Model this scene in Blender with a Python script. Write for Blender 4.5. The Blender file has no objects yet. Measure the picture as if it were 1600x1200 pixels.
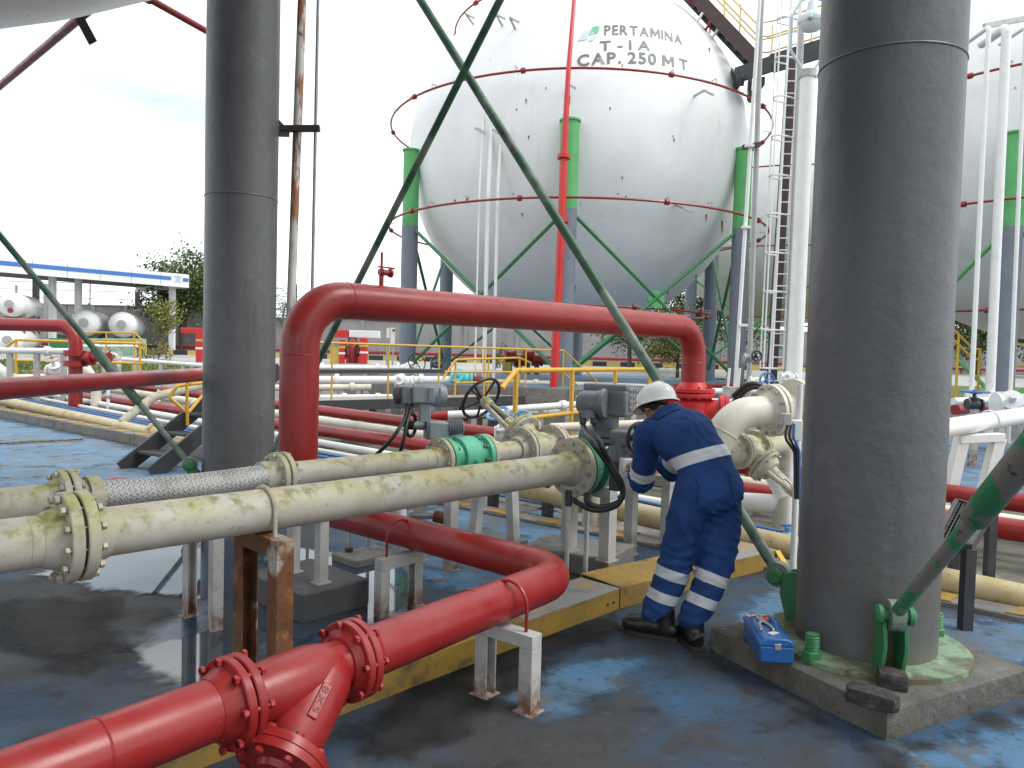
import bpy, bmesh, math, random
from mathutils import Vector, Matrix, noise, Quaternion
R = math.radians
rng = random.Random(7)
S = bpy.context.scene
COL = S.collection

# ---------------------------------------------------------------- camera
EYE = Vector((0, 0, 1.55)); FPX = 1186.0; PITCH = R(2.3); ROLL = R(1.55)
_F = Vector((0, math.cos(PITCH), -math.sin(PITCH)))
_u = Vector((0, math.sin(PITCH), math.cos(PITCH))); _r = Vector((1, 0, 0))
_R = math.cos(ROLL) * _r + math.sin(ROLL) * _u
_U = -math.sin(ROLL) * _r + math.cos(ROLL) * _u
cam = bpy.data.objects.new('camera', bpy.data.cameras.new('camera')); COL.objects.link(cam)
cam.matrix_world = Matrix(((_R.x, _U.x, -_F.x, EYE.x), (_R.y, _U.y, -_F.y, EYE.y), (_R.z, _U.z, -_F.z, EYE.z), (0, 0, 0, 1)))
cam.data.sensor_width = 36; cam.data.lens = FPX / 1600 * 36
cam.data.clip_start = .05; cam.data.clip_end = 3000
S.camera = cam

# ---------------------------------------------------------------- world, sun, exposure
SUN_EL, SUN_AZ = 52, 104          # overcast: soft sun from the right (azimuth from +Y clockwise)
w = bpy.data.worlds.new('World'); S.world = w; w.use_nodes = True
nt = w.node_tree; nt.nodes.clear()
def _n(t, **k):
    n = nt.nodes.new(t)
    for a, b in k.items(): setattr(n, a, b)
    return n
out = _n('ShaderNodeOutputWorld'); bg = _n('ShaderNodeBackground')
sky = _n('ShaderNodeTexSky', sky_type='NISHITA', sun_disc=False)
sky.sun_elevation = R(SUN_EL); sky.sun_rotation = R(SUN_AZ); sky.air_density = 1.0; sky.dust_density = 1.5
tc = _n('ShaderNodeTexCoord'); mp = _n('ShaderNodeMapping'); mp.inputs['Scale'].default_value = (1, 1, 3.2)
nz = _n('ShaderNodeTexNoise'); nz.inputs['Scale'].default_value = 2.1; nz.inputs['Detail'].default_value = 7; nz.inputs['Roughness'].default_value = .5
rp = _n('ShaderNodeMapRange'); rp.inputs[1].default_value = .32; rp.inputs[2].default_value = .58; rp.clamp = True
mx = _n('ShaderNodeMix', data_type='RGBA')
mx.inputs[7].default_value = (13.6, 13.9, 14.2, 1)           # bright overcast cloud
hz = _n('ShaderNodeMix', data_type='RGBA'); hz.inputs[0].default_value = .82; hz.inputs[7].default_value = (7.1, 8.3, 8.8, 1)
nt.links.new(tc.outputs['Generated'], mp.inputs[0]); nt.links.new(mp.outputs[0], nz.inputs['Vector'])
nt.links.new(nz.outputs[0], rp.inputs[0]); nt.links.new(rp.outputs[0], mx.inputs[0])
nt.links.new(sky.outputs[0], hz.inputs[6]); nt.links.new(hz.outputs[2], mx.inputs[6])
nt.links.new(mx.outputs[2], bg.inputs[0]); bg.inputs[1].default_value = .09
nt.links.new(bg.outputs[0], out.inputs[0])
sd = bpy.data.lights.new('sun', 'SUN'); sd.energy = 1.5; sd.angle = R(25); sd.color = (1, .97, .92)
sun = bpy.data.objects.new('sun', sd); COL.objects.link(sun)
sun.location = (20, -10, 40)
_sdir = Vector((math.sin(R(SUN_AZ)) * math.cos(R(SUN_EL)), math.cos(R(SUN_AZ)) * math.cos(R(SUN_EL)), math.sin(R(SUN_EL))))
sun.rotation_euler = (-_sdir).to_track_quat('-Z', 'Y').to_euler()
S.view_settings.view_transform = 'Standard'; S.view_settings.look = 'None'
S.view_settings.gamma = 1; S.view_settings.use_curve_mapping = False
S.view_settings.exposure = 0.55
S.cycles.max_bounces = 6; S.cycles.diffuse_bounces = 4; S.cycles.glossy_bounces = 3
S.cycles.use_denoising = True

# ---------------------------------------------------------------- measuring helpers (photo pixel -> place in the yard)
def ray(px, py):
    return (_R * ((px - 800) / FPX) + _U * ((600 - py) / FPX) + _F)
def at_y(px, py, y):
    d = ray(px, py); return EYE + d * (y / d.y)
def at_z(px, py, z):
    d = ray(px, py); return EYE + d * ((z - EYE.z) / d.z)
V = Vector
KU = V((.62, .784, 0)); KV = V((.784, -.62, 0)); KP = V((.29, 6.8, 0))      # edge of the near tank pad: a point, across, along
def at_w(px, py, wd):                                # point on the upright plane wd metres beyond the pad edge
    d = ray(px, py); n = KU; p0 = KP + KU * wd
    t = (p0 - EYE).dot(n) / d.dot(n)
    return EYE + d * t

# ---------------------------------------------------------------- mesh builder
class MB:
    def __init__(s): s.v = []; s.f = []
    def add(s, vs, fs):
        o = len(s.v); s.v += [tuple(v) for v in vs]; s.f += [tuple(i + o for i in f) for f in fs]; return s
    def box(s, c, size, ax=None):
        c = V(c); x, y, z = ax if ax else (V((1, 0, 0)), V((0, 1, 0)), V((0, 0, 1)))
        h = [d / 2 for d in size]
        vs = [c + x * (h[0] * a) + y * (h[1] * b) + z * (h[2] * d) for d in (-1, 1) for b in (-1, 1) for a in (-1, 1)]
        return s.add(vs, [(0, 2, 3, 1), (4, 5, 7, 6), (0, 1, 5, 4), (2, 6, 7, 3), (0, 4, 6, 2), (1, 3, 7, 5)])
    def bar(s, a, b, wd, ht=None, up=(0, 0, 1)):
        a, b = V(a), V(b); x = (b - a); L = x.length; x.normalize(); up = V(up)
        if abs(x.dot(up)) > .98: up = V((1, 0, 0))
        y = up.cross(x).normalized(); z = x.cross(y)
        return s.box((a + b) / 2, (L, wd, ht or wd), (x, y, z))
    def prism(s, poly, o, ex, ey, ez):
        o, ex, ey, ez = V(o), V(ex), V(ey), V(ez); n = len(poly)
        lo = [o + ex * a + ey * b for a, b in poly]; hi = [p + ez for p in lo]
        return s.add(lo + hi, [tuple(range(n))[::-1], tuple(range(n, 2 * n))] + [(i, (i + 1) % n, n + (i + 1) % n, n + i) for i in range(n)])
    def tube(s, pts, r, seg=14, bend=0, bs=6, cap=True):
        pts = [V(p) for p in pts]
        rr = list(r) if isinstance(r, (list, tuple)) else [r] * len(pts)
        P, Q = [pts[0]], [rr[0]]
        for i in range(1, len(pts) - 1):
            a, b, c = pts[i - 1], pts[i], pts[i + 1]
            if bend <= 0: P.append(b); Q.append(rr[i]); continue
            d1 = (a - b).normalized(); d2 = (c - b).normalized()
            ang = d1.angle(d2); 
            if ang > 3.1: P.append(b); Q.append(rr[i]); continue
            t = min(bend / math.tan(ang / 2), .49 * (a - b).length if i > 1 else .98 * (a - b).length, .49 * (c - b).length if i < len(pts) - 2 else .98 * (c - b).length)
            rad = t * math.tan(ang / 2); bis = (d1 + d2).normalized(); cen = b + bis * (rad / math.sin(ang / 2))
            s0 = b + d1 * t - cen; s1 = b + d2 * t - cen
            for k in range(bs + 1):
                u = k / bs; th = s0.angle(s1)
                v = (s0 * math.sin((1 - u) * th) + s1 * math.sin(u * th)) / math.sin(th)
                P.append(cen + v); Q.append(rr[i])
        P.append(pts[-1]); Q.append(rr[-1])
        n = len(P); T = []
        for i in range(n):
            t = (P[min(i + 1, n - 1)] - P[max(i - 1, 0)]); T.append(t.normalized())
        ref = V((0, 0, 1)) if abs(T[0].z) < .9 else V((1, 0, 0))
        nrm = (ref - T[0] * ref.dot(T[0])).normalized(); o = len(s.v)
        for i in range(n):
            if i: 
                q = T[i - 1].rotation_difference(T[i]); nrm = q @ nrm; nrm = (nrm - T[i] * nrm.dot(T[i])).normalized()
            bn = T[i].cross(nrm)
            for k in range(seg):
                a = 2 * math.pi * k / seg
                s.v.append(tuple(P[i] + (nrm * math.cos(a) + bn * math.sin(a)) * Q[i]))
        for i in range(n - 1):
            for k in range(seg):
                k2 = (k + 1) % seg
                s.f.append((o + i * seg + k, o + i * seg + k2, o + (i + 1) * seg + k2, o + (i + 1) * seg + k))
        if cap:
            s.f.append(tuple(o + k for k in range(seg))[::-1]); s.f.append(tuple(o + (n - 1) * seg + k for k in range(seg)))
        return s
    def lathe(s, o, ax, prof, seg=20, ref=None, cap=True):
        o = V(o); ax = V(ax).normalized(); ref = V(ref) if ref else (V((0, 0, 1)) if abs(ax.z) < .9 else V((1, 0, 0)))
        x = (ref - ax * ref.dot(ax)).normalized(); y = ax.cross(x); b = len(s.v); n = len(prof)
        for t, r in prof:
            for k in range(seg):
                a = 2 * math.pi * k / seg; s.v.append(tuple(o + ax * t + (x * math.cos(a) + y * math.sin(a)) * max(r, 1e-4)))
        for i in range(n - 1):
            for k in range(seg):
                k2 = (k + 1) % seg; s.f.append((b + i * seg + k, b + i * seg + k2, b + (i + 1) * seg + k2, b + (i + 1) * seg + k))
        if cap:
            s.f.append(tuple(b + k for k in range(seg))[::-1]); s.f.append(tuple(b + (n - 1) * seg + k for k in range(seg)))
        return s
    def cyl(s, a, b, r, r2=None, seg=14):
        a, b = V(a), V(b); return s.lathe(a, b - a, [(0, r), ((b - a).length, r if r2 is None else r2)], seg)
    def sphere(s, c, r, seg=24, rings=14, sc=(1, 1, 1)):
        c = V(c); o = len(s.v)
        for i in range(rings + 1):
            th = math.pi * i / rings
            for k in range(seg):
                a = 2 * math.pi * k / seg
                s.v.append((c.x + r * sc[0] * math.sin(th) * math.cos(a), c.y + r * sc[1] * math.sin(th) * math.sin(a), c.z - r * sc[2] * math.cos(th)))
        for i in range(rings):
            for k in range(seg):
                k2 = (k + 1) % seg
                s.f.append((o + i * seg + k, o + i * seg + k2, o + (i + 1) * seg + k2, o + (i + 1) * seg + k))
        return s
    def torus(s, c, ax, R0, r, seg=32, ts=8, a0=0, a1=2 * math.pi, ref=None):
        c = V(c); ax = V(ax).normalized(); ref = V(ref) if ref else (V((0, 0, 1)) if abs(ax.z) < .9 else V((1, 0, 0)))
        x = (ref - ax * ref.dot(ax)).normalized(); y = ax.cross(x); o = len(s.v)
        full = abs(a1 - a0) > 6.28; n = seg if full else seg + 1
        for i in range(n):
            a = a0 + (a1 - a0) * i / seg; d = x * math.cos(a) + y * math.sin(a)
            for k in range(ts):
                b = 2 * math.pi * k / ts; s.v.append(tuple(c + d * (R0 + r * math.cos(b)) + ax * (r * math.sin(b))))
        for i in range(seg):
            j = (i + 1) % n
            for k in range(ts):
                k2 = (k + 1) % ts; s.f.append((o + i * ts + k, o + j * ts + k, o + j * ts + k2, o + i * ts + k2))
        return s

def root_of(o):
    while o.parent: o = o.parent
    return o
def world_loc(o):
    p = V((0, 0, 0))
    while o: p = p + o.location; o = o.parent
    return p
def mesh_from(name, verts, faces, m, smooth=True, ang=38):
    me = bpy.data.meshes.new(name); me.from_pydata(verts, [], faces); me.update()
    if m: me.materials.append(m)
    bm = bmesh.new(); bm.from_mesh(me); bmesh.ops.recalc_face_normals(bm, faces=bm.faces); bm.to_mesh(me); bm.free()
    if smooth:
        me.polygons.foreach_set('use_smooth', [True] * len(me.polygons)); me.set_sharp_from_angle(angle=R(ang))
    return me
def obj(name, mb, m, parent=None, bevel=0, smooth=True, loc=None, label=None, cat=None, group=None, kind=None):
    """one mesh object; vertices are given in world coordinates"""
    off = world_loc(parent) if parent else V(loc or (0, 0, 0))
    me = mesh_from(name, [(x - off.x, y - off.y, z - off.z) for x, y, z in mb.v], mb.f, m, smooth)
    o = bpy.data.objects.new(name, me); COL.objects.link(o)
    if parent: o.parent = parent
    elif loc: o.location = loc
    if bevel:
        b = o.modifiers.new('bevel', 'BEVEL'); b.width = bevel; b.segments = 2; b.limit_method = 'ANGLE'; b.angle_limit = R(40)
    tag(o, label, cat, group, kind)
    return o
def tag(o, label=None, cat=None, group=None, kind=None):
    if label: o['label'] = label
    if cat: o['category'] = cat
    if group: o['group'] = group
    if kind: o['kind'] = kind
    return o
def thing(name, label, cat, loc=(0, 0, 0), group=None):
    o = bpy.data.objects.new(name, None); COL.objects.link(o); o.location = loc; o.empty_display_size = .2
    return tag(o, label, cat, group)
def copy_tree(o, parent=None, loc=None, label=None, group=None):
    c = o.copy(); COL.objects.link(c)
    if parent: c.parent = parent
    if loc is not None: c.location = loc
    if label: c['label'] = label
    if group: c['group'] = group
    for ch in list(o.children): copy_tree(ch, c)
    return c

# ---------------------------------------------------------------- materials
def mat(name, base, rough=.5, metal=0, spec=.5, layers=(), bump=(), coat=0, rvar=None):
    """base colour plus procedural layers: ('noise', colour, scale, lo, hi, amount[, stretch]) or ('top', colour, scale, lo, hi, amount)"""
    m = bpy.data.materials.new(name); m.use_nodes = True; t = m.node_tree; N = t.nodes; L = t.links
    b = N['Principled BSDF']; b.inputs['Roughness'].default_value = rough; b.inputs['Metallic'].default_value = metal
    b.inputs['Specular IOR Level'].default_value = spec
    if coat: b.inputs['Coat Weight'].default_value = coat; b.inputs['Coat Roughness'].default_value = .12
    g = N.new('ShaderNodeNewGeometry'); pos = g.outputs['Position']
    col = N.new('ShaderNodeRGB'); col.outputs[0].default_value = (*base, 1); cur = col.outputs[0]
    def nse(scale, detail=6, stretch=(1, 1, 1), rg=.6):
        v = pos
        if stretch != (1, 1, 1):
            q = N.new('ShaderNodeVectorMath'); q.operation = 'MULTIPLY'; q.inputs[1].default_value = stretch; L.new(pos, q.inputs[0]); v = q.outputs[0]
        n = N.new('ShaderNodeTexNoise'); n.inputs['Scale'].default_value = scale; n.inputs['Detail'].default_value = detail; n.inputs['Roughness'].default_value = rg
        L.new(v, n.inputs['Vector']); return n.outputs[0]
    def rng_(v, lo, hi, a=0, z=1):
        q = N.new('ShaderNodeMapRange'); q.clamp = True
        for i, x in enumerate((lo, hi, a, z)): q.inputs[i + 1].default_value = x
        L.new(v, q.inputs[0]); return q.outputs[0]
    def mul(a, c):
        q = N.new('ShaderNodeMath'); q.operation = 'MULTIPLY'; L.new(a, q.inputs[0])
        if isinstance(c, (int, float)): q.inputs[1].default_value = c
        else: L.new(c, q.inputs[1])
        return q.outputs[0]
    for ly in layers:
        kind, c2, sc, lo, hi, am = ly[:6]; st = ly[6] if len(ly) > 6 else (1, 1, 1)
        f = rng_(nse(sc, 7, st), lo, hi, 0, am)
        if kind == 'top':
            x = N.new('ShaderNodeSeparateXYZ'); L.new(g.outputs['Normal'], x.inputs[0])
            f = mul(f, rng_(x.outputs['Z'], -.25, .75))
        if kind == 'low':
            x = N.new('ShaderNodeSeparateXYZ'); L.new(pos, x.inputs[0]); f = mul(f, rng_(x.outputs['Z'], ly[7], ly[8], 1, 0))
        q = N.new('ShaderNodeMix'); q.data_type = 'RGBA'; q.inputs[7].default_value = (*c2, 1)
        L.new(f, q.inputs[0]); L.new(cur, q.inputs[6]); cur = q.outputs[2]
    L.new(cur, b.inputs['Base Color'])
    if rvar:
        L.new(rng_(nse(rvar[0], 5), .3, .7, rvar[1], rvar[2]), b.inputs['Roughness'])
    if bump:
        bp = N.new('ShaderNodeBump'); bp.inputs['Strength'].default_value = bump[1]; bp.inputs['Distance'].default_value = bump[2] if len(bump) > 2 else .01
        L.new(nse(bump[0], 6), bp.inputs['Height']); L.new(bp.outputs[0], b.inputs['Normal'])
    return m
M = {}
DIRT = (.045, .038, .03); RUST = (.16, .055, .018)
M['red'] = mat('red_paint', (.28, .014, .013), .42, layers=[('noise', (.21, .009, .011), 2.2, .42, .66, .7), ('top', (.34, .06, .06), 4, .45, .7, .45), ('noise', (.07, .016, .013), 26, .6, .7, .55), ('noise', (.3, .2, .17), 60, .68, .74, .35), ('noise', (.055, .03, .02), 9, .66, .72, .7)], bump=(60, .06, .004), rvar=(6, .24, .46))  # pinker upward faces: fading plus sky highlight painted into the colour
M['redbright'] = mat('bright_red_paint', (.55, .02, .02), .35, layers=[('noise', (.33, .012, .014), 4, .45, .75, .6)], bump=(60, .05, .004))
M['cream'] = mat('cream_pipe_paint', (.47, .455, .41), .55, layers=[('noise', (.36, .33, .26), 3.5, .4, .68, .75), ('top', (.38, .345, .12), 4.0, .38, .6, .85, (1, 1, .6)), ('top', (.19, .17, .045), 13, .5, .63, .85), ('noise', (.2, .18, .12), 22, .62, .68, .5), ('top', (.5, .48, .42), 7, .58, .66, .8), ('noise', (.13, .1, .06), 45, .63, .72, .6), ('noise', RUST, 11, .68, .74, .7)], bump=(50, .12, .005))
M['creamclean'] = mat('pale_cream_paint', (.66, .63, .54), .45, layers=[('noise', (.5, .46, .34), 3, .42, .72, .6), ('top', (.45, .4, .2), 6, .5, .7, .45), ('noise', (.16, .12, .07), 40, .66, .74, .5)], bump=(50, .06, .004))
M['ochre'] = mat('moss_stained_cream_paint', (.52, .43, .24), .55, layers=[('noise', (.38, .28, .1), 4, .4, .65, .8), ('top', (.6, .56, .44), 6, .45, .65, .6), ('noise', (.12, .1, .05), 24, .58, .7, .6)], bump=(40, .15, .006))
M['white'] = mat('white_paint', (.76, .76, .74), .42, layers=[('noise', (.6, .58, .52), 5, .48, .75, .5), ('noise', RUST, 20, .7, .76, .5)], bump=(60, .04, .003))
M['whitegrey'] = mat('worn_white_post_paint', (.46, .46, .45), .55, layers=[('noise', (.3, .295, .28), 5, .4, .7, .8), ('noise', (.1, .07, .05), 26, .62, .72, .6), ('low', RUST, 14, .35, .6, .95, (1, 1, 1), .04, .2)], bump=(50, .15, .005))
M['rust'] = mat('rusted_steel', (.15, .06, .022), .8, layers=[('noise', (.07, .028, .014), 7, .4, .65, .9), ('noise', (.36, .17, .05), 9, .55, .7, .7), ('noise', (.42, .42, .38), 3.5, .56, .64, .85)], bump=(45, .4, .008))
M['greycol'] = mat('grey_column_paint', (.108, .111, .116), .42, layers=[('noise', (.075, .077, .08), 1.6, .4, .7, .8, (1, 1, .3)), ('noise', (.15, .153, .157), 3, .55, .75, .5), ('noise', (.26, .25, .2), 9, .72, .74, .6), ('noise', (.05, .05, .048), 40, .62, .72, .6), ('noise', (.065, .056, .045), 3, .58, .7, .5, (2, 2, .14)), ('noise', (.15, .155, .16), 5, .56, .7, .3, (1, 1, .5)), ('low', (.13, .11, .06), 6, .42, .6, .7, (1, 1, .4), .15, .7)], bump=(9, .5, .014))
M['bluegrey'] = mat('blue_grey_column_paint', (.17, .20, .235), .55, layers=[('noise', (.13, .15, .18), 2, .4, .7, .6)], bump=(25, .1, .005))
M['greenbrace'] = mat('dark_green_brace_paint', (.035, .11, .06), .5, layers=[('noise', (.21, .25, .2), 3.2, .46, .6, .8), ('low', (.26, .3, .25), 7, .35, .55, .75, (1, 1, 1), .6, 1.7), ('noise', (.05, .04, .035), 11, .58, .68, .85)], bump=(40, .2, .006))
M['green'] = mat('green_paint', (.04, .19, .075), .5, layers=[('noise', (.04, .17, .07), 5, .42, .7, .7), ('noise', (.28, .35, .26), 9, .62, .72, .5), ('noise', RUST, 14, .66, .74, .6)], bump=(40, .15, .005))
M['peelgreen'] = mat('peeling_green_paint', (.03, .22, .09), .5, layers=[('noise', (.20, .185, .165), 5.5, .46, .49, 1), ('noise', (.06, .04, .03), 16, .62, .68, .9)], bump=(18, .5, .01))
M['brightgreen'] = mat('bright_green_column_paint', (.10, .40, .13), .5, layers=[('noise', (.07, .3, .1), 3, .45, .7, .6)])
M['valvegreen'] = mat('valve_green_paint', (.09, .42, .26), .42, layers=[('noise', (.06, .3, .19), 6, .45, .7, .7), ('noise', (.25, .42, .3), 10, .6, .72, .4)], bump=(60, .08, .003))
M['valvedark'] = mat('deep_valve_green_paint', (.035, .20, .125), .42, layers=[('noise', (.02, .12, .08), 6, .45, .7, .7), ('noise', (.1, .25, .17), 10, .6, .72, .4)], bump=(60, .08, .003))  # same valve green, with the shade on the right valve put into the colour
M['teal'] = mat('teal_paint', (.12, .55, .52), .45)
M['actgrey'] = mat('actuator_grey_paint', (.155, .175, .195), .42, layers=[('noise', (.1, .112, .125), 6, .42, .7, .7), ('noise', (.25, .26, .26), 14, .62, .74, .4)], bump=(70, .08, .003))
M['dark'] = mat('dark_steel', (.035, .036, .04), .5, layers=[('noise', (.07, .065, .06), 8, .5, .7, .6)], bump=(40, .12, .004))
M['black'] = mat('black_rubber', (.014, .014, .015), .45, layers=[('noise', (.04, .038, .036), 12, .55, .75, .6)])
M['yellow'] = mat('yellow_paint', (.62, .36, .03), .45, layers=[('noise', (.42, .25, .05), 6, .48, .7, .6), ('noise', RUST, 14, .66, .74, .7)], bump=(50, .08, .004))
M['yellowplate'] = mat('worn_yellow_plate', (.37, .225, .03), .6, layers=[('noise', (.2, .135, .05), 2.4, .4, .64, .85), ('noise', (.07, .058, .042), 5, .54, .66, .85), ('noise', RUST, 16, .64, .7, .6)], bump=(40, .12, .005))
M['greyplate'] = mat('worn_grey_plate', (.28, .275, .265), .6, layers=[('noise', (.42, .26, .06), 2.2, .52, .58, .85), ('noise', (.14, .125, .11), 6, .5, .7, .6)], bump=(40, .15, .004))
M['conc'] = mat('weathered_concrete', (.20, .19, .175), .8, layers=[('noise', (.11, .105, .095), 3.2, .42, .66, .8), ('noise', (.3, .285, .25), 9, .55, .7, .6), ('noise', (.05, .05, .035), 6, .58, .72, .7), ('noise', (.035, .033, .03), 60, .64, .72, .7)], bump=(26, .55, .02))
M['concdark'] = mat('dark_grey_plinth_paint', (.075, .078, .082), .6, layers=[('noise', (.12, .12, .12), 4, .5, .75, .6), ('noise', (.035, .035, .035), 12, .55, .7, .6)], bump=(40, .2, .006))
M['stone'] = mat('dark_stone', (.045, .04, .037), .85, layers=[('noise', (.12, .11, .1), 20, .5, .7, .7), ('noise', (.02, .018, .016), 35, .5, .65, .8)], bump=(45, .9, .012))
M['boltm'] = mat('weathered_bolt', (.40, .37, .30), .5, metal=.15, layers=[('noise', (.2, .13, .07), 20, .5, .66, .75)])
M['boltr'] = mat('red_painted_bolt', (.30, .018, .02), .45)
M['boltg'] = mat('green_painted_bolt', (.05, .2, .12), .45, layers=[('noise', (.3, .28, .2), 30, .55, .65, .6)])
M['gasket'] = mat('dark_gasket', (.03, .012, .012), .7)
M['steel'] = mat('steel', (.42, .42, .41), .4, metal=.6, layers=[('noise', (.2, .18, .15), 10, .5, .7, .6)])
M['blue'] = mat('blue_paint', (.05, .17, .42), .45, layers=[('noise', (.04, .12, .3), 8, .45, .7, .6)])
M['lightblue'] = mat('pale_blue_paint', (.16, .38, .66), .45)
# ================================================================ SETTING
def floor_mat(name, blue, grey, bias, wet=0):
    """painted concrete: blue paint worn through to grey in broad patches, with dirt and fine grit"""
    m = mat(name, blue, .42, spec=.28, layers=[('noise', tuple(c * .72 for c in blue), .9, .42, .66, .7), ('noise', tuple(min(1, c * 1.2 + .01) for c in blue), 2.6, .52, .72, .5),
        ('noise', grey, .55, bias - .06, bias + .07, .96), ('noise', tuple(c * .5 for c in grey), 1.7, .5, .68, .75), ('noise', tuple(c * 1.6 for c in grey), 7, .6, .74, .4),
        ('noise', (.022, .021, .02), 3.4, .56, .68, .7), ('noise', (.03, .028, .026), 24, .58, .68, .6), ('noise', grey, 4.2, .56, .578, .7), ('noise', tuple(c * 1.6 for c in grey), 15, .625, .645, .55), ('noise', (.35, .34, .3), 95, .72, .76, .7)], bump=(34, .16, .006), rvar=(3, .6, .9))
    return m
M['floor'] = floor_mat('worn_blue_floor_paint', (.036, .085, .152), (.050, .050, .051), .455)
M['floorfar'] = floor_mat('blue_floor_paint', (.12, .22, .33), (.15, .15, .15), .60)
M['yard'] = mat('yard_concrete', (.27, .265, .25), .8, layers=[('noise', (.17, .165, .15), .5, .4, .65, .8), ('noise', (.1, .1, .09), 3, .5, .7, .6)], bump=(20, .3, .01))
M['road'] = mat('road_concrete', (.36, .355, .34), .8, layers=[('noise', (.26, .255, .24), .4, .4, .65, .8)])
M['trench'] = mat('dirty_pipeway_floor', (.17, .16, .14), .75, layers=[('noise', (.07, .066, .055), 1.3, .4, .62, .9), ('noise', (.09, .1, .04), 2.2, .5, .66, .85), ('noise', (.3, .29, .26), 9, .58, .7, .6), ('noise', (.02, .02, .02), 14, .58, .7, .7)], bump=(14, .7, .03))
M['paver'] = mat('mossy_paver', (.22, .205, .175), .8, layers=[('noise', (.1, .095, .08), 2.4, .42, .62, .8), ('noise', (.11, .12, .045), 4, .54, .66, .8), ('noise', (.36, .34, .3), 11, .6, .7, .7)], bump=(30, .5, .012))
M['grass'] = mat('mown_grass', (.10, .135, .025), .9, layers=[('noise', (.16, .16, .04), .7, .4, .65, .8), ('noise', (.05, .085, .015), 4, .45, .7, .7)], bump=(30, .8, .05))
M['water'] = mat('rain_water_on_floor', (.028, .05, .085), .03, spec=.9, layers=[('noise', (.045, .045, .048), .9, .42, .6, .8)], bump=(7, .012, .01))

def gz(y): return -.2 if y < 22 else (-.2 + (y - 22) * 1.1 / 28 if y < 50 else .9)
g = MB()
ys = [-120, -20, 10, 22, 30, 39, 50, 70, 160, 1500]
for i, y in enumerate(ys): g.v += [(-900, y, gz(y)), (900, y, gz(y))]
for i in range(len(ys) - 1): g.f.append((2 * i, 2 * i + 1, 2 * i + 3, 2 * i + 2))
obj('ground', g, M['yard'], kind='structure')
def strip(name, m, x0, x1, y0, y1, dz, n=6):
    g = MB()
    for i in range(n + 1):
        y = y0 + (y1 - y0) * i / n; g.v += [(x0, y, gz(y) + dz), (x1, y, gz(y) + dz)]
    for i in range(n): g.f.append((2 * i, 2 * i + 1, 2 * i + 3, 2 * i + 2))
    return obj(name, g, m, kind='structure')
strip('lawn', M['grass'], -60, 60, 30.5, 39, .05, 8)
strip('road', M['road'], -120, 120, 39.3, 58, .03, 8)
gb = MB()
for i in range(9000):
    x = rng.uniform(-26, 16); y = rng.uniform(30.6, 38.9); h = rng.uniform(.05, .14); a = rng.uniform(0, 6.28)
    dx, dy = math.cos(a) * .05, math.sin(a) * .05; z = gz(y) + .045
    gb.add([(x - dx, y - dy, z), (x + dx, y + dy, z), (x + rng.uniform(-.05, .05), y, z + h)], [(0, 1, 2)])
obj('grass', gb, M['grass'], kind='stuff', smooth=False)

# near tank pad (the blue floor we stand on): a slab whose far edge carries the kerb
pad = MB(); a = KP + KV * 26; b = KP - KV * 34; c = b - KU * 34; d = a - KU * 34
pad.v = [(p.x, p.y, z) for z in (-.35, 0) for p in (a, b, c, d)]
pad.f = [(4, 5, 6, 7), (0, 1, 5, 4), (1, 2, 6, 5), (2, 3, 7, 6), (3, 0, 4, 7)]
obj('tank_pad_floor', pad, M['floor'], kind='structure', smooth=False)
# brighter blue paint towards the left and far side of the pad
def sheet(name, pts, z, m, kind='structure'):
    g = MB(); g.v = [(p[0], p[1], z) for p in pts]; g.f = [tuple(range(len(pts)))]
    return obj(name, g, m, kind=kind, smooth=False)
def blob(px_pts, z, amp, n=14, sc=3.0):
    """irregular outline through pixel-measured floor points"""
    P = [at_z(x, y, z) for x, y in px_pts]; out_ = []
    for i in range(len(P)):
        p0, p1, p2, p3 = P[i - 1], P[i], P[(i + 1) % len(P)], P[(i + 2) % len(P)]
        for k in range(n):
            t = k / n
            q = .5 * ((2 * p1) + (p2 - p0) * t + (2 * p0 - 5 * p1 + 4 * p2 - p3) * t * t + (3 * p1 - p0 - 3 * p2 + p3) * t ** 3)
            o_ = V((noise.fractal(q * sc, 1, 2, 5), noise.fractal(q * sc + V((9, 3, 1)), 1, 2, 5), 0)) * amp
            out_.append((q.x + o_.x, q.y + o_.y))
    return out_
def soft_mat(m, scale, amp, lo, hi):
    """let a floor patch fade out raggedly at its rim (rim attribute: metres inside the outline)"""
    t = m.node_tree; N = t.nodes; L = t.links; b = N['Principled BSDF']
    at = N.new('ShaderNodeAttribute'); at.attribute_name = 'rim'; g = N.new('ShaderNodeNewGeometry')
    n = N.new('ShaderNodeTexNoise'); n.inputs['Scale'].default_value = scale; n.inputs['Detail'].default_value = 9; n.inputs['Roughness'].default_value = .68; L.new(g.outputs['Position'], n.inputs['Vector'])
    q = N.new('ShaderNodeMath'); q.operation = 'MULTIPLY_ADD'; q.inputs[1].default_value = amp; L.new(n.outputs[0], q.inputs[0]); L.new(at.outputs['Fac'], q.inputs[2])
    r = N.new('ShaderNodeMapRange'); r.clamp = True; r.inputs[1].default_value = amp * .5 + lo; r.inputs[2].default_value = amp * .5 + hi; L.new(q.outputs[0], r.inputs[0]); L.new(r.outputs[0], b.inputs['Alpha']); return m
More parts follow.
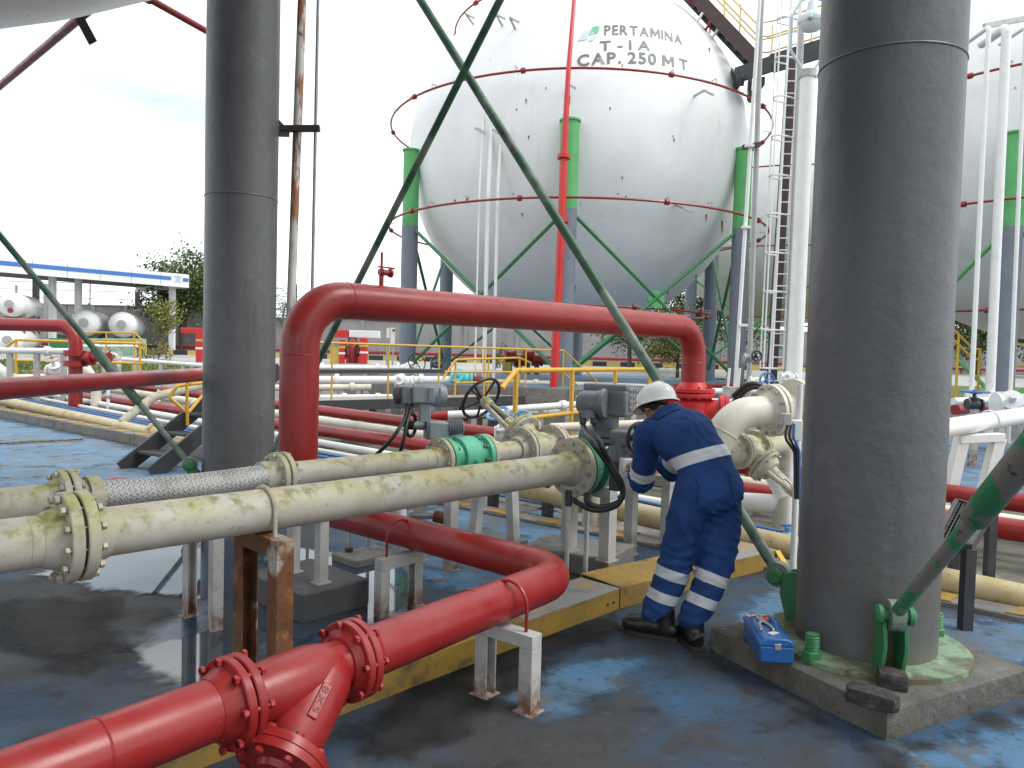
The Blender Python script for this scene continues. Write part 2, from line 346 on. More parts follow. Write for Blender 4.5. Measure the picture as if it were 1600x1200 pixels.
def soft_patch(name, px_pts, z, m, step=.035, pts=None, rim=.25):
    P = pts or [at_z(x, y, 0) for x, y in px_pts]; P = [(p[0], p[1]) for p in P]; n = len(P)
    x0 = min(p[0] for p in P) - rim; x1 = max(p[0] for p in P) + rim; y0 = min(p[1] for p in P) - rim; y1 = max(p[1] for p in P) + rim
    nx = int((x1 - x0) / step) + 1; ny = int((y1 - y0) / step) + 1; idx = {}; vs = []; at = []
    for j in range(ny):
        for i in range(nx):
            x, y = x0 + i * step, y0 + j * step; ins = False; best = 1e9
            for k in range(n):
                ax, ay = P[k]; bx, by = P[(k + 1) % n]; dx, dy = bx - ax, by - ay
                t = max(0, min(1, ((x - ax) * dx + (y - ay) * dy) / (dx * dx + dy * dy + 1e-9))); d = math.hypot(x - ax - dx * t, y - ay - dy * t); best = min(best, d)
                if (ay > y) != (by > y) and x < dx * (y - ay) / (dy if dy else 1e-9) + ax: ins = not ins
            d = best if ins else -best
            if d > -rim: idx[(i, j)] = len(vs); vs.append((x, y, z)); at.append(d)
    fs = [(idx[(i, j)], idx[(i + 1, j)], idx[(i + 1, j + 1)], idx[(i, j + 1)]) for (i, j) in idx if (i + 1, j) in idx and (i + 1, j + 1) in idx and (i, j + 1) in idx]
    g = MB(); g.v = vs; g.f = fs; o = obj(name, g, m, kind='structure', smooth=False)
    a = o.data.attributes.new('rim', 'FLOAT', 'POINT'); a.data.foreach_set('value', at); return o
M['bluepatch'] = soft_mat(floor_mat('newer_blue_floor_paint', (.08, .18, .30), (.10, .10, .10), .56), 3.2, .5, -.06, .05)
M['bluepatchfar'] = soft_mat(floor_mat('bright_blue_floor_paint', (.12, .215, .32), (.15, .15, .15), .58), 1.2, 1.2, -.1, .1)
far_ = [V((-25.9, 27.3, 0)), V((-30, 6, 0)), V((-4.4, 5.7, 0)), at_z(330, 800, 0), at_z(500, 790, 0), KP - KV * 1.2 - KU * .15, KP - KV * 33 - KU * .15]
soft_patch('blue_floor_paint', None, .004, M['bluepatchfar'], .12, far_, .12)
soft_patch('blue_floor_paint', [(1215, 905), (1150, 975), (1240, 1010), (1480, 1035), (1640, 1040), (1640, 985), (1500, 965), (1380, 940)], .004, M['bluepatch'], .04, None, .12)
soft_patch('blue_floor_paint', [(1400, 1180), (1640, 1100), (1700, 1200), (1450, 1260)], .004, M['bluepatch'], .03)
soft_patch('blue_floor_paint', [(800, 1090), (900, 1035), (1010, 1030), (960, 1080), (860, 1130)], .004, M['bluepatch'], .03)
M['damp'] = soft_mat(mat('oily_damp_stain', (.016, .016, .016), .72, spec=.2, layers=[('noise', (.03, .03, .03), 6, .45, .65, .8)], bump=(30, .2, .004)), 4.5, .5, -.02, .16)  # black floor stains that also carry contact shadow in their colour
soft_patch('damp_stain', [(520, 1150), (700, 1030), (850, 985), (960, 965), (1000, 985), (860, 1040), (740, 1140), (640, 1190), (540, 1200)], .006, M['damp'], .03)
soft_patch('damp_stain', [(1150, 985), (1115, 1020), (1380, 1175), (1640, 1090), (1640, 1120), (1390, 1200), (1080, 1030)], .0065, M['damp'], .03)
soft_patch('blue_floor_paint', [(600, 840), (640, 790), (860, 800), (960, 850), (860, 900), (720, 930), (600, 880)], .004, M['bluepatch'], .05)
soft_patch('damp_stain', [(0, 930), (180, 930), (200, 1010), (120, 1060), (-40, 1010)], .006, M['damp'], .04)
M['dampblue'] = soft_mat(mat('wet_blue_paint', (.012, .045, .10), .28, layers=[('noise', (.02, .022, .025), 14, .45, .6, .85)], bump=(50, .25, .004)), 5, .4, -.05, .12)
soft_patch('wet_floor', [(200, 1000), (330, 930), (480, 900), (640, 900), (660, 980), (560, 1030), (430, 1110), (280, 1110)], .0075, M['dampblue'], .03)
soft_mat(M['water'], 3.4, .42, -.02, .05)
soft_patch('puddle', [(55, 900), (150, 868), (260, 842), (420, 842), (520, 868), (620, 880), (650, 920), (605, 975), (540, 985), (470, 1000), (420, 990), (400, 1075), (310, 1083), (236, 1050), (200, 1015), (330, 985), (330, 940), (215, 930), (110, 915)], .009, M['water'], .025)
sheet('pipeway_floor', [(p.x, p.y) for p in (KP - KV * 34 + KU * .02, KP + KV * 26 + KU * .02, KP + KV * 26 + KU * 6.2, KP - KV * 34 + KU * 6.2)], -.14, M['trench'])
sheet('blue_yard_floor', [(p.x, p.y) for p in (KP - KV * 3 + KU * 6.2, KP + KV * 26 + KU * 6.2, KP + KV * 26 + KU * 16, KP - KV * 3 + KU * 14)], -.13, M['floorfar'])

# kerb along the pad edge: left run stands up, right run is worn almost flush; yellow dashes on top
def kerb(name, t0, t1, top, z0=-.3, n=1):
    k = thing(name, 'grey concrete kerb with yellow dashes along the edge of the blue tank pad, %s' % ('raised run beyond the left column' if top > .1 else 'low worn run beyond the worker'), 'kerb', tuple(KP + KV * t0))
    L = t1 - t0; nb = max(1, round(L / 1.5))
    for i in range(nb):
        a = t0 + L * i / nb + .006; b = t0 + L * (i + 1) / nb - .006
        q = MB().box(KP + KV * ((a + b) / 2) + KU * .125 + V((0, 0, (top + z0) / 2)), (b - a, .22, top - z0), (KV, KU, V((0, 0, 1))))
        obj('kerb_block', q, M['conc'], k, bevel=.012)
    m = int(L / .6)
    for i in range(m):
        t = t0 + .12 + i * .6
        q = MB().prism([(0, 0), (.3, 0), (.34 + rng.uniform(-.02, .02), .2), (.06, .2)], KP + KV * t + KU * .025 + V((0, 0, top + .002)), KV, KU, V((0, 0, .004)))
        obj('yellow_dash', q, M['yellowplate'], k)
kerb('kerb', -26, -3.2, .15)
kerb('kerb', -3.18, 7, .035)
# pavers beside the kerb
pm = None; pv = thing('paving', 'mossy grey paving stones laid in rows beside the kerb', 'paving', tuple(KP + KU * .3))
for i in range(27):
    for j in range(5):
        p = KP + KV * (-1.3 + i * .235) + KU * (.36 + j * .235) + V((0, 0, -.115 + rng.uniform(-.012, .012)))
        if pm is None: pm = mesh_from('paver', MB().box((0, 0, 0), (.222, .222, .07)).v, MB().box((0, 0, 0), (.222, .222, .07)).f, M['paver'], smooth=False)
        o = bpy.data.objects.new('paver', pm); COL.objects.link(o); o.parent = pv
        o.location = p - pv.location; o.rotation_euler = (rng.uniform(-.04, .04), rng.uniform(-.04, .04), math.atan2(KV.y, KV.x) + rng.uniform(-.03, .03))
# drain channel in the blue floor, far left
d0 = at_z(0, 695, 0); d1 = at_z(130, 688, 0)
dr = thing('drain', 'narrow gravel filled drain channel across the blue floor at far left', 'drain', tuple(d0))
dd = (d1 - d0).normalized(); dn = V((-dd.y, dd.x, 0))
obj('drain_edge', MB().bar(d0 - dd * 4 - dn * .09 + V((0, 0, .0)), d1 - dn * .09, .05, .03), M['conc'], dr)
obj('drain_edge', MB().bar(d0 - dd * 4 + dn * .09, d1 + dn * .09, .05, .03), M['conc'], dr)
q = MB()
for i in range(900):
    p = d0 - dd * 4 + dd * rng.uniform(0, (d1 - d0).length + 4) + dn * rng.uniform(-.06, .06); q.sphere((p.x, p.y, .012), rng.uniform(.008, .018), 5, 3)
o = obj('gravel', q, M['stone'], dr, smooth=False, kind='stuff')

# T-1A pad: raised round blue slab on a concrete rim
TC = V((1.92, 24.98, 0)); PADZ = .75
q = MB().lathe((TC.x, TC.y, -.4), (0, 0, 1), [(0, 7.3), (PADZ + .4, 7.3)], 48)
obj('far_tank_pad', q, M['conc'], kind='structure')
obj('far_tank_floor', MB().lathe((TC.x, TC.y, PADZ + .001), (0, 0, 1), [(0, 7.1), (.006, 7.1)], 48), M['floorfar'], kind='structure')

# ================================================================ STORAGE TANKS
M['tank'] = mat('white_tank_paint', (.82, .83, .83), .38, layers=[('noise', (.66, .66, .65), .5, .42, .68, .6), ('noise', (.6, .58, .53), 2, .58, .72, .35, (1, 1, .25)), ('noise', RUST, 3.2, .735, .755, .9), ('noise', (.3, .17, .09), 5.5, .7, .74, .6, (1, 1, .25))], bump=(3, .03, .02))
M['print'] = mat('faded_grey_lettering', (.15, .16, .15), .5, layers=[('noise', (.5, .51, .5), 2.2, .6, .7, .5)])
M['printgreen'] = mat('faded_green_print', (.12, .45, .25), .5, layers=[('noise', (.7, .7, .7), 4, .55, .65, .8)])
M['printblue'] = mat('faded_pale_blue_print', (.5, .6, .66), .5)
M['rustgrey'] = mat('grey_rusty_pipe', (.42, .42, .41), .5, layers=[('noise', (.28, .12, .05), 7, .56, .62, .9, (1, 1, .5)), ('noise', (.25, .25, .25), 4, .5, .7, .6)], bump=(40, .2, .004))

M['plate'] = mat('peeling_pale_green_plate', (.20, .30, .19), .65, layers=[('noise', (.10, .09, .05), 5, .46, .58, .9), ('noise', (.16, .07, .025), 8, .55, .68, .9), ('noise', (.33, .38, .28), 14, .58, .68, .7)], bump=(30, .5, .01))
def up_col(t, x, y, z0, z1, z2, r, mlow, mtop, base=True, name='column'):
    q = MB().cyl((x, y, z0), (x, y, z1), r, seg=40); c = obj(name, q, mlow, t)
    if z2 > z1:
        obj('column_cap', MB().cyl((x, y, z1), (x, y, z2), r * .97, seg=28).cyl((x, y, z2), (x, y, z2 + .05), r * 1.12, seg=28), mtop, c)
    if base: obj('base_plate', MB().cyl((x, y, z0 - .0), (x, y, z0 + .025), r + .15, seg=48), M['plate'], c)
    return c
def tank(name, label, C, zc, padz, angs, colr, braces, rings, mcol, rho=5.4, rr=5.54, ringr=6.0, brm=None, seg=96):
    t = thing(name, label, 'storage tank', (C[0], C[1], padz), 'spherical storage tanks')
    obj('shell', MB().sphere((C[0], C[1], zc), rho, seg, seg // 2), M['tank'], t)
    cols = []
    for a in angs:
        x, y = C[0] + rr * math.sin(R(a)), C[1] - rr * math.cos(R(a))
        cols.append((V((x, y, 0)), up_col(t, x, y, padz, padz + 4.5, padz + 6.7, colr, mcol, M['brightgreen'])))
    for i, j, k in braces:                       # X rods between neighbours
        p, q = cols[i][0], cols[j][0]; dirv = (q - p).normalized()
        for s, e in ((p, q), (q, p)):
            dv = (e - s).normalized()
            obj('brace_rod', MB().cyl(s + dv * colr + V((0, 0, padz + .45)), e - dv * colr + V((0, 0, padz + 4.35)), k, seg=10), brm or M['green'], t)
    for z, r0 in rings:
        g = obj('deluge_ring', MB().torus((C[0], C[1], z), (0, 0, 1), r0, .032, 96, 6), M['red'], t)
        nn = MB(); 
        for i in range(28):
            a = 2 * math.pi * i / 28 + .1; x, y = C[0] + r0 * math.cos(a), C[1] + r0 * math.sin(a); ix, iy = -math.cos(a) * .16, -math.sin(a) * .16
            nn.tube([(x, y, z), (x, y, z + .14), (x + ix, y + iy, z + .13)], .014, 5)
        o = obj('spray_nozzles', nn, M['steel'], g, kind='stuff')
        for i in range(10):
            a = 2 * math.pi * i / 10; x, y = C[0] + r0 * math.cos(a), C[1] + r0 * math.sin(a)
            obj('coupling', MB().lathe((x, y, z), (-math.sin(a), math.cos(a), 0), [(-.05, .06), (-.05, .075), (.05, .075), (.05, .06)], 10), M['red'], g)
    return t, cols
T1, T1c = tank('spherical_tank', 'large white spherical tank with faded capacity lettering and red spray rings, centre', (TC.x, TC.y), 7.8, PADZ, (-66.5, -6.5, 53.5, 113.5, 173.5, 233.5), .245,
    [(0, 1, .05), (1, 2, .05), (2, 3, .05), (3, 4, .05), (4, 5, .05), (5, 0, .05)], [(5.46, 6.0), (8.62, 6.0), (11.75, 4.05), (2.9, 4.4)], M['bluegrey'])
# gusset where the front brace rods cross
pm_ = (T1c[1][0] + T1c[2][0]) / 2
obj('brace_gusset', MB().lathe(pm_ + V((0, 0, 3.12)) - V((.3, -1, 0)).normalized() * .02, V((.3, -1, 0)), [(-.03, .26), (.03, .26)], 8), M['brightgreen'], T1)

def sphere_hit(px, py, C, r):
    d = ray(px, py).normalized(); o = EYE - C; b = o.dot(d); c = o.dot(o) - r * r
    return EYE + d * (-b - math.sqrt(max(0, b * b - c)))
def glyph(ch, bold=.022):
    """outline of one capital, thickened"""
    if ch == 'M': return [V((x, y, 0)) for x, y in ((0, 0), (0, .7), (.19, .7), (.38, .36), (.57, .7), (.76, .7), (.76, 0), (.6, 0), (.6, .44), (.44, .15), (.32, .15), (.16, .44), (.16, 0))], [tuple(range(13))]
    if ch == 'I': return [V((x, y, 0)) for x, y in ((0, 0), (.16, 0), (.16, .7), (0, .7))], [(0, 1, 2, 3)]
    cu = bpy.data.curves.new('letter', 'FONT'); cu.body = ch; cu.size = 1; cu.offset = bold; cu.resolution_u = 3
    ob = bpy.data.objects.new('letter', cu); COL.objects.link(ob)
    dg = bpy.context.evaluated_depsgraph_get(); me = bpy.data.meshes.new_from_object(ob.evaluated_get(dg))
    vs = [v.co.copy() for v in me.vertices]; fs = [tuple(p.vertices) for p in me.polygons]
    bpy.data.objects.remove(ob); bpy.data.curves.remove(cu); bpy.data.meshes.remove(me)
    x0 = min(v.x for v in vs); return [V((v.x - x0, v.y, 0)) for v in vs], fs
def glyphs(s):
    x = 0; out_ = []
    for ch in s:
        if ch == ' ': x += .24; continue
        vs, fs = glyph(ch); out_.append(([V((v.x + x, v.y, 0)) for v in vs], fs)); x += max(v.x for v in vs) + .11
    return out_, x - .11
SC = V((TC.x, TC.y, 7.8))
def sphere_text(s, a, b, cap_px, m):
    A, B = sphere_hit(*a, SC, 5.4), sphere_hit(*b, SC, 5.4); gl, W_ = glyphs(s)
    ex = (B - A); H = sphere_hit(a[0], a[1] - cap_px, SC, 5.4) - A
    for vs, fs in gl:
        q = MB(); q.f = fs
        for v in vs:
            p = A + ex * (v.x / W_) + H * (v.y / .7); q.v.append(tuple(SC + (p - SC).normalized() * 5.412))
        obj('letter', q, m, T1, smooth=False)
sphere_text('PERTAMINA', (944, 55), (1066, 70), 15, M['print'])
sphere_text('T - 1 A', (937, 80), (1016, 79), 15, M['print'])
sphere_text('CAP. 250 M T', (902, 104), (1075, 110), 17, M['print'])
def sphere_patch(pts, m, name=None):
    q = MB(); q.v = [tuple(SC + (sphere_hit(x, y, SC, 5.4) - SC).normalized() * 5.412) for x, y in pts]; q.f = [tuple(range(len(pts)))]
    obj('emblem' if m is not M.get('ruststain') else 'rust_stain', q, m, T1, smooth=False)
sphere_patch([(925, 43), (938, 39), (934, 52), (921, 55)], M['printgreen'])
sphere_patch([(912, 50), (924, 47), (917, 62), (902, 65)], M['printblue'])
sphere_patch([(925, 57), (933, 55), (926, 64), (918, 65)], M['printblue'])
M['ruststain'] = mat('rust_streak', (.20, .10, .05), .8)
for px, py, h in ((822, 155, 9), (807, 170, 4), (826, 212, 7), (890, 150, 16), (780, 228, 8), (953, 168, 5), (1053, 217, 6), (1051, 212, 3), (972, 276, 6), (816, 333, 7), (978, 306, 4), (1103, 335, 12), (1128, 345, 22), (1087, 430, 6), (898, 445, 16), (1043, 456, 4), (711, 312, 4), (853, 137, 4), (1108, 75, 8), (730, 310, 9)):
    sphere_patch([(px - 1.2, py), (px + 1.4, py - .5), (px + .9, py + h * .5), (px + .3, py + h), (px - .5, py + h * .6)], M['ruststain'])
# riser, white drop lines, little ladder brackets on T-1A
rp_ = [at_y(866, 566, 18.5), at_y(878, 345, 18.55), at_y(881, 245, 18.7), at_y(888, 113, 18.93), at_y(897, 0, 19.6), at_y(903, -90, 20.9)]
rp_[0].z = PADZ
rz = obj('deluge_riser', MB().tube(rp_, [.1, .1, .085, .06, .05, .05], 12), M['redbright'], T1)
for k in (1, 2): 
    dv = (rp_[k + 1] - rp_[k]).normalized(); obj('flange', MB().lathe(rp_[k] , dv, [(-.05, .1), (-.05, .16), (.05, .16), (.05, .1)], 14), M['redbright'], rz)
for px, r0 in ((746, .025), (760, .055), (775, .045)):
    top = at_y(px + 12, 120, 20.6); mid = at_y(px + 3, 300, 20.0); bot = at_y(px - 4, 590, 20.0); bot.z = PADZ
    obj('drop_line', MB().tube([top + V((0, .6, .3)), top, mid, bot], r0, 8, bend=.4, bs=3), M['white'], T1)
for px, py in ((740, 38), (785, 40), (805, 45), (1085, 150), (1055, 320), (755, 205), (780, 207), (886, 140)):
    p = sphere_hit(px, py, SC, 5.4); n = (p - SC).normalized()
    obj('pipe_bracket', MB().bar(p, p + n * .38, .05).bar(p + n * .36, p + n * .36 + V((.25, 0, -.12)), .045), M['steel'], T1)

# neighbouring spheres
T3, T3c = tank('spherical_tank', 'white spherical tank partly hidden behind the thick right column', (15.8, 22.3), 7.75, .4, (-45, 15, 75, 135, 195, 255), .25, [(0, 1, .05), (1, 2, .05), (5, 0, .05)], [(8.6, 6.0), (5.5, 6.0), (3.0, 4.4)], M['bluegrey'], brm=M['brightgreen'])
T4, T4c = tank('spherical_tank', 'distant white spherical tank behind the caged ladder', (12.6, 36.5), 8.6, .6, (-60, 0, 60, 120), .25, [(0, 1, .05), (1, 2, .05)], [(6.2, 6.0), (3.4, 4.6), (9.4, 6.0)], M['bluegrey'], brm=M['brightgreen'], seg=64)

# the near tank overhead: we stand beneath it, between its columns
NC = V((-3.47, 1.74, 0)); NL = V((-2.625, 7.3, 0)); NR = V((1.82, 3.80, 0))
nt_ = thing('spherical_tank', 'spherical tank overhead on thick dark grey columns, only its lowest edge in view', 'storage tank', (NC.x, NC.y, 0), 'spherical storage tanks')
obj('shell', MB().sphere((NC.x, NC.y, 8.0), 5.4, 96, 48), M['tank'], nt_)
rN = (NL - NC).length; aL = math.atan2(NL.y - NC.y, NL.x - NC.x); aR = math.atan2(NR.y - NC.y, NR.x - NC.x)
near_cols = []
for k, a in enumerate((aL, aR, aL + R(60), aR - R(60), aR - R(120), aR - R(180))):
    p = NL if k == 0 else NR if k == 1 else V((NC.x + rN * math.cos(a), NC.y + rN * math.sin(a), 0))
    c = up_col(nt_, p.x, p.y, .125, 8.0, 8.0, .33, M['greycol'], None)
    if k == 0: c['label'] = 'dark grey column with a lighter right side, beyond the braided hose'
    if k == 1: c['label'] = 'dark grey column rising from the concrete plinth beside the toolbox'
    near_cols.append((p, c))
    for zz in (2.95, 5.4):
        obj('weld_seam', MB().torus((p.x, p.y, zz + .05 * k), (0, 0, 1), .329, .006, 48, 6), M['greycol'], c)
def rod(p, q, z0=.42, z1=6.8, r0=.042, r1=.072, sleeve=(.22, .36), off=V((0, 0, 0)), st=.43):
    """brace rod with a thicker turnbuckle sleeve"""
    d = (q - p).normalized(); A = p + d * st + off + V((0, 0, z0)); B = q - d * .38 + off * .4 + V((0, 0, z1)); n = (B - A).normalized(); Lg = (B - A).length
    g = obj('brace_rod', MB().cyl(A, B, r0, seg=16), M['greenbrace'], nt_)
    if sleeve: obj('sleeve', MB().lathe(A, n, [(sleeve[0] * Lg, r0), (sleeve[0] * Lg + .03, r1), (sleeve[1] * Lg - .03, r1), (sleeve[1] * Lg, r0)], 16), M['greenbrace'], g)
    return A, n, g
P6 = [p for p, c in near_cols]
rod(P6[0], P6[1], sleeve=None, r0=.027); A_R, n_R, g_R = rod(P6[1], P6[0], sleeve=None, r0=.031, off=KU * .12, st=.48, z0=.36)
rod(P6[0], P6[2], sleeve=(.09, .17), r0=.026, r1=.042)
rod(P6[2], P6[0], sleeve=None)
A_S, n_S, g_S = rod(P6[1], P6[3], sleeve=(.15, .34), r0=.029, r1=.048, z1=4.3)
g_S.data.materials.clear(); g_S.data.materials.append(M['peelgreen']); g_S.children[0].data.materials.clear(); g_S.children[0].data.materials.append(M['peelgreen'])
g_S['label'] = 'peeling green and grey brace rod with thick sleeve at lower right'
# lugs that take the rods
def lug(p, tow, col, A, top, off=V((0, 0, 0))):
    d = (tow - p).normalized(); s = V((-d.y, d.x, 0)); b = p + d * (.31 - off.length * .2) + off
    g = MB()
    for k in (-1, 1):
        g.prism([(0, .14), (.12, .14), (.16, top - .06), (.14, top + .05), (.08, top + .07), (0, top - .04)], b + s * (k * .045 - .009), d, V((0, 0, 1)), s * .018)
    o = obj('lug', g, M['green'], col, bevel=.003)
    obj('pin', MB().lathe(A - s * .085, s, [(0, .03), (.012, .045), (.03, .045), (.03, .03), (.14, .03), (.14, .045), (.158, .045), (.17, .03)], 10), M['green'], o)
    obj('rod_eye', MB().lathe(A - s * .03, s, [(0, .045), (0, .07), (.06, .07), (.06, .045)], 16), M['greenbrace'], o)
for a, b in ((0, 1), (0, 2), (1, 3), (1, 0)):
    d = (P6[b] - P6[a]).normalized(); lug(P6[a], P6[b], near_cols[a][1], P6[a] + d * (.48 if (a, b) == (1, 0) else .43) + V((0, 0, .36 if (a, b) == (1, 0) else .42)) + (KU * .12 if (a, b) == (1, 0) else V((0, 0, 0))), .34, KU * .1 if (a, b) == (1, 0) else V((0, 0, 0)))
# overhead deluge branch pipes and hanger seen at top left
a_ = at_z(-60, 185, 4.2); b_ = at_z(230, -62, 4.2)
g = obj('deluge_branch', MB().cyl(a_, b_, .036, seg=14), M['red'], nt_)
p_ = at_y(131, 40, at_z(131, 25, 4.2).y - .05); d_ = (at_y(146, 66, p_.y) - at_y(117, 12, p_.y))
obj('hanger', MB().bar(p_ - d_ * .5, p_ + d_ * .5, .07, .012, (0, 1, 0)), M['dark'], g)
a_ = at_z(222, -8, 5.0); b_ = at_z(400, 92, 5.0)
g = obj('deluge_branch', MB().cyl(a_, b_, .036, seg=14), M['red'], nt_)
obj('coupling', MB().cyl(a_ - (b_ - a_) * .08, a_ + (b_ - a_) * .06, .052, seg=12), M['red'], g)
# ================================================================ NEAR PIPEWORK
Z = V((0, 0, 1))
_bolt = {}
def bolt_mesh(L, r, m):
    k = (round(L, 3), round(r, 4), m.name)
    if k not in _bolt:
        q = MB().lathe((0, 0, -L / 2 - r * 1.1), (0, 0, 1), [(0, r * .62), (L + r * 2.2, r * .62)], 8)
        for s in (-1, 1):
            q.lathe((0, 0, s * (L / 2 + r * .45)), (0, 0, 1), [(-r * .5, r * 1.15), (r * .5, r * 1.15)], 6)
        _bolt[k] = mesh_from('bolt', q.v, q.f, m, True, 30)
    return _bolt[k]
def bolts(parent, c, ax, rad, n, L, r, m, a0=.13, half=None):
    me = bolt_mesh(L, r, m); ax = V(ax).normalized(); ref = Z if abs(ax.z) < .9 else V((1, 0, 0))
    x = (ref - ax * ref.dot(ax)).normalized(); y = ax.cross(x); off = world_loc(parent)
    qt = Z.rotation_difference(ax)
    for i in range(n):
        a = a0 + 2 * math.pi * i / n
        o = bpy.data.objects.new('bolt', me); COL.objects.link(o); o.parent = parent
        o.location = V(c) + (x * math.cos(a) + y * math.sin(a)) * rad - off
        o.rotation_mode = 'QUATERNION'; o.rotation_quaternion = qt @ Quaternion((0, 0, 1), rng.uniform(0, 1))
def flange_pair(par, c, ax, Rf, rp, m, bm, th=.034, gap=.010, nb=12, br=.0115, hub=.07, sides=(1, 1), mats=None, joined=False, seg=36):
    """two bolted flanges with a gasket between; bolts are sub-parts of the first flange"""
    c = V(c); ax = V(ax).normalized(); first = None
    for s in (-1, 1):
        if not sides[0 if s < 0 else 1]: continue
        mm = (mats or (m, m))[0 if s < 0 else 1]
        q = MB().lathe(c, ax * s, [(gap / 2, rp * .8), (gap / 2, Rf - .004), (gap / 2 + .004, Rf), (gap / 2 + th - .004, Rf), (gap / 2 + th, Rf - .004), (gap / 2 + th, rp * 1.28), (gap / 2 + th + hub, rp + .002), (gap / 2 + th + hub, rp * .8)], seg)
        if joined:
            for i in range(nb):
                a = .13 + 2 * math.pi * i / nb; ref = Z if abs(ax.z) < .9 else V((1, 0, 0)); x = (ref - ax * ref.dot(ax)).normalized(); y = ax.cross(x)
                p = c + (x * math.cos(a) + y * math.sin(a)) * ((Rf + rp) * .53); q.lathe(p, ax * s, [(gap / 2 + th, br), (gap / 2 + th + br * 1.4, br)], 6)
        f = obj('flange', q, mm, par)
        first = first or f
    if not joined:
        obj('gasket', MB().lathe(c, ax, [(-gap / 2 - .001, Rf - .014), (gap / 2 + .001, Rf - .014)], seg), M['gasket'], first)
        bolts(first, c, ax, (Rf + rp * 1.2) / 2 + .006, nb, th * 2 + gap + br, br, bm)
    return first
def pipe_thing(name, label, group=None, loc=(0, 0, 0)): return thing(name, label, 'pipe', loc, group)
def frame_support(name, label, c, side, half, top, m, leg=.07, beam=.07, z0=0., splay=0, group='pipe supports', flat=None):
    """portal: two legs and a cross beam under a pipe; c is the point under the pipe axis"""
    c = V((c[0], c[1], 0)); side = V(side).normalized(); fw = V((-side.y, side.x, 0))
    t = thing(name, label, 'pipe support', (c.x, c.y, z0), group); ax = (side, fw, Z)
    for s in (-1, 1):
        a = c + side * (half + splay) * s + Z * z0; b = c + side * half * s + Z * (top - beam - .001)
        if splay: obj('leg', MB().bar(a, b, leg, leg, fw), m, t, bevel=.004)
        else:
            q = MB()                                  # channel section: web and two lips
            q.box((a + b) / 2 + side * (s * (leg / 2 - .004)), (.008, leg, (b - a).length), ax)
            q.box((a + b) / 2 + fw * (leg / 2 - .004) - side * (s * .004), (leg - .008, .008, (b - a).length), ax)
            q.box((a + b) / 2 - fw * (leg / 2 - .004) - side * (s * .004), (leg - .008, .008, (b - a).length), ax)
            if flat: q = MB().box((a + b) / 2, (leg, leg, (b - a).length), ax)
            obj('leg', q, m, t, bevel=.002)
            obj('foot_plate', MB().box(a + Z * .004, (leg + .03, leg + .03, .008), ax), m, t)
    obj('cross_beam', MB().box(c + Z * (top - beam / 2), (half * 2 + leg, leg, beam), ax), m, t, bevel=.003)
    return t
def ubolt(par, c, ax, rp, drop, m, r=.009):
    ax = V(ax).normalized(); s = Z.cross(ax).normalized(); pts = [c - s * (rp + r) - Z * drop]
    for i in range(13):
        a = math.pi * i / 12; pts.append(c - s * math.cos(a) * (rp + r) + Z * math.sin(a) * (rp + r))
    pts.append(c + s * (rp + r) - Z * drop)
    return obj('u_bolt', MB().tube(pts, r, 8), m, par)
def seam(par, c, ax, r, m): return obj('weld_seam', MB().torus(c, ax, r - .001, .004, 32, 6), m, par)

# ---- pipe A: nearest cream pipe
zA, rA = .79, .099
A0 = at_z(115, 838, zA); A1 = at_z(897, 730, zA); dA = (A1 - A0).normalized()
def onA(px, py): return at_z(px, py, zA)
tA = pipe_thing('cream_pipe', 'moss stained cream pipe nearest the camera with a big bolted flange at left', 'cream process pipes', tuple(A0))
obj('pipe', MB().cyl(A0 - dA * 1.5, A0 - dA * .02, rA, seg=40), M['cream'], tA)
obj('pipe', MB().cyl(A0 + dA * .02, A1 - dA * .02, rA, seg=40), M['cream'], tA)
flange_pair(tA, A0, dA, .176, rA, M['cream'], M['boltm'], th=.044, gap=.012, nb=12, br=.015)
seam(tA, A1 - dA * .14, dA, rA, M['cream']); seam(tA, A0 - dA * .16, dA, rA, M['cream'])
# ---- pipe B: behind, with the braided hose
zB, rB = .78, .08
B0 = at_z(102, 782, zB); B1 = at_z(690, 717, zB); dB = (B1 - B0).normalized()
Bh0 = B0 + dB * .10; Bh1 = at_z(437, 744, zB); 
tB = pipe_thing('cream_pipe', 'mossy cream pipe behind the nearest one, joined to both ends of the braided hose', 'cream process pipes', tuple(B0))
obj('pipe', MB().cyl(B0 - dB * 1.9, B0, rB * 1.12, seg=32), M['cream'], tB)
flange_pair(tB, B0, dB, .15, rB * 1.1, M['cream'], M['boltm'], th=.032, gap=.01, nb=8, br=.012, hub=.05)
obj('collar', MB().lathe(B0, dB, [(.09, rB), (.09, rB + .028), (.15, rB + .028), (.155, rB)], 32), M['cream'], tB)
flange_pair(tB, Bh1, dB, .145, rB, M['cream'], M['boltm'], th=.034, gap=.01, nb=8, br=.012, hub=.05)
obj('collar', MB().lathe(Bh1, dB, [(-.13, rB), (-.13, rB + .016), (-.07, rB + .016), (-.07, rB)], 32), M['cream'], tB)
obj('pipe', MB().cyl(Bh1, B1 - dB * .02, rB, seg=32), M['cream'], tB)
for k in (.3, .75): seam(tB, Bh1 + dB * ((B1 - Bh1).length * k), dB, rB, M['cream'])
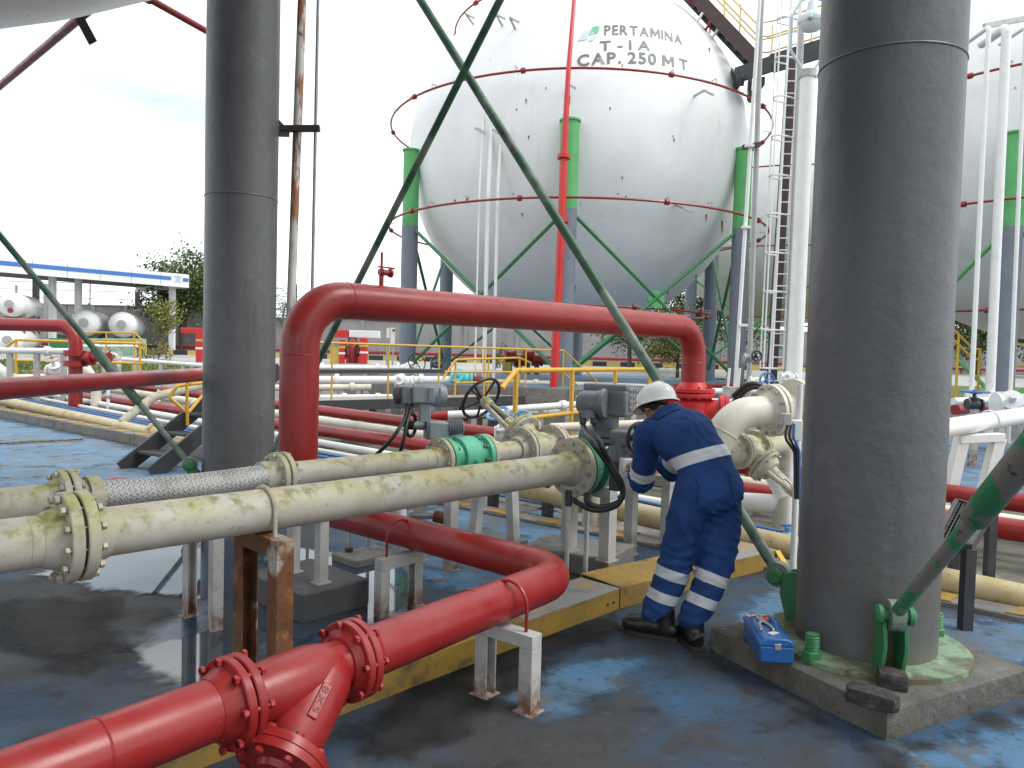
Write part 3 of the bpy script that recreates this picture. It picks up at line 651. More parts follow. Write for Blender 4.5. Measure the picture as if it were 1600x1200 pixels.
# braided hose: woven wires as real crossing strands over a core
h0 = B0 + dB * .15; h1 = Bh1 - dB * .125; Lh = (h1 - h0).length
hz_ = thing('braided_hose', 'grey stainless braided metal hose between two cream flanges', 'hose', tuple(h0))
M['braid'] = mat('braided_steel', (.46, .46, .445), .4, metal=.55, layers=[('noise', (.3, .28, .24), 5, .45, .62, .7), ('noise', (.36, .33, .15), 3.4, .52, .66, .7)])
def hosept(t): return h0 + dB * (Lh * t) - Z * (.012 * math.sin(math.pi * t))
obj('core', MB().tube([hosept(i / 16) for i in range(17)], rB - .006, 24), M['dark'], hz_)
sx = Z.cross(dB).normalized(); sz = dB.cross(sx)
def strand(k, n, sgn, turns, w=.0125):
    vs, fs = [], []; st = int(turns * 26)
    for i in range(st + 1):
        t = i / st; a = 2 * math.pi * (k / n + sgn * turns * t)
        rad = rB + .0016 * sgn * math.cos(math.pi * i)
        p = hosept(t); 
        tang = (dB * Lh + (sx * -math.sin(a) + sz * math.cos(a)) * (sgn * turns * 2 * math.pi * rad)).normalized()
        rn = sx * math.cos(a) + sz * math.sin(a); wd = tang.cross(rn)
        vs += [p + rn * (rad - .001) - wd * w / 2, p + rn * (rad + .0012), p + rn * (rad - .001) + wd * w / 2]
    for i in range(st):
        b = 3 * i; fs += [(b, b + 1, b + 4, b + 3), (b + 1, b + 2, b + 5, b + 4)]
    return vs, fs
q = MB()
for k in range(22):
    for sg in (1, -1): q.add(*strand(k, 22, sg, 2.6))
obj('braid', q, M['braid'], hz_, kind='stuff')

# ---- supports under A and B
pS = onA(412, 797); sv = V((dA.y, -dA.x, 0))
frame_support('pipe_support', 'rusty brown steel portal under the nearest cream pipe', pS, sv, .165, zA - rA - .004, M['rust'], leg=.085, beam=.085)
ubolt(tA, onA(412, 797), dA, rA, .13, M['cream'], .01)
pS2 = at_z(318, 757, zB); svB = V((dB.y, -dB.x, 0))
frame_support('pipe_support', 'white portal with rusted feet standing at the puddle under the braided hose', pS2 , svB, .16, zB - rB - .05, M['whitegrey'], leg=.06, beam=.06)
def plinth(name, label, c0, e1, e2, h, m, group=None, z0=0, cat='plinth', rough=.0):
    g = MB(); e1, e2 = V(e1), V(e2); c0 = V((c0[0], c0[1], z0))
    g.prism([(0, 0), (1, 0), (1, 1), (0, 1)], c0, e1, e2, Z * h)
    o = obj(name, g, m, None, bevel=.012, smooth=False, loc=tuple(c0)); tag(o, label, cat, group)
    return o
c0 = at_z(472, 977, 0); vv = V((.74, -.67, 0)); uu = V((.67, .74, 0))
plinth('concrete_plinth', 'dark grey painted concrete block under the pipes behind the rusty portal', c0, -vv * .62, uu * .46, .172, M['concdark'], 'concrete plinths')
obj('bolt_cap', MB().lathe(at_y(488, 953, (c0 + uu * .1).y) - V((-.0, .006, 0)), V((.74, -.67, 0)), [(0, .014), (.01, .012)], 10), M['white'], bpy.data.objects['concrete_plinth'])
pc = c0 - vv * .27 + uu * .2
frame_support('pipe_support', 'white portal on the dark grey concrete block', pc, -vv, .15, zB - rB - .02, M['whitegrey'], leg=.06, beam=.06, z0=.172, flat=True)
# frames under B further right and under the green valves
for px, py, lab, spl in ((682, 716, 'white splayed portal under the left green valve', .0), (775, 706, 'white splayed portal right of the left green valve with its foot on a dark slab', .05)):
    pb = at_z(px, py, zB)
    frame_support('pipe_support', lab, pb + svB * .0, svB, .17, zB - rB - .03, M['whitegrey'], leg=.075, beam=.07, splay=spl, flat=True)
cS = at_z(770, 868, 0)
plinth('concrete_plinth', 'low dark slab beneath the splayed portal right of the left green valve', cS, -vv * .5, uu * .42, .06, M['concdark'], 'concrete plinths')
c1 = at_z(950, 906, 0)
plinth('concrete_plinth', 'grey concrete block carrying white posts under the right green valve', c1, V((-.62, .27, 0)), V((.25, .42, 0)), .15, M['conc'], 'concrete plinths')
frame_support('pipe_support', 'white portal on the concrete block under the right green valve', onA(922, 726), sv, .17, zA - rA - .03, M['whitegrey'], leg=.085, beam=.08, z0=.15, flat=True)
frame_support('pipe_support', 'white portal with rusty edge just left of the worker', A1 + dA * .92, sv, .165, zA - rA - .03, M['whitegrey'], leg=.075, beam=.08, flat=True)
# low broken slab with rod under the red pipe
cB = at_z(556, 890, 0)
sl = plinth('concrete_slab', 'small cracked grey concrete slab in the puddle beneath the red pipe', cB, -vv * .30, uu * .4, .06, M['conc'], 'concrete plinths')
pR = at_z(545, 862, .06)
t = thing('rod_stand', 'thin grey threaded rod standing on the small cracked slab', 'rod', tuple(pR))
obj('rod', MB().cyl(pR, pR + Z * .34, .014, seg=10), M['steel'], t); obj('nut', MB().cyl(pR, pR + Z * .03, .03, seg=6), M['stone'], t)
pR2 = at_z(575, 853, .06); obj('rod', MB().cyl(pR2, pR2 + Z * .34, .014, seg=10), M['steel'], t)
# little drain valve seen between the pipes
pV = at_y(625, 800, 5.2)
t = thing('drain_valve', 'small white drain valve with rusty cap above the red pipe', 'valve', tuple(pV), 'small drain valves')
obj('body', MB().lathe(pV - Z * .05, Z, [(0, .036), (.01, .045), (.08, .045), (.085, .03), (.11, .03)], 14), M['white'], t)
obj('cap', MB().lathe(pV + Z * .06, Z, [(0, .03), (.03, .03)], 8).bar(pV + Z * .075 - V((.05, 0, 0)), pV + Z * .075 + V((.05, 0, 0)), .014), M['rust'], t)
obj('stem', MB().cyl(pV - Z * .35, pV - Z * .05, .018, seg=10), M['steel'], t)
pV = at_y(668, 805, 5.5)
t = thing('hose_nozzle', 'grey nozzle with rusty end cap lying between the pipe supports', 'nozzle', tuple(pV))
obj('stem', MB().cyl(pV - V((.13, 0, 0)), pV + V((.05, 0, 0)), .028, seg=12), M['steel'], t)
obj('cap', MB().cyl(pV + V((.05, -.0, -.005)), pV + V((.15, -.02, -.02)), .045, seg=10), M['rust'], t)

# ---- red fire main: overhead loop, down leg, along the floor, strainer
zT = 1.90; zC = .45; rO = .135; rC = .092
leg = at_y(467, 640, 5.3); leg = V((leg.x, leg.y, 0))
far = at_z(1082, 520, zT); farleg = V((2.06, 8.65, 0))
corner = at_z(888, 897, zC); nearend = at_z(365, 1096, zC); dC = (nearend - corner).normalized()
tO = pipe_thing('red_fire_pipe', 'thick red overhead fire pipe looping over the valves between two upright legs', 'red fire water pipes', tuple(leg))
obj('pipe', MB().tube([leg + Z * (zC + .32), leg + Z * zT, farleg + Z * zT, farleg + Z * 1.16], rO, 36, bend=.34, bs=10), M['red'], tO)
obj('reducer', MB().lathe(leg + Z * zC, Z, [(.1, rC), (.2, rC), (.32, rO)], 28), M['red'], tO)
for p, a in ((leg + Z * 1.50, Z), (leg + Z * zT + (farleg - leg).normalized() * .36, farleg - leg), (farleg + Z * zT - (farleg - leg).normalized() * .4, farleg - leg), (farleg + Z * 1.5, Z)): seam(tO, p, a, rO, M['red'])
t = pipe_thing('red_fire_pipe', 'red fire pipe low over the floor, bending in front of the yellow cover plates', 'red fire water pipes', tuple(corner))
F1 = nearend; F2 = at_z(548, 1031, zC)
obj('pipe', MB().tube([leg + Z * (zC + .1), leg + Z * zC, corner, F2 - dC * .02], rC, 32, bend=.24, bs=9), M['red'], t)
obj('pipe', MB().cyl(F1 + dC * .02, F1 + dC * 1.45, rC, seg=36), M['red'], t)
for p, a in ((corner - dC * -.26, dC), (corner + (leg + Z * zC - corner).normalized() * .26, leg + Z * zC - corner), (corner + dC * .75, dC), (F1 + dC * .4, dC)): seam(t, p, a, rC, M['red'])
flange_pair(t, F1, dC, .142, rC, M['red'], M['boltr'], th=.03, gap=.006, nb=8, br=.0125, hub=.05, sides=(0, 1))
flange_pair(t, F2, dC, .142, rC, M['red'], M['boltr'], th=.03, gap=.006, nb=8, br=.0125, hub=.05, sides=(1, 0))
tR = t
# Y strainer between F2 and F1
st = thing('y_strainer', 'red cast Y strainer with bolted cover in the low red fire pipe', 'strainer', tuple((F1 + F2) / 2))
flange_pair(st, F1, dC, .142, rC, M['red'], M['boltr'], th=.03, gap=.006, nb=8, br=.0125, hub=.02, sides=(1, 0))
flange_pair(st, F2, dC, .142, rC, M['red'], M['boltr'], th=.03, gap=.006, nb=8, br=.0125, hub=.02, sides=(0, 1))
Ls = (F1 - F2).length
obj('body', MB().lathe(F2, dC, [(.03, rC), (.06, rC * .9), (.10, rC * .95), (.15, rC * 1.06), (.20, rC * 1.12), (Ls - .12, rC * 1.1), (Ls - .06, rC * 1.02), (Ls - .03, rC)], 32), M['red'], st)
yd = (dC * .74 - Z * .52 + V((-dC.y, dC.x, 0)) * .30).normalized(); y0 = F2 + dC * .10
bb = obj('branch', MB().lathe(y0, yd, [(-.06, .05), (-.02, .085), (.05, .102), (.24, .102), (.27, .092), (.31, .092)], 28), M['red'], st)
obj('cover', MB().lathe(y0 + yd * .30, yd, [(0, .09), (0, .142), (.026, .142), (.026, .142), (.028, .138), (.03, .142), (.056, .142), (.058, .07), (.075, .06)], 30), M['red'], bb)
bolts(bb, y0 + yd * .329, yd, .121, 8, .065, .0125, M['boltr'])
# raised casting plate with figures on the branch
sd_ = dC.cross(yd).normalized(); 
vis = sd_ if sd_.dot(EYE - y0) > 0 else -sd_
pl0 = y0 + yd * .16 + vis * .1045
pe = (EYE - pl0).normalized(); pe = (vis * .8 + (pe - yd * pe.dot(yd)).normalized() * .6).normalized(); pl0 = y0 + yd * .16 + pe * .103
px_ = pe.cross(yd).normalized()
plt = obj('casting_plate', MB().box(pl0, (.034, .12, .012), (px_, yd, pe)), M['red'], bb, bevel=.003)
gl, W_ = glyphs('8X5'); lm_ = mat('darker_red_relief', (.12, .008, .01), .5)
for vs, fs in gl:
    q = MB(); q.v = [tuple(pl0 + pe * .0075 - yd * .048 + yd * (v.x / W_ * .09) - px_ * ((v.y - .35) * -.032)) for v in vs]; q.f = fs
    bb2 = obj('letter', q, lm_, bb, smooth=False)
# supports of the red pipe
vr = V((-dC.y, dC.x, 0)); pz = at_z(795, 942, zC)
ts = frame_support('pipe_support', 'small white portal under the red pipe in front of the yellow cover', pz, vr, .125, zC - rC - .012, M['whitegrey'], leg=.07, beam=.06)
ubolt(ts, pz, dC, rC, .14, M['red'], .008)
vb = (corner - (leg + Z * zC)).normalized(); pz = at_z(625, 838, zC); vs_ = V((-vb.y, vb.x, 0))
ts = frame_support('pipe_support', 'white portal standing in the puddle under the back run of the red pipe', pz, vs_, .13, zC - rC - .012, M['whitegrey'], leg=.065, beam=.07)
ubolt(ts, pz, vb, rC, .14, M['red'], .008)
# gauge tap on top of the overhead pipe
e = (farleg - leg).normalized(); g0 = leg + Z * zT + e * .66
g0 = g0 + Z * (rO - .01)
t = thing('vent_valve', 'small red vent valve with tee handle on top of the red overhead pipe', 'valve', tuple(g0))
obj('stem', MB().cyl(g0, g0 + Z * .13, .018, seg=10).cyl(g0 + Z * .13, g0 + Z * .26, .01, seg=8), M['red'], t)
obj('body', MB().lathe(g0 + Z * .11 - e * .02, e, [(0, .025), (.02, .034), (.05, .022), (.09, .022), (.09, .034), (.11, .034)], 12), M['red'], t)
obj('handle', MB().bar(g0 + Z * .15 - e * .03, g0 + Z * .15 + e * .12, .012), M['red'], t)
# valve body at the foot of the far leg
p = farleg + Z * 1.16
t = thing('red_valve', 'bright red fire valve body bolted under the right leg of the overhead pipe', 'valve', tuple(p))
flange_pair(t, p, Z, .25, rO, M['redbright'], M['boltr'], th=.045, gap=.01, nb=12, br=.016, joined=True)
obj('body', MB().lathe(p, -Z, [(.05, rO * 1.1), (.10, .2), (.24, .2), (.3, .12)], 28), M['redbright'], t)
q = p - Z * .2; s = V((.98, -.18, 0))
obj('outlet', MB().lathe(q, s, [(0, .13), (.30, .13), (.30, .185), (.35, .185), (.352, .13), (.356, .185), (.4, .185), (.41, .08), (.5, .07), (.5, .11), (.55, .11)], 26), M['redbright'], t)
for k in (0, .25): obj('hose', MB().tube([q + s * .42 + V((0, -.1, .1 + k * .3)), q + s * .6 + V((0, -.2, .34 + k * .2)), q + s * .8 + V((.05, -.1, .2)), q + s * .95 + V((.1, 0, -.2)), q + s * 1.0 + V((.2, 0, -.5))], .028, 8, bend=.15), M['black'], t)
obj('stand', MB().cyl(V((p.x, p.y, -.13)), p - Z * .28, .07, seg=14), M['redbright'], t)
# red header crossing in front of the left brace rod
h0_ = at_z(-120, 616.5, 1.22); h1_ = at_z(304, 586, 1.22); hd = (h1_ - h0_).normalized()
t = pipe_thing('red_fire_pipe', 'straight red fire pipe at eye level running behind the left column', 'red fire water pipes', tuple(h1_))
obj('pipe', MB().tube([h0_ - hd * .6, h1_ + hd * .75, h1_ + hd * .75 - Z * 1.22], .075, 28, bend=.14, bs=8), M['red'], t)

# ---- yellow edged cover plates over the cable trench
def cover(label, a, b, wd, h, plates):
    a, b = V(a), V(b); d = (b - a).normalized(); nn = V((-d.y, d.x, 0)); L = (b - a).length
    t = thing('trench_cover', label, 'trench cover', tuple(a), 'yellow edged trench covers')
    obj('front_edge', MB().box((a + b) / 2 + nn * .005 + Z * (h / 2), (L, .01, h), (d, nn, Z)), M['yellowplate'], t, bevel=.002)
    obj('back_edge', MB().box((a + b) / 2 + nn * (wd - .005) + Z * (h / 2), (L, .01, h), (d, nn, Z)), M['yellowplate'], t)
    for i in range(plates):
        l0 = L * i / plates; l1 = L * (i + 1) / plates
        m = M['greyplate'] if i % 2 == 1 else M['yellowplate']
        obj('top_plate', MB().box(a + d * ((l0 + l1) / 2) + nn * (wd / 2) + Z * (h + .004), (l1 - l0 - .006, wd, .008), (d, nn, Z)), m, t, bevel=.002)
    for k in (.06, .12):
        p = b - d * k + Z * (h * .45); obj('rivet', MB().lathe(p, -nn, [(0, .008), (.006, .007)], 8), M['stone'], t)
    return t
k0 = at_z(250, 1226, 0); k1 = at_z(967, 952, 0); k2 = at_z(1213, 886, 0)
kd = (k1 - k0).normalized()
cover('long yellow edged trench cover running behind the low red pipe', k0 - kd * .6, k1, .30, .125, 4)
cover('short yellow edged trench cover with grey top behind the worker', k1 + kd * .012, k2, .36, .125, 2)
kb = (k2 - k1).normalized()
obj('end_bracket', MB().bar(k2 + Z * .125, k2 + V((.06, -.1, .0)), .05, .012), M['yellow'], bpy.data.objects['trench_cover.001'])

# ---- conduits for the right actuator
for px, py, lab in ((884, 922, 'thin white conduit pipe left of the pair below the right green valve'), (914, 914, 'thin white conduit pipe right of the pair below the right green valve')):
    p = at_z(px, py, 0); t = thing('conduit', lab, 'conduit', tuple(p), 'thin white conduits')
    obj('pipe', MB().cyl(p, p + Z * .60, .016, seg=12), M['whitegrey'], t); obj('coupling', MB().cyl(p + Z * .56, p + Z * .66, .024, seg=12), M['dark'], t)

# ---- green ball valves with electric actuators
def ball_valve(par_label, c, ax, rf, rp, L, m):
    t = thing('ball_valve', par_label, 'valve', tuple(c)); ax = V(ax).normalized()
    for s in (-1, 1):
        p = V(c) + ax * (s * (L / 2)); f = obj('flange', MB().lathe(p, -ax * s, [(0, rp), (0, rf), (.038, rf), (.04, rf * .8), (.055, rf * .74)], 36), m, t)
    obj('body', MB().lathe(c, ax, [(-L / 2 + .04, rf * .74), (-L * .22, rf * .80), (-L * .2, rf * .97), (L * .2, rf * .97), (L * .22, rf * .80), (L / 2 - .04, rf * .74)], 36), m, t)
    return t
LA = .46; cA = A1 + dA * (LA / 2 + .005)
vA = ball_valve('green ball valve in the nearest cream pipe beside the worker', cA, dA, .2, rA, LA, M['valvedark'])
flange_pair(tA, A1, dA, .2, rA, M['cream'], M['boltm'], th=.04, gap=.008, nb=12, br=.0135, sides=(1, 0))
obj('gasket', MB().lathe(A1, dA, [(-.003, .17), (.004, .17)], 30), M['gasket'], vA)
for s in (-1, 1): bolts(vA, cA + dA * (s * (LA / 2 - .05)), dA, .165, 12, .03, .014, M['boltg'])
LB = .40; cB_ = B1 + dB * (LB / 2 + .005)
vB = ball_valve('pale green ball valve in the second cream pipe', cB_, dB, .155, rB, LB, M['valvegreen'])
flange_pair(tB, B1, dB, .155, rB, M['cream'], M['boltm'], th=.036, gap=.008, nb=8, br=.012, sides=(1, 0))
for s in (-1, 1): bolts(vB, cB_ + dB * (s * (LB / 2 - .05)), dB, .125, 8, .03, .012, M['boltg'])
t1 = V((dB.y, -dB.x, 0)); p = cB_ + (t1 * .8 - Z * .1).normalized() * .148
obj('drain_plug', MB().lathe(p, t1, [(0, .022), (.025, .022), (.025, .012), (.035, .012)], 8), M['valvegreen'], vB)
obj('name_plate', MB().box(cA - Z * .02 + (EYE - cA).normalized() * 0 + sv * .19, (.09, .006, .05), (dA, sv, Z)), M['steel'], vA)
# downstream of A: hidden run behind the worker to the tilted gate valve
A2 = cA + dA * (LA / 2 + .005); G = A1 + dA * 2.42
flange_pair(tA, A2, dA, .2, rA, M['cream'], M['boltm'], th=.04, gap=.008, nb=12, br=.0135, sides=(0, 1))
GC = at_y(1166, 702, 6.4)
obj('pipe', MB().tube([A2 + dA * .03, A2 + dA * .5, GC - dA * .42, GC - dA * .18], [rA, rA, rA * .9, rA * .9], 28, bend=.2), M['cream'], tA)
# downstream of B
B2 = cB_ + dB * (LB / 2 + .005); flange_pair(tB, B2, dB, .155, rB, M['cream'], M['boltm'], th=.036, gap=.008, nb=8, br=.012, sides=(0, 1))
GB = at_z(838, 700, zB)
GB = B2 + dB * max(.35, (GB - B2).dot(dB))
obj('pipe', MB().cyl(B2 + dB * .03, GB - dB * .2, rB, seg=32), M['cream'], tB)

def handwheel(par, c, ax, rad, m, r=.014, spokes=5, hub=.035, name='handwheel'):
    ax = V(ax).normalized(); ref = Z if abs(ax.z) < .9 else V((1, 0, 0)); x = (ref - ax * ref.dot(ax)).normalized(); y = ax.cross(x)
    w_ = obj(name, MB().torus(c, ax, rad, r, 36, 8), m, par)
    q = MB().lathe(V(c) - ax * .03, ax, [(0, hub), (.06, hub)], 12); obj('hub', q, m, w_)
    for i in range(spokes):
        a = 2 * math.pi * i / spokes + .4; d = x * math.cos(a) + y * math.sin(a)
        obj('spoke', MB().cyl(V(c) + d * hub * .8 - ax * .02, V(c) + d * rad, r * .8, seg=8), m, w_)
    return w_
def gate_valve(label, c, ax, bd, rp, rf, m, wheel_m, Lb, wr, stick=.25, half=.19, wm=None):
    """flanged gate valve: body, bonnet, open yoke, stem and handwheel along bd"""
    ax = V(ax).normalized(); bd = V(bd).normalized(); t = thing('gate_valve', label, 'valve', tuple(c)); c = V(c)
    for s in (-1, 1):
        flange_pair(t, c + ax * (s * half), ax * s, rf, rp, m, M['boltm'], th=.032, gap=.008, nb=8, br=.012, hub=.05, joined=False)
    obj('body', MB().lathe(c, ax, [(-half + .03, rp), (-.10, rp * 1.1), (-.05, rp * 1.35), (.05, rp * 1.35), (.10, rp * 1.1), (half - .03, rp)], 28), m, t)
    obj('neck', MB().lathe(c, bd, [(0, rp * 1.2), (rp * 1.5, rp * 1.05), (rp * 1.9, rp * 1.05)], 24), m, t)
    bfl = flange_pair(t, c + bd * (rp * 1.9 + .03), bd, rf * .98, rp, m, M['boltm'], th=.028, gap=.006, nb=8, br=.011, hub=.05)
    b0 = rp * 1.9 + .09; x = ax
    yk = MB()
    for s in (-1, 1):
        yk.tube([c + bd * b0 + x * (s * rp * .9), c + bd * (b0 + .1) + x * (s * rp * .75), c + bd * (Lb - .06) + x * (s * .045), c + bd * Lb + x * (s * .02)], [.024, .022, .02, .02], 8)
        obj('yoke_arm', yk, m, t); yk = MB()
    obj('yoke_head', MB().lathe(c + bd * (Lb - .06), bd, [(0, .05), (.07, .055), (.1, .04)], 14), m, t)
    obj('gland', MB().lathe(c + bd * b0, bd, [(0, .06), (.05, .05), (.07, .05), (.08, .03), (.14, .03)], 14), m, t)
    obj('stem', MB().cyl(c + bd * b0, c + bd * (Lb + stick), .014, seg=10), wm or M['steel'], t)
    handwheel(t, c + bd * (Lb + .07), bd, wr, wheel_m)
    return t
gate_valve('cream gate valve with large black handwheel leaning left in the second cream pipe', GB, dB, (-V((dB.y, -dB.x, 0)) * .84 + Z * .46), .098, .185, M['cream'], M['black'], .70, .20, .22, wm=M['dark'])
obj('pipe', MB().tube([GB + dB * .2, GB + dB * .75, GB + dB * .75 - Z * .9], rB, 24, bend=.16), M['cream'], tB)
gv = gate_valve('cream gate valve with blue handwheel leaning down right of the worker', GC, dA, (sv * .74 - Z * .50), .09, .155, M['cream'], M['blue'], .54, .10, .05, half=.17)
obj('pipe', MB().tube([GC + dA * .19, GC + dA * .75, GC + dA * .75 - Z * .85], rA * .85, 24, bend=.16), M['cream'], tA)
# ================================================================ ACTUATORS, COLUMN FOOT, TOOLBOX, WORKER
def electric_actuator(name, label, D, parts, cables, wheel, m, base):
    t = thing(name, label, 'valve actuator', tuple(base), 'electric valve actuators')
    return t
hx = V((.88, -.475, 0)); hy = V((.475, .88, 0))
DA = cA.y - .06
def pa(px, py, dy=0): return at_y(px, py, DA + dy)
ta = thing('valve_actuator', 'dark grey electric actuator over the right green valve, looping black cables, beside the worker', 'actuator', tuple(cA + Z * .2), 'electric valve actuators')
k = DA / FPX
obj('motor_housing', MB().box(pa(958, 629), (.25, .18, .185), (hx, hy, Z)), M['actgrey'], ta, bevel=.018)
obj('housing_rib', MB().box(pa(950, 605), (.32, .13, .045), (hx, hy, Z)), M['actgrey'], ta, bevel=.012)
e = obj('motor_cover', MB().lathe(pa(948, 631, -.1), -hx, [(0, .095), (.015, .102), (.03, .102), (.03, .09), (.06, .09), (.06, .084), (.17, .082), (.2, .066), (.205, .02)], 28), M['actgrey'], ta)
obj('cable_gland_block', MB().cyl(pa(919, 640, -.1), pa(919, 652, -.1), .055, seg=20), M['actgrey'], e)
tp = obj('terminal_cover', MB().box(pa(984, 624, -.02), (.05, .15, .17), (hx, hy, Z)), M['actgrey'], ta, bevel=.01)
q0 = pa(984, 624, -.02) + hx * .025
for i in range(3):
    for j in range(4):
        obj('cover_bolt', MB().lathe(q0 + hy * (-.05 + i * .05) + Z * (-.06 + j * .04), hx, [(0, .011), (.01, .011)], 6), M['boltm'], tp)
obj('column_neck', MB().box(pa(948, 665), (.14, .14, .17), (hx, hy, Z)), M['actgrey'], ta, bevel=.02)
obj('column_flange', MB().box(pa(955, 688), (.17, .16, .03), (hx, hy, Z)), M['actgrey'], ta, bevel=.006)
obj('gear_drum', MB().lathe(pa(945, 690, .05), -hx, [(0, .11), (.02, .115), (.09, .115), (.12, .1), (.16, .1), (.165, .03)], 28), M['actgrey'], ta)
g2 = obj('gear_case', MB().box(pa(972, 684, -.34), (.13, .14, .10), (hx, hy, Z)), M['actgrey'], ta, bevel=.014)
obj('gear_ear', MB().box(pa(972, 676, -.12), (.11, .1, .055), (hx, hy, Z)), M['actgrey'], ta, bevel=.01)
obj('gear_neck', MB().lathe(pa(969, 712, -.34), Z, [(-.03, .085), (-.012, .085), (-.012, .07), (.05, .072), (.09, .066)], 24), M['actgrey'], ta)
obj('bracket', MB().box(pa(964, 741, -.30), (.075, .09, .21), (hx, hy, Z)), M['dark'], ta, bevel=.006)
obj('gear_shaft', MB().cyl(pa(982, 684, -.36), pa(996, 684, -.42), .022, seg=10), M['actgrey'], ta)
handwheel(ta, pa(998, 684, -.43), hx * .9 - hy * .45, .095, M['black'], r=.011, spokes=3)
# white switch box with the black arc emblem
sb = thing('switch_box', 'white valve position box with a dark arc emblem, at the worker\'s hand', 'box', tuple(pa(982, 741, -.43)))
bx = V((.98, .2, 0)); by = V((-.2, .98, 0)); bc = pa(983, 740, -.43)
obj('box_body', MB().box(bc, (.115, .08, .20), (bx, by, Z)), M['white'], sb, bevel=.008)
obj('emblem', MB().torus(bc + bx * .08 - by * .0425 + Z * -.01, by, .07, .012, 14, 4, R(120), R(240), bx), M['dark'], sb)
for z in (.05, .02, -.02): obj('print_line', MB().box(bc - by * .0415 + Z * z - bx * .02, (.03, .002, .006), (bx, by, Z)), M['dark'], sb)
def cable(par, pts, r=.017):
    P = [at_y(*p) for p in pts]; c = []
    for i in range(len(P) - 1):
        p0, p1, p2, p3 = P[max(i - 1, 0)], P[i], P[i + 1], P[min(i + 2, len(P) - 1)]
        for j in range(6):
            t = j / 6; c.append(.5 * ((2 * p1) + (p2 - p0) * t + (2 * p0 - 5 * p1 + 4 * p2 - p3) * t * t + (3 * p1 - p0 - 3 * p2 + p3) * t ** 3))
    c.append(P[-1]); g = obj('cable', MB().tube(c, r, 10), M['black'], par)
    return g
dz = DA - .5
for off, x1, y1 in ((0, 891, 778), (17, 916, 770)):
    g = cable(ta, [(910 + off, 648, DA - .1), (912 + off, 668, DA - .15), (925 + off * .7, 690, dz), (948 + off * .3, 722, dz), (968 + off * .2, 755, dz), (973, 772 + off * .2, dz), (962, 790 - off * .2, dz), (935, 797 - off * .3, dz), (912 + off * .3, 791 - off * .5, dz + .05), (x1, y1, DA - .1)], .019 if off == 0 else .016)
    obj('gland', MB().cyl(at_y(910 + off, 645, DA - .1), at_y(911 + off, 662, DA - .12), .024, seg=12), M['dark'], g)
obj('cable_tie', MB().torus(at_y(944, 701, dz), (at_y(955, 722, dz) - at_y(944, 701, dz)), .026, .004, 14, 6), M['white'], ta)

DB = cB_.y
def pb_(px, py, dy=0): return at_y(px, py, DB + dy)
hb = V((.96, .28, 0)); hc = V((-.28, .96, 0))
tb = thing('valve_actuator', 'light blue grey electric actuator over the left green valve with small black handwheel', 'actuator', tuple(cB_ + Z * .16), 'electric valve actuators')
M['actlight'] = mat('pale_actuator_grey_paint', (.21, .245, .275), .42, layers=[('noise', (.15, .17, .19), 6, .45, .7, .6), ('noise', (.3, .3, .3), 16, .62, .74, .4)], bump=(70, .06, .003))
obj('motor_body', MB().lathe(pb_(645, 616), hb, [(0, .075), (.0, .08), (.19, .08), (.225, .075), (.25, .055), (.255, .0)], 28), M['actlight'], tb)
obj('motor_block', MB().box(pb_(660, 616), (.17, .15, .13), (hb, hc, Z)), M['actlight'], tb, bevel=.015)
e = obj('terminal_head', MB().box(pb_(634, 617), (.085, .15, .135), (hb, hc, Z)), M['actgrey'], tb, bevel=.014)
obj('end_cap', MB().lathe(pb_(629, 618), -hb, [(0, .065), (.05, .065), (.065, .04)], 20), M['dark'], e)
for i in range(2): obj('clamp_strap', MB().box(pb_(668 + i * 16, 616) - hc * .076, (.012, .01, .1), (hb, hc, Z)), M['actgrey'], tb)
obj('neck', MB().box(pb_(663, 645), (.085, .09, .14), (hb, hc, Z)), M['actlight'], tb, bevel=.01)
obj('neck_ear', MB().box(pb_(672, 640), (.05, .06, .05), (hb, hc, Z)), M['actlight'], tb, bevel=.006)
obj('gear_case', MB().box(pb_(684, 672), (.15, .14, .125), (hb, hc, Z)), M['actlight'], tb, bevel=.012)
obj('gear_face', MB().box(pb_(667, 672), (.03, .15, .13), (hb, hc, Z)), M['actgrey'], tb, bevel=.01)
rb = MB()
prof = [(0, .062)]
for i in range(9): prof += [(.012 * i + .002, .066), (.012 * i + .007, .066), (.012 * i + .0075, .056), (.012 * i + .0115, .056)]
obj('ribbed_cone', MB().lathe(pb_(700, 668), hb, prof + [(.115, .05), (.12, 0)], 24), M['actgrey'], tb)
obj('stem_mount', MB().cyl(cB_ + Z * .13, pb_(684, 690), .05, seg=16), M['actlight'], tb)
obj('wheel_shaft', MB().cyl(pb_(664, 664), pb_(643, 664, -.1), .03, seg=12).cyl(pb_(643, 664, -.1), pb_(628, 672, -.14), .008, seg=8), M['actgrey'], tb)
handwheel(tb, pb_(642, 664, -.1), hb * .8 - hc * .55, .083, M['black'], r=.013, spokes=3)
cable(tb, [(636, 630, DB - .05), (634, 650, DB - .15), (622, 672, DB - .3), (605, 694, DB - .3), (586, 712, DB - .2)], .014)
cable(tb, [(644, 632, DB - .05), (636, 660, DB - .2), (631, 685, DB - .25), (624, 712, DB - .2)], .013)

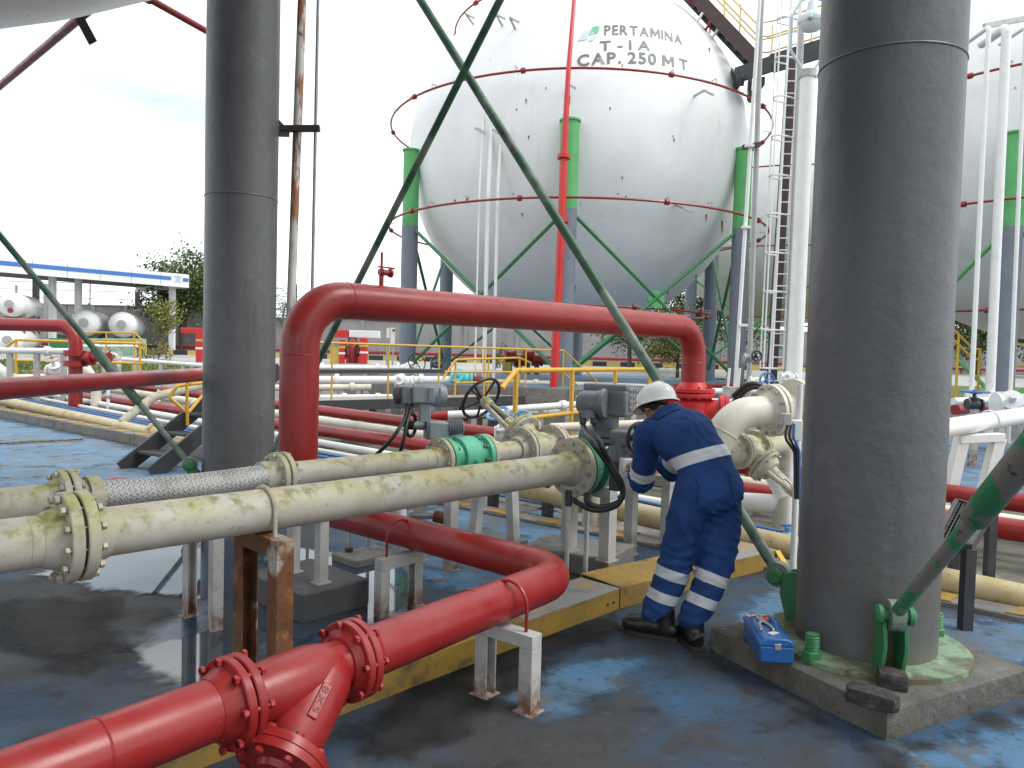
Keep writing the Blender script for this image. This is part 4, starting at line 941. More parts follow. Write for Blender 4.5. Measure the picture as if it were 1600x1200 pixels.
# ---- plinth under the right column
pc_ = [at_z(1385, 1158, 0), at_z(1108, 1015, 0)]; e2 = (pc_[1] - pc_[0]); e1 = V((-e2.y, e2.x, 0)) * -1.0
if e1.x < 0: e1 = -e1
g = MB(); nx, ny = 22, 22; hgt = .125
bm_v = []
P_ = pc_[0]
for zl in (0, 1):
    pass
M['concdirty'] = mat('dirty_dark_concrete', (.125, .12, .11), .8, layers=[('noise', (.055, .052, .047), 2.6, .4, .62, .85), ('noise', (.2, .19, .17), 7, .58, .7, .6), ('noise', (.07, .075, .035), 4, .56, .68, .7), ('noise', (.02, .019, .018), 40, .6, .7, .8), ('noise', (.34, .33, .3), 13, .71, .74, .6)], bump=(24, .7, .02))
def plinth_rough(name, label, P_, e1, e2, h, m, cat, amp=.016, n=24):
    """slab with chipped, uneven edges"""
    g = MB(); ring = []
    for s, (a, b) in enumerate((((0, 0), (1, 0)), ((1, 0), (1, 1)), ((1, 1), (0, 1)), ((0, 1), (0, 0)))):
        for i in range(n):
            t = i / n; ring.append((a[0] + (b[0] - a[0]) * t, a[1] + (b[1] - a[1]) * t))
    cen = P_ + e1 * .5 + e2 * .5; N_ = len(ring)
    levels = [(0, 1.0), (h * .35, 1.0), (h * .72, .995), (h * .93, .985), (h, .955)]
    for z, sc in levels:
        for u, v in ring:
            p = P_ + e1 * u + e2 * v; d = (p - cen)
            nn = noise.fractal(V((p.x * 7, p.y * 7, z * 9)), 1, 2, 5); chip = max(0, noise.noise(V((p.x * 3.3, p.y * 3.3, 4))) - .25) * (1 if z > h * .5 else .2)
            q = cen + d * sc + d.normalized() * (nn * amp * .5 - chip * .09)
            g.v.append((q.x, q.y, z - chip * .06 * (z > h * .9)))
    L_ = len(levels)
    for l in range(L_ - 1):
        for i in range(N_): g.f.append((l * N_ + i, l * N_ + (i + 1) % N_, (l + 1) * N_ + (i + 1) % N_, (l + 1) * N_ + i))
    g.f.append(tuple((L_ - 1) * N_ + i for i in range(N_)))
    o = obj(name, g, m, loc=tuple(cen)); tag(o, label, cat, 'concrete plinths'); return o
plinth_rough('concrete_plinth', 'large chipped concrete plinth under the right column carrying the toolbox', P_, e1, e2, .125, M['concdirty'], 'plinth')
pl = V((NL.x, NL.y, 0)); plinth_rough('concrete_plinth', 'concrete plinth under the left column half hidden by the braided hose', pl - V((.52, .3, 0)) - V((-.3, .52, 0)) * 0 - V((.0, .26, 0)), V((.9, -.4, 0)), V((.4, .9, 0)), .125, M['conc'], 'plinth')
# anchor bolt with nut in front of the right column
ab = at_z(1268, 1034, .13)
t = thing('anchor_bolt', 'green painted threaded anchor bolt with nut at the foot of the right column', 'bolt', tuple(ab))
obj('nut', MB().lathe(ab, Z, [(0, .046), (.055, .046)], 6), M['green'], t, bevel=.004)
pr = [(.05, .03)]
for i in range(7): pr += [(.055 + i * .011, .034), (.06 + i * .011, .029)]
obj('threaded_stud', MB().lathe(ab, Z, pr + [(.135, .03), (.138, 0)], 16), M['green'], t)
ab2 = V((NR.x + .42, NR.y + .1, .13))
t2 = copy_tree(t, None, tuple(ab2), 'green anchor bolt hidden on the far right side of the right column foot')
# stones
def rock(name, label, c, sx_, sy_, sz_, rot, seed):
    g = MB(); nn = 10; vs = []
    bm = bmesh.new(); bmesh.ops.create_cube(bm, size=1); bmesh.ops.subdivide_edges(bm, edges=bm.edges, cuts=5, use_grid_fill=True)
    for v in bm.verts:
        p = v.co.copy(); s = p.normalized() * .62; p = p.lerp(s, .38); n = noise.fractal(p * 2.6 + V((seed, 0, 0)), 1, 2, 5) * .11
        p = p * (1 + n); p = Matrix.Rotation(rot, 3, 'Z') @ V((p.x * sx_, p.y * sy_, p.z * sz_)); v.co = p + V(c)
    bm.verts.index_update(); g.v = [tuple(v.co) for v in bm.verts]; g.f = [tuple(v.index for v in f.verts) for f in bm.faces]; bm.free()
    o = obj(name, g, M['stone'], loc=tuple(c)); tag(o, label, 'stone', 'loose stones'); return o
s1 = at_z(1362, 1098, .125); rock('stone', 'longer dark stone at the plinth edge before the right column', s1 + Z * .024, .20, .105, .065, R(-38), 3)
s2 = at_z(1394, 1072, .125); rock('stone', 'smaller rounded dark stone beside the green lug', s2 + Z * .03, .12, .10, .075, R(-20), 8)
# toolbox
tx0 = at_z(1187, 1036, .125); tx1 = at_z(1236, 1034, .125); tb0 = at_z(1152, 1000, .125)
ux = (tx1 - tx0).normalized(); ux = V((ux.x, ux.y, 0)).normalized(); uy = V((-ux.y, ux.x, 0)); W_ = (tx1 - tx0).length; Lb_ = .36
ux = V((.995, -.08, 0)).normalized(); uy = V((.04, 1, 0)).normalized(); uy = V((-ux.y, ux.x, 0))
M['toolblue'] = mat('glossy_blue_toolbox_paint', (.02, .12, .36), .3, coat=.3, layers=[('noise', (.015, .08, .25), 10, .45, .7, .6), ('noise', (.3, .35, .4), 60, .7, .75, .5)])
tbx = thing('toolbox', 'blue metal toolbox with tools lying on its lid, on the concrete plinth', 'toolbox', tuple(tx0))
o0 = tx0 + uy * .0
obj('case', MB().box(o0 + ux * (W_ / 2) + uy * (Lb_ / 2) + Z * .042, (W_, Lb_, .082), (ux, uy, Z)), M['toolblue'], tbx, bevel=.01)
lid = MB().prism([(-.003, 0), (W_ + .003, 0), (W_ + .003, .012), (W_ * .80, .034), (W_ * .20, .034), (-.003, .012)], o0 + Z * .0845 - uy * .003, ux, Z, uy * (Lb_ + .006))
ld = obj('lid', lid, M['toolblue'], tbx, bevel=.004)
hp = o0 + ux * (W_ * .62) + uy * (Lb_ * .45) + Z * .117
obj('handle', MB().tube([hp - uy * .06, hp - uy * .06 + Z * .035, hp + uy * .06 + Z * .035, hp + uy * .06], .008, 8, bend=.014), M['toolblue'], tbx)
obj('latch', MB().box(o0 + ux * (W_ / 2) - uy * .004 + Z * .082, (.03, .006, .03), (ux, uy, Z)), M['steel'], tbx, bevel=.002)
M['silver'] = mat('bright_tool_steel', (.62, .62, .6), .3, metal=.7)
M['sticker'] = mat('white_sticker', (.75, .76, .76), .5); M['stickred'] = mat('red_sticker', (.6, .05, .05), .5); M['stickyel'] = mat('yellow_sticker', (.75, .6, .05), .5)
lz = o0 + Z * .1195
obj('sticker', MB().box(lz + ux * (W_ * .5) + uy * (Lb_ * .22), (.05, .03, .0012), ((ux * .8 + uy * .6).normalized(), (uy * .8 - ux * .6).normalized(), Z)), M['sticker'], ld)
obj('sticker', MB().box(lz + ux * (W_ * .5) + uy * (Lb_ * .8), (.07, .09, .0012), (ux, uy, Z)), M['stickred'], ld)
obj('sticker', MB().box(o0 + Z * .101 + ux * (W_ * .9) + uy * (Lb_ * .42), (.004, .16, .004), (ux, uy, Z)), M['stickyel'], ld)
wr = thing('pliers', 'steel pliers lying open on the blue toolbox lid', 'pliers', tuple(lz + ux * (W_ * .4) + uy * (Lb_ * .6)))
c_ = lz + ux * (W_ * .36) + uy * (Lb_ * .62) + Z * .008
for s in (-1, 1):
    obj('arm', MB().tube([c_ + uy * .10 + ux * (s * .006), c_ + uy * .04 + ux * (s * .012), c_, c_ - uy * .05 - ux * (s * .022), c_ - uy * .12 - ux * (s * .03)], [.004, .008, .009, .007, .008], 8), M['silver'], wr)
obj('pivot', MB().cyl(c_ - Z * .003, c_ + Z * .011, .009, seg=10), M['steel'], wr)
wr = thing('spanner', 'small steel spanner at the back of the toolbox lid', 'spanner', tuple(lz))
c_ = lz + ux * (W_ * .45) + uy * (Lb_ * .84) + Z * .006
obj('handle', MB().bar(c_ - ux * .05, c_ + ux * .05 + uy * .02, .013, .005), M['silver'], wr, bevel=.002)
obj('jaw', MB().torus(c_ - ux * .062 - uy * .004, Z, .012, .005, 14, 6, R(40), R(320)), M['silver'], wr)

# ================================================================ THE WORKER
def J(px, py, d): return at_y(px, py, d)
M['navy'] = mat('navy_coverall_cloth', (.016, .052, .175), .85, spec=.25, layers=[('noise', (.010, .033, .12), 4, .4, .62, .8), ('noise', (.028, .075, .22), 7, .55, .72, .6), ('noise', (.02, .03, .06), 5, .6, .7, .5)], bump=(260, .25, .002))
M['tape'] = mat('silver_reflective_tape', (.52, .54, .56), .42, layers=[('noise', (.4, .41, .42), 14, .5, .7, .6)], bump=(120, .1, .002))
M['skin'] = mat('brown_skin', (.27, .135, .085), .5, layers=[('noise', (.15, .065, .04), 14, .45, .7, .5)])
M['hair'] = mat('black_hair', (.008, .007, .006), .5, bump=(200, .5, .003))
M['boot'] = mat('black_boot_leather', (.012, .012, .012), .35, layers=[('noise', (.05, .045, .04), 12, .55, .72, .6)], bump=(60, .2, .004))
M['sole'] = mat('boot_sole_rubber', (.03, .028, .026), .8)
M['hat'] = mat('white_hard_hat_plastic', (.74, .74, .72), .28, layers=[('noise', (.55, .53, .48), 12, .62, .75, .5)])
fd = V((-.42, .91, 0)).normalized(); rd = V((fd.y, -fd.x, 0))       # facing, and his right
HIP = J(1109, 762, 4.13)
hipL = HIP - rd * .088 - Z * .0; hipR = HIP + rd * .088
kneeL = J(1057, 872, 4.18); ankL = J(1027, 968, 4.16)
kneeR = J(1120, 874, 4.10); ankR = J(1084, 978, 4.05)
WAIST = J(1099, 722, 4.17); CHEST = J(1071, 683, 4.25); NECK = J(1043, 652, 4.33); HEAD = J(1028, 634, 4.39)
shL = J(1012, 678, 4.29); shR = J(1084, 664, 4.42)
elL = J(1002, 752, 4.48); wrL = J(991, 734, 4.72); haL = J(984, 721, 4.80)
elR = J(1050, 735, 4.66); wrR = J(1014, 712, 4.76); haR = J(1002, 706, 4.82)
sp = (NECK - HIP).normalized()
def ell_ring(c, a, b, ra, rb, n=20): return [c + a * (ra * math.cos(2 * math.pi * i / n)) + b * (rb * math.sin(2 * math.pi * i / n)) for i in range(n)]
def loft(g, secs, n=20):
    """secs: (centre, half width along 'a', half depth, a-axis)"""
    o = len(g.v)
    for i, (c, ra, rb, a) in enumerate(secs):
        t = (secs[min(i + 1, len(secs) - 1)][0] - secs[max(i - 1, 0)][0]).normalized(); a = (V(a) - t * V(a).dot(t)).normalized(); b = t.cross(a)
        g.v += [tuple(p) for p in ell_ring(V(c), a, b, ra, rb, n)]
    m_ = len(secs)
    for i in range(m_ - 1):
        for k in range(n):
            k2 = (k + 1) % n; g.f.append((o + i * n + k, o + i * n + k2, o + (i + 1) * n + k2, o + (i + 1) * n + k))
    g.f.append(tuple(o + k for k in range(n))[::-1]); g.f.append(tuple(o + (m_ - 1) * n + k for k in range(n)))
def mixp(a, b, t): return a.lerp(b, t)
def limb(g, pts, radii, a=None, asp=1.0, n=18, sub=4):
    """smooth tapered limb through joints"""
    S_ = []
    P = pts
    for i in range(len(P) - 1):
        p0, p1, p2, p3 = P[max(i - 1, 0)], P[i], P[i + 1], P[min(i + 2, len(P) - 1)]
        for j in range(sub):
            t = j / sub; c = .5 * ((2 * p1) + (p2 - p0) * t + (2 * p0 - 5 * p1 + 4 * p2 - p3) * t * t + (3 * p1 - p0 - 3 * p2 + p3) * t ** 3)
            S_.append((c, (radii[i] + (radii[i + 1] - radii[i]) * t), (radii[i] + (radii[i + 1] - radii[i]) * t) * asp, a or rd))
    S_.append((P[-1], radii[-1], radii[-1] * asp, a or rd)); loft(g, S_, n)
def fuse(name, g, vox, smooth=6):
    """union the overlapping lofts into one continuous skin"""
    me = mesh_from(name, g.v, g.f, None); ob = bpy.data.objects.new(name, me); COL.objects.link(ob)
    r_ = ob.modifiers.new('r', 'REMESH'); r_.mode = 'VOXEL'; r_.voxel_size = vox; r_.use_smooth_shade = True
    s_ = ob.modifiers.new('s', 'SMOOTH'); s_.iterations = smooth; s_.factor = .5
    dg = bpy.context.evaluated_depsgraph_get(); m2 = bpy.data.meshes.new_from_object(ob.evaluated_get(dg))
    bpy.data.objects.remove(ob); bpy.data.meshes.remove(me); return m2
# --- body (one continuous skin: head, neck, torso, arms with hands, legs)
fh = (V((-.36, .84, -.42))).normalized()                             # where the face points
hr = fh.cross(Z).normalized(); hu = hr.cross(fh)
b_ = MB()
loft(b_, [(HIP - sp * .1, .13, .1, rd), (HIP, .15, .11, rd), (WAIST, .13, .095, rd), (CHEST, .155, .11, rd), (mixp(CHEST, NECK, .6), .15, .09, rd), (NECK - sp * .03, .07, .06, rd)])
limb(b_, [NECK - sp * .08, NECK, HEAD - hu * .05], [.062, .056, .055])
loft(b_, [(HEAD - hu * .115 + fh * .03, .03, .035, hr), (HEAD - hu * .095 + fh * .025, .048, .06, hr), (HEAD - hu * .05 + fh * .012, .066, .084, hr), (HEAD, .076, .097, hr), (HEAD + hu * .05, .077, .098, hr), (HEAD + hu * .09, .062, .08, hr), (HEAD + hu * .115, .03, .04, hr)], 24)
loft(b_, [(HEAD + fh * .09 + hu * .012, .010, .012, hr), (HEAD + fh * .112 - hu * .022, .017, .016, hr), (HEAD + fh * .095 - hu * .032, .014, .008, hr)], 10)      # nose
loft(b_, [(HEAD + fh * .082 - hu * .058, .024, .012, hr), (HEAD + fh * .088 - hu * .066, .022, .012, hr), (HEAD + fh * .08 - hu * .076, .02, .01, hr)], 10)     # lips
loft(b_, [(HEAD + fh * .088 + hu * .03, .05, .012, hr), (HEAD + fh * .08 + hu * .018, .05, .01, hr)], 12)                                                       # brow
for s in (-1, 1): loft(b_, [(HEAD + hr * (s * .074) - hu * .03, .012, .02, fh), (HEAD + hr * (s * .085), .014, .012, fh), (HEAD + hr * (s * .08) + hu * .03, .014, .012, fh)], 10)   # ears
for h, k_, a_ in ((hipL, kneeL, ankL), (hipR, kneeR, ankR)): limb(b_, [h, mixp(h, k_, .5), k_, mixp(k_, a_, .4), a_, a_ - Z * .05], [.088, .075, .055, .053, .038, .04])
def hand(g, w, tip, up, side):
    d = (tip - w).normalized(); up = (V(up) - d * V(up).dot(d)).normalized(); s = d.cross(up)
    loft(g, [(w - d * .02, .026, .02, s), (w + d * .02, .034, .017, s), (w + d * .06, .041, .016, s), (w + d * .088, .038, .013, s)], 14)
    for i, (o, L_) in enumerate(((-.03, .062), (-.010, .074), (.011, .069), (.031, .054))):
        p = w + d * .08 + s * o; p1 = p + d * (L_ * .45) - up * .006; p2 = p1 + d * (L_ * .3) - up * .022; p3 = p2 + d * (L_ * .08) - up * .02
        limb(g, [p, p1, p2, p3], [.0095, .009, .0085, .0065], s, 1, 8, 2)
    p = w + d * .03 - s * (.034 * side); limb(g, [p - d * .01, p + d * .025 - s * (.022 * side) - up * .008, p + d * .055 - s * (.02 * side) - up * .02], [.012, .011, .008], s, 1, 8, 2)
for sh, el, wr_, ha, up_, sd2 in ((shL, elL, wrL, haL, Z, -1), (shR, elR, wrR, haR, Z, 1)):
    limb(b_, [sh + (CHEST - sh) * .25, sh, mixp(sh, el, .5), el, mixp(el, wr_, .4), wr_], [.06, .055, .045, .04, .04, .026])
    hand(b_, wr_, ha, up_ - rd * .3, sd2)
body = bpy.data.objects.new('person', fuse('person', b_, .0058, 3)); COL.objects.link(body); body.data.materials.append(M['skin'])
tag(body, 'worker in navy coverall with silver stripes and white hard hat, bending over the right valve', 'person')
for me_ in (body.data,): me_.polygons.foreach_set('use_smooth', [True] * len(me_.polygons))
off_ = V((HIP.x, HIP.y, 0)); body.data.transform(Matrix.Translation(-off_)); body.location = off_
# eyes
for s in (-1, 1):
    e_ = HEAD + fh * .083 + hr * (s * .032) + hu * .006
    obj('eye', MB().sphere(e_, .011, 12, 8), M['sticker'], body)
    obj('iris', MB().sphere(e_ + fh * .0075, .005, 8, 6), M['hair'], body)
# --- coverall
c_ = MB()
loft(c_, [(HIP - sp * .16, .09, .08, rd), (HIP - sp * .10, .165, .125, rd), (HIP - sp * .03, .182, .140, rd), (mixp(HIP, WAIST, .6), .172, .128, rd), (WAIST, .165, .120, rd), (mixp(WAIST, CHEST, .45), .178, .128, rd), (CHEST, .205, .148, rd), (mixp(CHEST, NECK, .45), .198, .135, rd), (mixp(CHEST, NECK, .78), .15, .102, rd), (NECK - sp * .01, .085, .075, rd)], 28)
for h, k_, a_, sgn in ((hipL, kneeL, ankL, -1), (hipR, kneeR, ankR, 1)):
    limb(c_, [h + Z * .05, mixp(h, k_, .35), mixp(h, k_, .75), k_, mixp(k_, a_, .5), a_ + Z * .06, a_ + Z * .035], [.105, .112, .102, .096, .088, .084, .084], sub=5)
for sh, el, wr_ in ((shL, elL, wrL), (shR, elR, wrR)):
    limb(c_, [mixp(sh, CHEST, .45) + Z * .01, sh, mixp(sh, el, .4), mixp(sh, el, .85), el, mixp(el, wr_, .35), mixp(el, wr_, .82)], [.085, .086, .078, .076, .070, .062, .05], sub=5)
cme = fuse('coverall', c_, .0105, 5)
# cloth folds: broad fractal ripples, plus creases that gather at waist, crotch, knees and elbows
segs = [(0, HIP, NECK), (1, hipL + Z * .0, kneeL), (2, kneeL, ankL), (3, hipR, kneeR), (4, kneeR, ankR), (5, shL, elL), (6, elL, wrL), (7, shR, elR), (8, elR, wrR)]
def nearest(p):
    best = None
    for k_, a, b in segs:
        d = b - a; t = max(0, min(1, (p - a).dot(d) / d.length_squared)); r_ = (p - a - d * t).length / (.16 if k_ == 0 else .09)
        if best is None or r_ < best[0]: best = (r_, k_, t)
    return best
joints = [(WAIST - sp * .02, sp, .10, .010, 95), (kneeL, ((ankL - hipL).normalized() + rd * .4).normalized(), .14, .010, 50), (kneeR, ((ankR - hipR).normalized() - rd * .35).normalized(), .14, .010, 54), (elL, (elL - shL).normalized(), .10, .008, 95), (ankL + Z * .06, (Z + rd * .5).normalized(), .10, .008, 48), (ankR + Z * .05, (Z - rd * .4).normalized(), .10, .008, 52), (mixp(hipL, kneeL, .45), (Z * .5 + rd).normalized(), .16, .007, 42), (mixp(hipR, kneeR, .5), (Z * .5 - rd).normalized(), .16, .007, 42), (mixp(WAIST, CHEST, .7), (sp * .6 + rd).normalized(), .16, .006, 45), (HIP - sp * .14, (rd * .5 + Z).normalized(), .13, .008, 70), (mixp(shL, CHEST, .3), (shL - CHEST).normalized(), .10, .007, 80)]
cme.calc_loop_triangles()
nrm = [v.normal.copy() for v in cme.vertices]
for v, n in zip(cme.vertices, nrm):
    p = v.co
    h = noise.fractal(V((p.x * 6, p.y * 6, p.z * 3.2)), 1, 2.1, 4) * .011 + noise.noise(V((p.x * 15, p.y * 15, p.z * 7))) * .004
    for c, d, rad, amp, fr in joints:
        w_ = math.exp(-((p - c).length / rad) ** 2)
        if w_ > .02:
            q = (p - c).dot(d) + noise.noise(p * 7) * .05
            h += 1.3 * amp * w_ * (1 - abs(math.sin(q * fr)) * 1.6)
    v.co = p + n * h
cme.update()
cov = bpy.data.objects.new('coverall', cme); COL.objects.link(cov); cov.parent = body
cme.materials.append(M['navy']); cme.polygons.foreach_set('use_smooth', [True] * len(cme.polygons))
def tape_band(pt, nv, wd, keep, ext=.0035, filt=None):
    """a strip of tape cut from the cloth surface and lifted off it"""
    bm = bmesh.new(); bm.from_mesh(cme); nv = nv.normalized()
    for s in (-1, 1):
        bmesh.ops.bisect_plane(bm, geom=bm.verts[:] + bm.edges[:] + bm.faces[:], plane_co=pt + nv * (s * wd / 2), plane_no=nv * s, clear_outer=True)
    kill = [f for f in bm.faces if nearest(f.calc_center_median())[1] not in keep or (filt and not filt(f.calc_center_median(), f.normal))]
    bmesh.ops.delete(bm, geom=kill, context='FACES')
    bm.normal_update()
    for v in bm.verts: v.co += v.normal * ext
    r_ = bmesh.ops.extrude_face_region(bm, geom=bm.faces[:])
    for v in [x for x in r_['geom'] if isinstance(x, bmesh.types.BMVert)]: v.co -= v.normal * (ext + .002)
    bm.verts.index_update(); g = MB(); g.v = [tuple(v.co) for v in bm.verts]; g.f = [tuple(v.index for v in f.verts) for f in bm.faces]; bm.free()
    return g
for pt, nv, wd, keep in ((mixp(WAIST, CHEST, .16), (sp * .75 + Z * .4), .066, {0}), (mixp(shL, elL, .80), elL - shL, .062, {5, 6}), (mixp(kneeL, ankL, .25), ankL - kneeL, .058, {2}), (mixp(kneeL, ankL, .62), ankL - kneeL, .055, {2}),
                         (mixp(kneeR, ankR, .27), ankR - kneeR, .058, {4}), (mixp(kneeR, ankR, .62), ankR - kneeR, .055, {4}), (mixp(shR, elR, .80), elR - shR, .06, {7, 8})):
    obj('reflective_stripe', tape_band(pt, nv, wd, keep), M['tape'], cov)
# hip pockets and collar
for s, cpt in ((-1, HIP - rd * .085 - sp * .035), (1, HIP + rd * .085 - sp * .035)):
    back = -fd
    obj('pocket', tape_band(cpt, sp, .15, {0, 1, 3}, .008, lambda c, n: abs((c - cpt).dot(rd)) < .065 and n.dot(back) > .1), M['navy'], cov)
for px_y in ((kneeL, hipL), (kneeR, hipR)):
    pass
col_ = MB(); cn = NECK + sp * .012
for i in range(25):
    a = 2 * math.pi * i / 24; d = rd * math.cos(a) + fd * math.sin(a); d = (d - sp * d.dot(sp)).normalized()
    for r0, z0 in ((.075, -.03), (.082, .022), (.094, .02), (.115, -.035)): col_.v.append(tuple(cn + d * r0 * (1 if abs(math.sin(a)) < .8 else .92) + sp * (z0 - .012 * math.sin(a))))
for i in range(24):
    for k_ in range(3): col_.f.append((i * 4 + k_, i * 4 + k_ + 1, (i + 1) * 4 + k_ + 1, (i + 1) * 4 + k_))
obj('collar', col_, M['navy'], cov)
# hair, hard hat, boots
hg = MB(); loft(hg, [(HEAD - hu * .05 - fh * .045, .05, .045, hr), (HEAD - hu * .03 - fh * .03, .07, .07, hr), (HEAD + hu * .02 - fh * .018, .080, .088, hr), (HEAD + hu * .065 - fh * .012, .076, .086, hr), (HEAD + hu * .1, .05, .06, hr)], 24)
obj('hair', hg, M['hair'], body)
ht = HEAD + hu * .028; hA = (hu * .96 + fh * -.1).normalized(); hF = (fh - hA * fh.dot(hA)).normalized(); hS = hA.cross(hF)
dome = MB(); o_ = 0; rings = [(-.012, .106, .130), (0, .105, .129), (.03, .103, .126), (.055, .095, .116), (.078, .08, .097), (.094, .06, .073), (.104, .036, .044), (.108, .011, .013)]
for z_, a_, b2 in rings:
    for i in range(40):
        t = 2 * math.pi * i / 40; rl = 1 + (.035 if abs(math.cos(t)) < .16 and z_ > .02 else 0)
        dome.v.append(tuple(ht + hS * (a_ * math.cos(t)) + hF * (b2 * math.sin(t)) + hA * (z_ * rl)))
for l in range(len(rings) - 1):
    for i in range(40): dome.f.append((l * 40 + i, l * 40 + (i + 1) % 40, (l + 1) * 40 + (i + 1) % 40, (l + 1) * 40 + i))
dome.f.append(tuple((len(rings) - 1) * 40 + i for i in range(40)))
hat = obj('hard_hat', dome, M['hat'], body)
brim = MB()
for i in range(41):
    t = 2 * math.pi * i / 40; f_ = max(0, math.sin(t)); w2 = .016 + .045 * f_ ** 2
    for rr_, z_ in ((0, -.010), (w2, -.018 - .012 * f_), (w2, -.024 - .012 * f_), (0, -.018)): brim.v.append(tuple(ht + hS * ((.105 + rr_) * math.cos(t)) + hF * ((.129 + rr_) * math.sin(t)) + hA * z_))
for i in range(40):
    for k_ in range(4): brim.f.append((i * 4 + k_, i * 4 + (k_ + 1) % 4, (i + 1) * 4 + (k_ + 1) % 4, (i + 1) * 4 + k_))
obj('brim', brim, M['hat'], hat)
obj('ridge', MB().tube([ht + hF * .092 + hA * .079, ht + hF * .046 + hA * .103, ht + hA * .110, ht - hF * .046 + hA * .103, ht - hF * .092 + hA * .079], .009, 8), M['hat'], hat)
obj('headband', MB().torus(ht - hA * .035, hA, .088, .012, 30, 6), M['hair'], hat)
nb_ = ht - hA * .04 - hF * .098; obj('ratchet_knob', MB().lathe(nb_ - hS * .02, -hF, [(0, .028), (.02, .028), (.022, .012)], 14).box(nb_ - hS * .045, (.05, .02, .026), (hS, hF, hA)), M['redbright'], hat)
def boot(label, ank, toe_dir):
    td = V((toe_dir[0], toe_dir[1], 0)).normalized(); s = V((td.y, -td.x, 0)); h = V((ank.x, ank.y, 0))
    g = MB(); loft(g, [(h - td * .085 + Z * .05, .03, .035, s), (h - td * .06 + Z * .055, .043, .05, s), (h + Z * .06, .046, .055, s), (h + td * .07 + Z * .065, .05, .06, s), (h + td * .13 + Z * .06, .058, .055, s), (h + td * .19 + Z * .054, .052, .05, s), (h + td * .222 + Z * .04, .03, .028, s)], 18)
    limb(g, [h - td * .02 + Z * .05, h - td * .015 + Z * .12, h - td * .01 + Z * .175], [.055, .052, .056], s)
    me = fuse('boot', g, .007, 3); o = bpy.data.objects.new('boot', me); COL.objects.link(o); o.parent = body; me.transform(Matrix.Translation(-off_)); me.materials.append(M['boot']); me.polygons.foreach_set('use_smooth', [True] * len(me.polygons))
    q = MB().prism([(-.095, -.035), (-.06, -.046), (.06, -.046), (.14, -.056), (.19, -.045), (.215, -.015), (.215, .015), (.19, .045), (.14, .056), (.06, .046), (-.06, .046), (-.095, .035)], h + Z * .001, td, s, Z * .024)
    obj('sole', q, M['sole'], o)
boot('left', J(1035, 985, 4.14), (-.90, .43)); boot('right', J(1083, 985, 4.04), (-.12, .99))
cme.transform(Matrix.Translation(-off_))
# ================================================================ PIPEWAY BEYOND THE PAD EDGE
def w_pipe(label, wd, a, b, r, m, ext=(3, 6), name='pipe_run', group='pipes in the pipeway', sub=None, extra=None, seg=20):
    A, B = at_w(a[0], a[1], wd), at_w(b[0], b[1], wd); d = (B - A).normalized(); t = pipe_thing(name, label, group, tuple(A))
    obj('pipe', MB().cyl(A - d * ext[0], B + d * ext[1], r, seg=seg), m, t)
    L = (B - A).length + ext[0] + ext[1]; k = 0
    while k < L - 1.5:
        seam(t, A - d * ext[0] + d * (k + 1.2), d, r, m); k += 3.1
    return t, A, B, d
tO1, oa, ob_, od = w_pipe('moss brown cream pipe lying just behind the raised kerb at left', .45, (40, 634), (248, 679), .095, M['ochre'], (6, 4.6))
fo = at_w(242, 677, .45); flange_pair(tO1, fo, od, .17, .095, M['ochre'], M['boltm'], th=.03, nb=8, br=.012)
br0 = at_w(190, 660, .45); br1 = br0 + KU * .55 + Z * .42
obj('branch', MB().tube([br0, br1, br1 + KU * 1.2 + Z * .25], .075, 20, bend=.1), M['cream'], tO1)
flange_pair(tO1, br0.lerp(br1, .62), br1 - br0, .14, .075, M['cream'], M['boltm'], th=.028, nb=8, br=.011)
w_pipe('mossy yellow cream pipe lying low behind the worker and the right column', .35, (1010, 806), (1545, 924), .095, M['ochre'], (3.2, 6))
for i, dy in enumerate((0, 4, 8)):
    w_pipe(('upper thin blue pipe of the three', 'middle thin blue pipe of the three', 'lower thin blue pipe of the three')[i] + ' along the pipeway at left', 1.05 - i * .1, (58, 627 + dy * .6), (228, 658 + dy * .9), .018, M['blue'], (5, 9), group='thin blue pipes')
w_pipe('slim white pipe nearest the thin blue pipes', 1.35, (80, 626), (306, 668), .036, M['white'], (5, 9))
w_pipe('white pipe between the slim one and the lower red pipe', 1.65, (120, 624), (306, 657), .05, M['white'], (5, 10))
w_pipe('lower red pipe of the pipeway', 2.1, (135, 620), (560, 681), .095, M['red'], (6, 12))
w_pipe('cream pipe between the two red pipes of the pipeway', 2.7, (250, 620), (560, 666), .08, M['creamclean'], (6, 12))
w_pipe('upper red pipe of the pipeway', 3.3, (265, 610), (560, 649), .095, M['red'], (8, 13))
w_pipe('white pipe right of the column between red pipes', 2.4, (1480, 818), (1545, 827), .045, M['white'], (5, 6))
w_pipe('thin blue pipe with a small valve behind the brace rod', 1.0, (1150, 816), (1232, 834), .018, M['blue'], (2, .05), group='thin blue pipes')
pV = at_w(1232, 834, 1.0)
t = thing('small_valve', 'small blue valve at the end of the thin blue pipe by the right column', 'valve', tuple(pV))
obj('body', MB().lathe(pV - Z * .08, Z, [(0, .04), (.03, .055), (.08, .055), (.1, .035), (.14, .035)], 14), M['lightblue'], t); obj('handle', MB().bar(pV + Z * .07 - V((.06, 0, 0)), pV + Z * .07 + V((.06, 0, 0)), .02), M['blue'], t)
# white elbow rising behind the worker
a_ = at_w(1060, 777, 1.5); b_ = at_w(1236, 789, 1.5); t = pipe_thing('white_pipe', 'white pipe at knee height that elbows upward beside the right column', None, tuple(b_))
c_ = at_y(1205, 735, b_.y + .1); obj('pipe', MB().tube([a_, b_, c_, c_ + (c_ - b_) * 1.0], .088, 24, bend=.22, bs=8), M['white'], t)
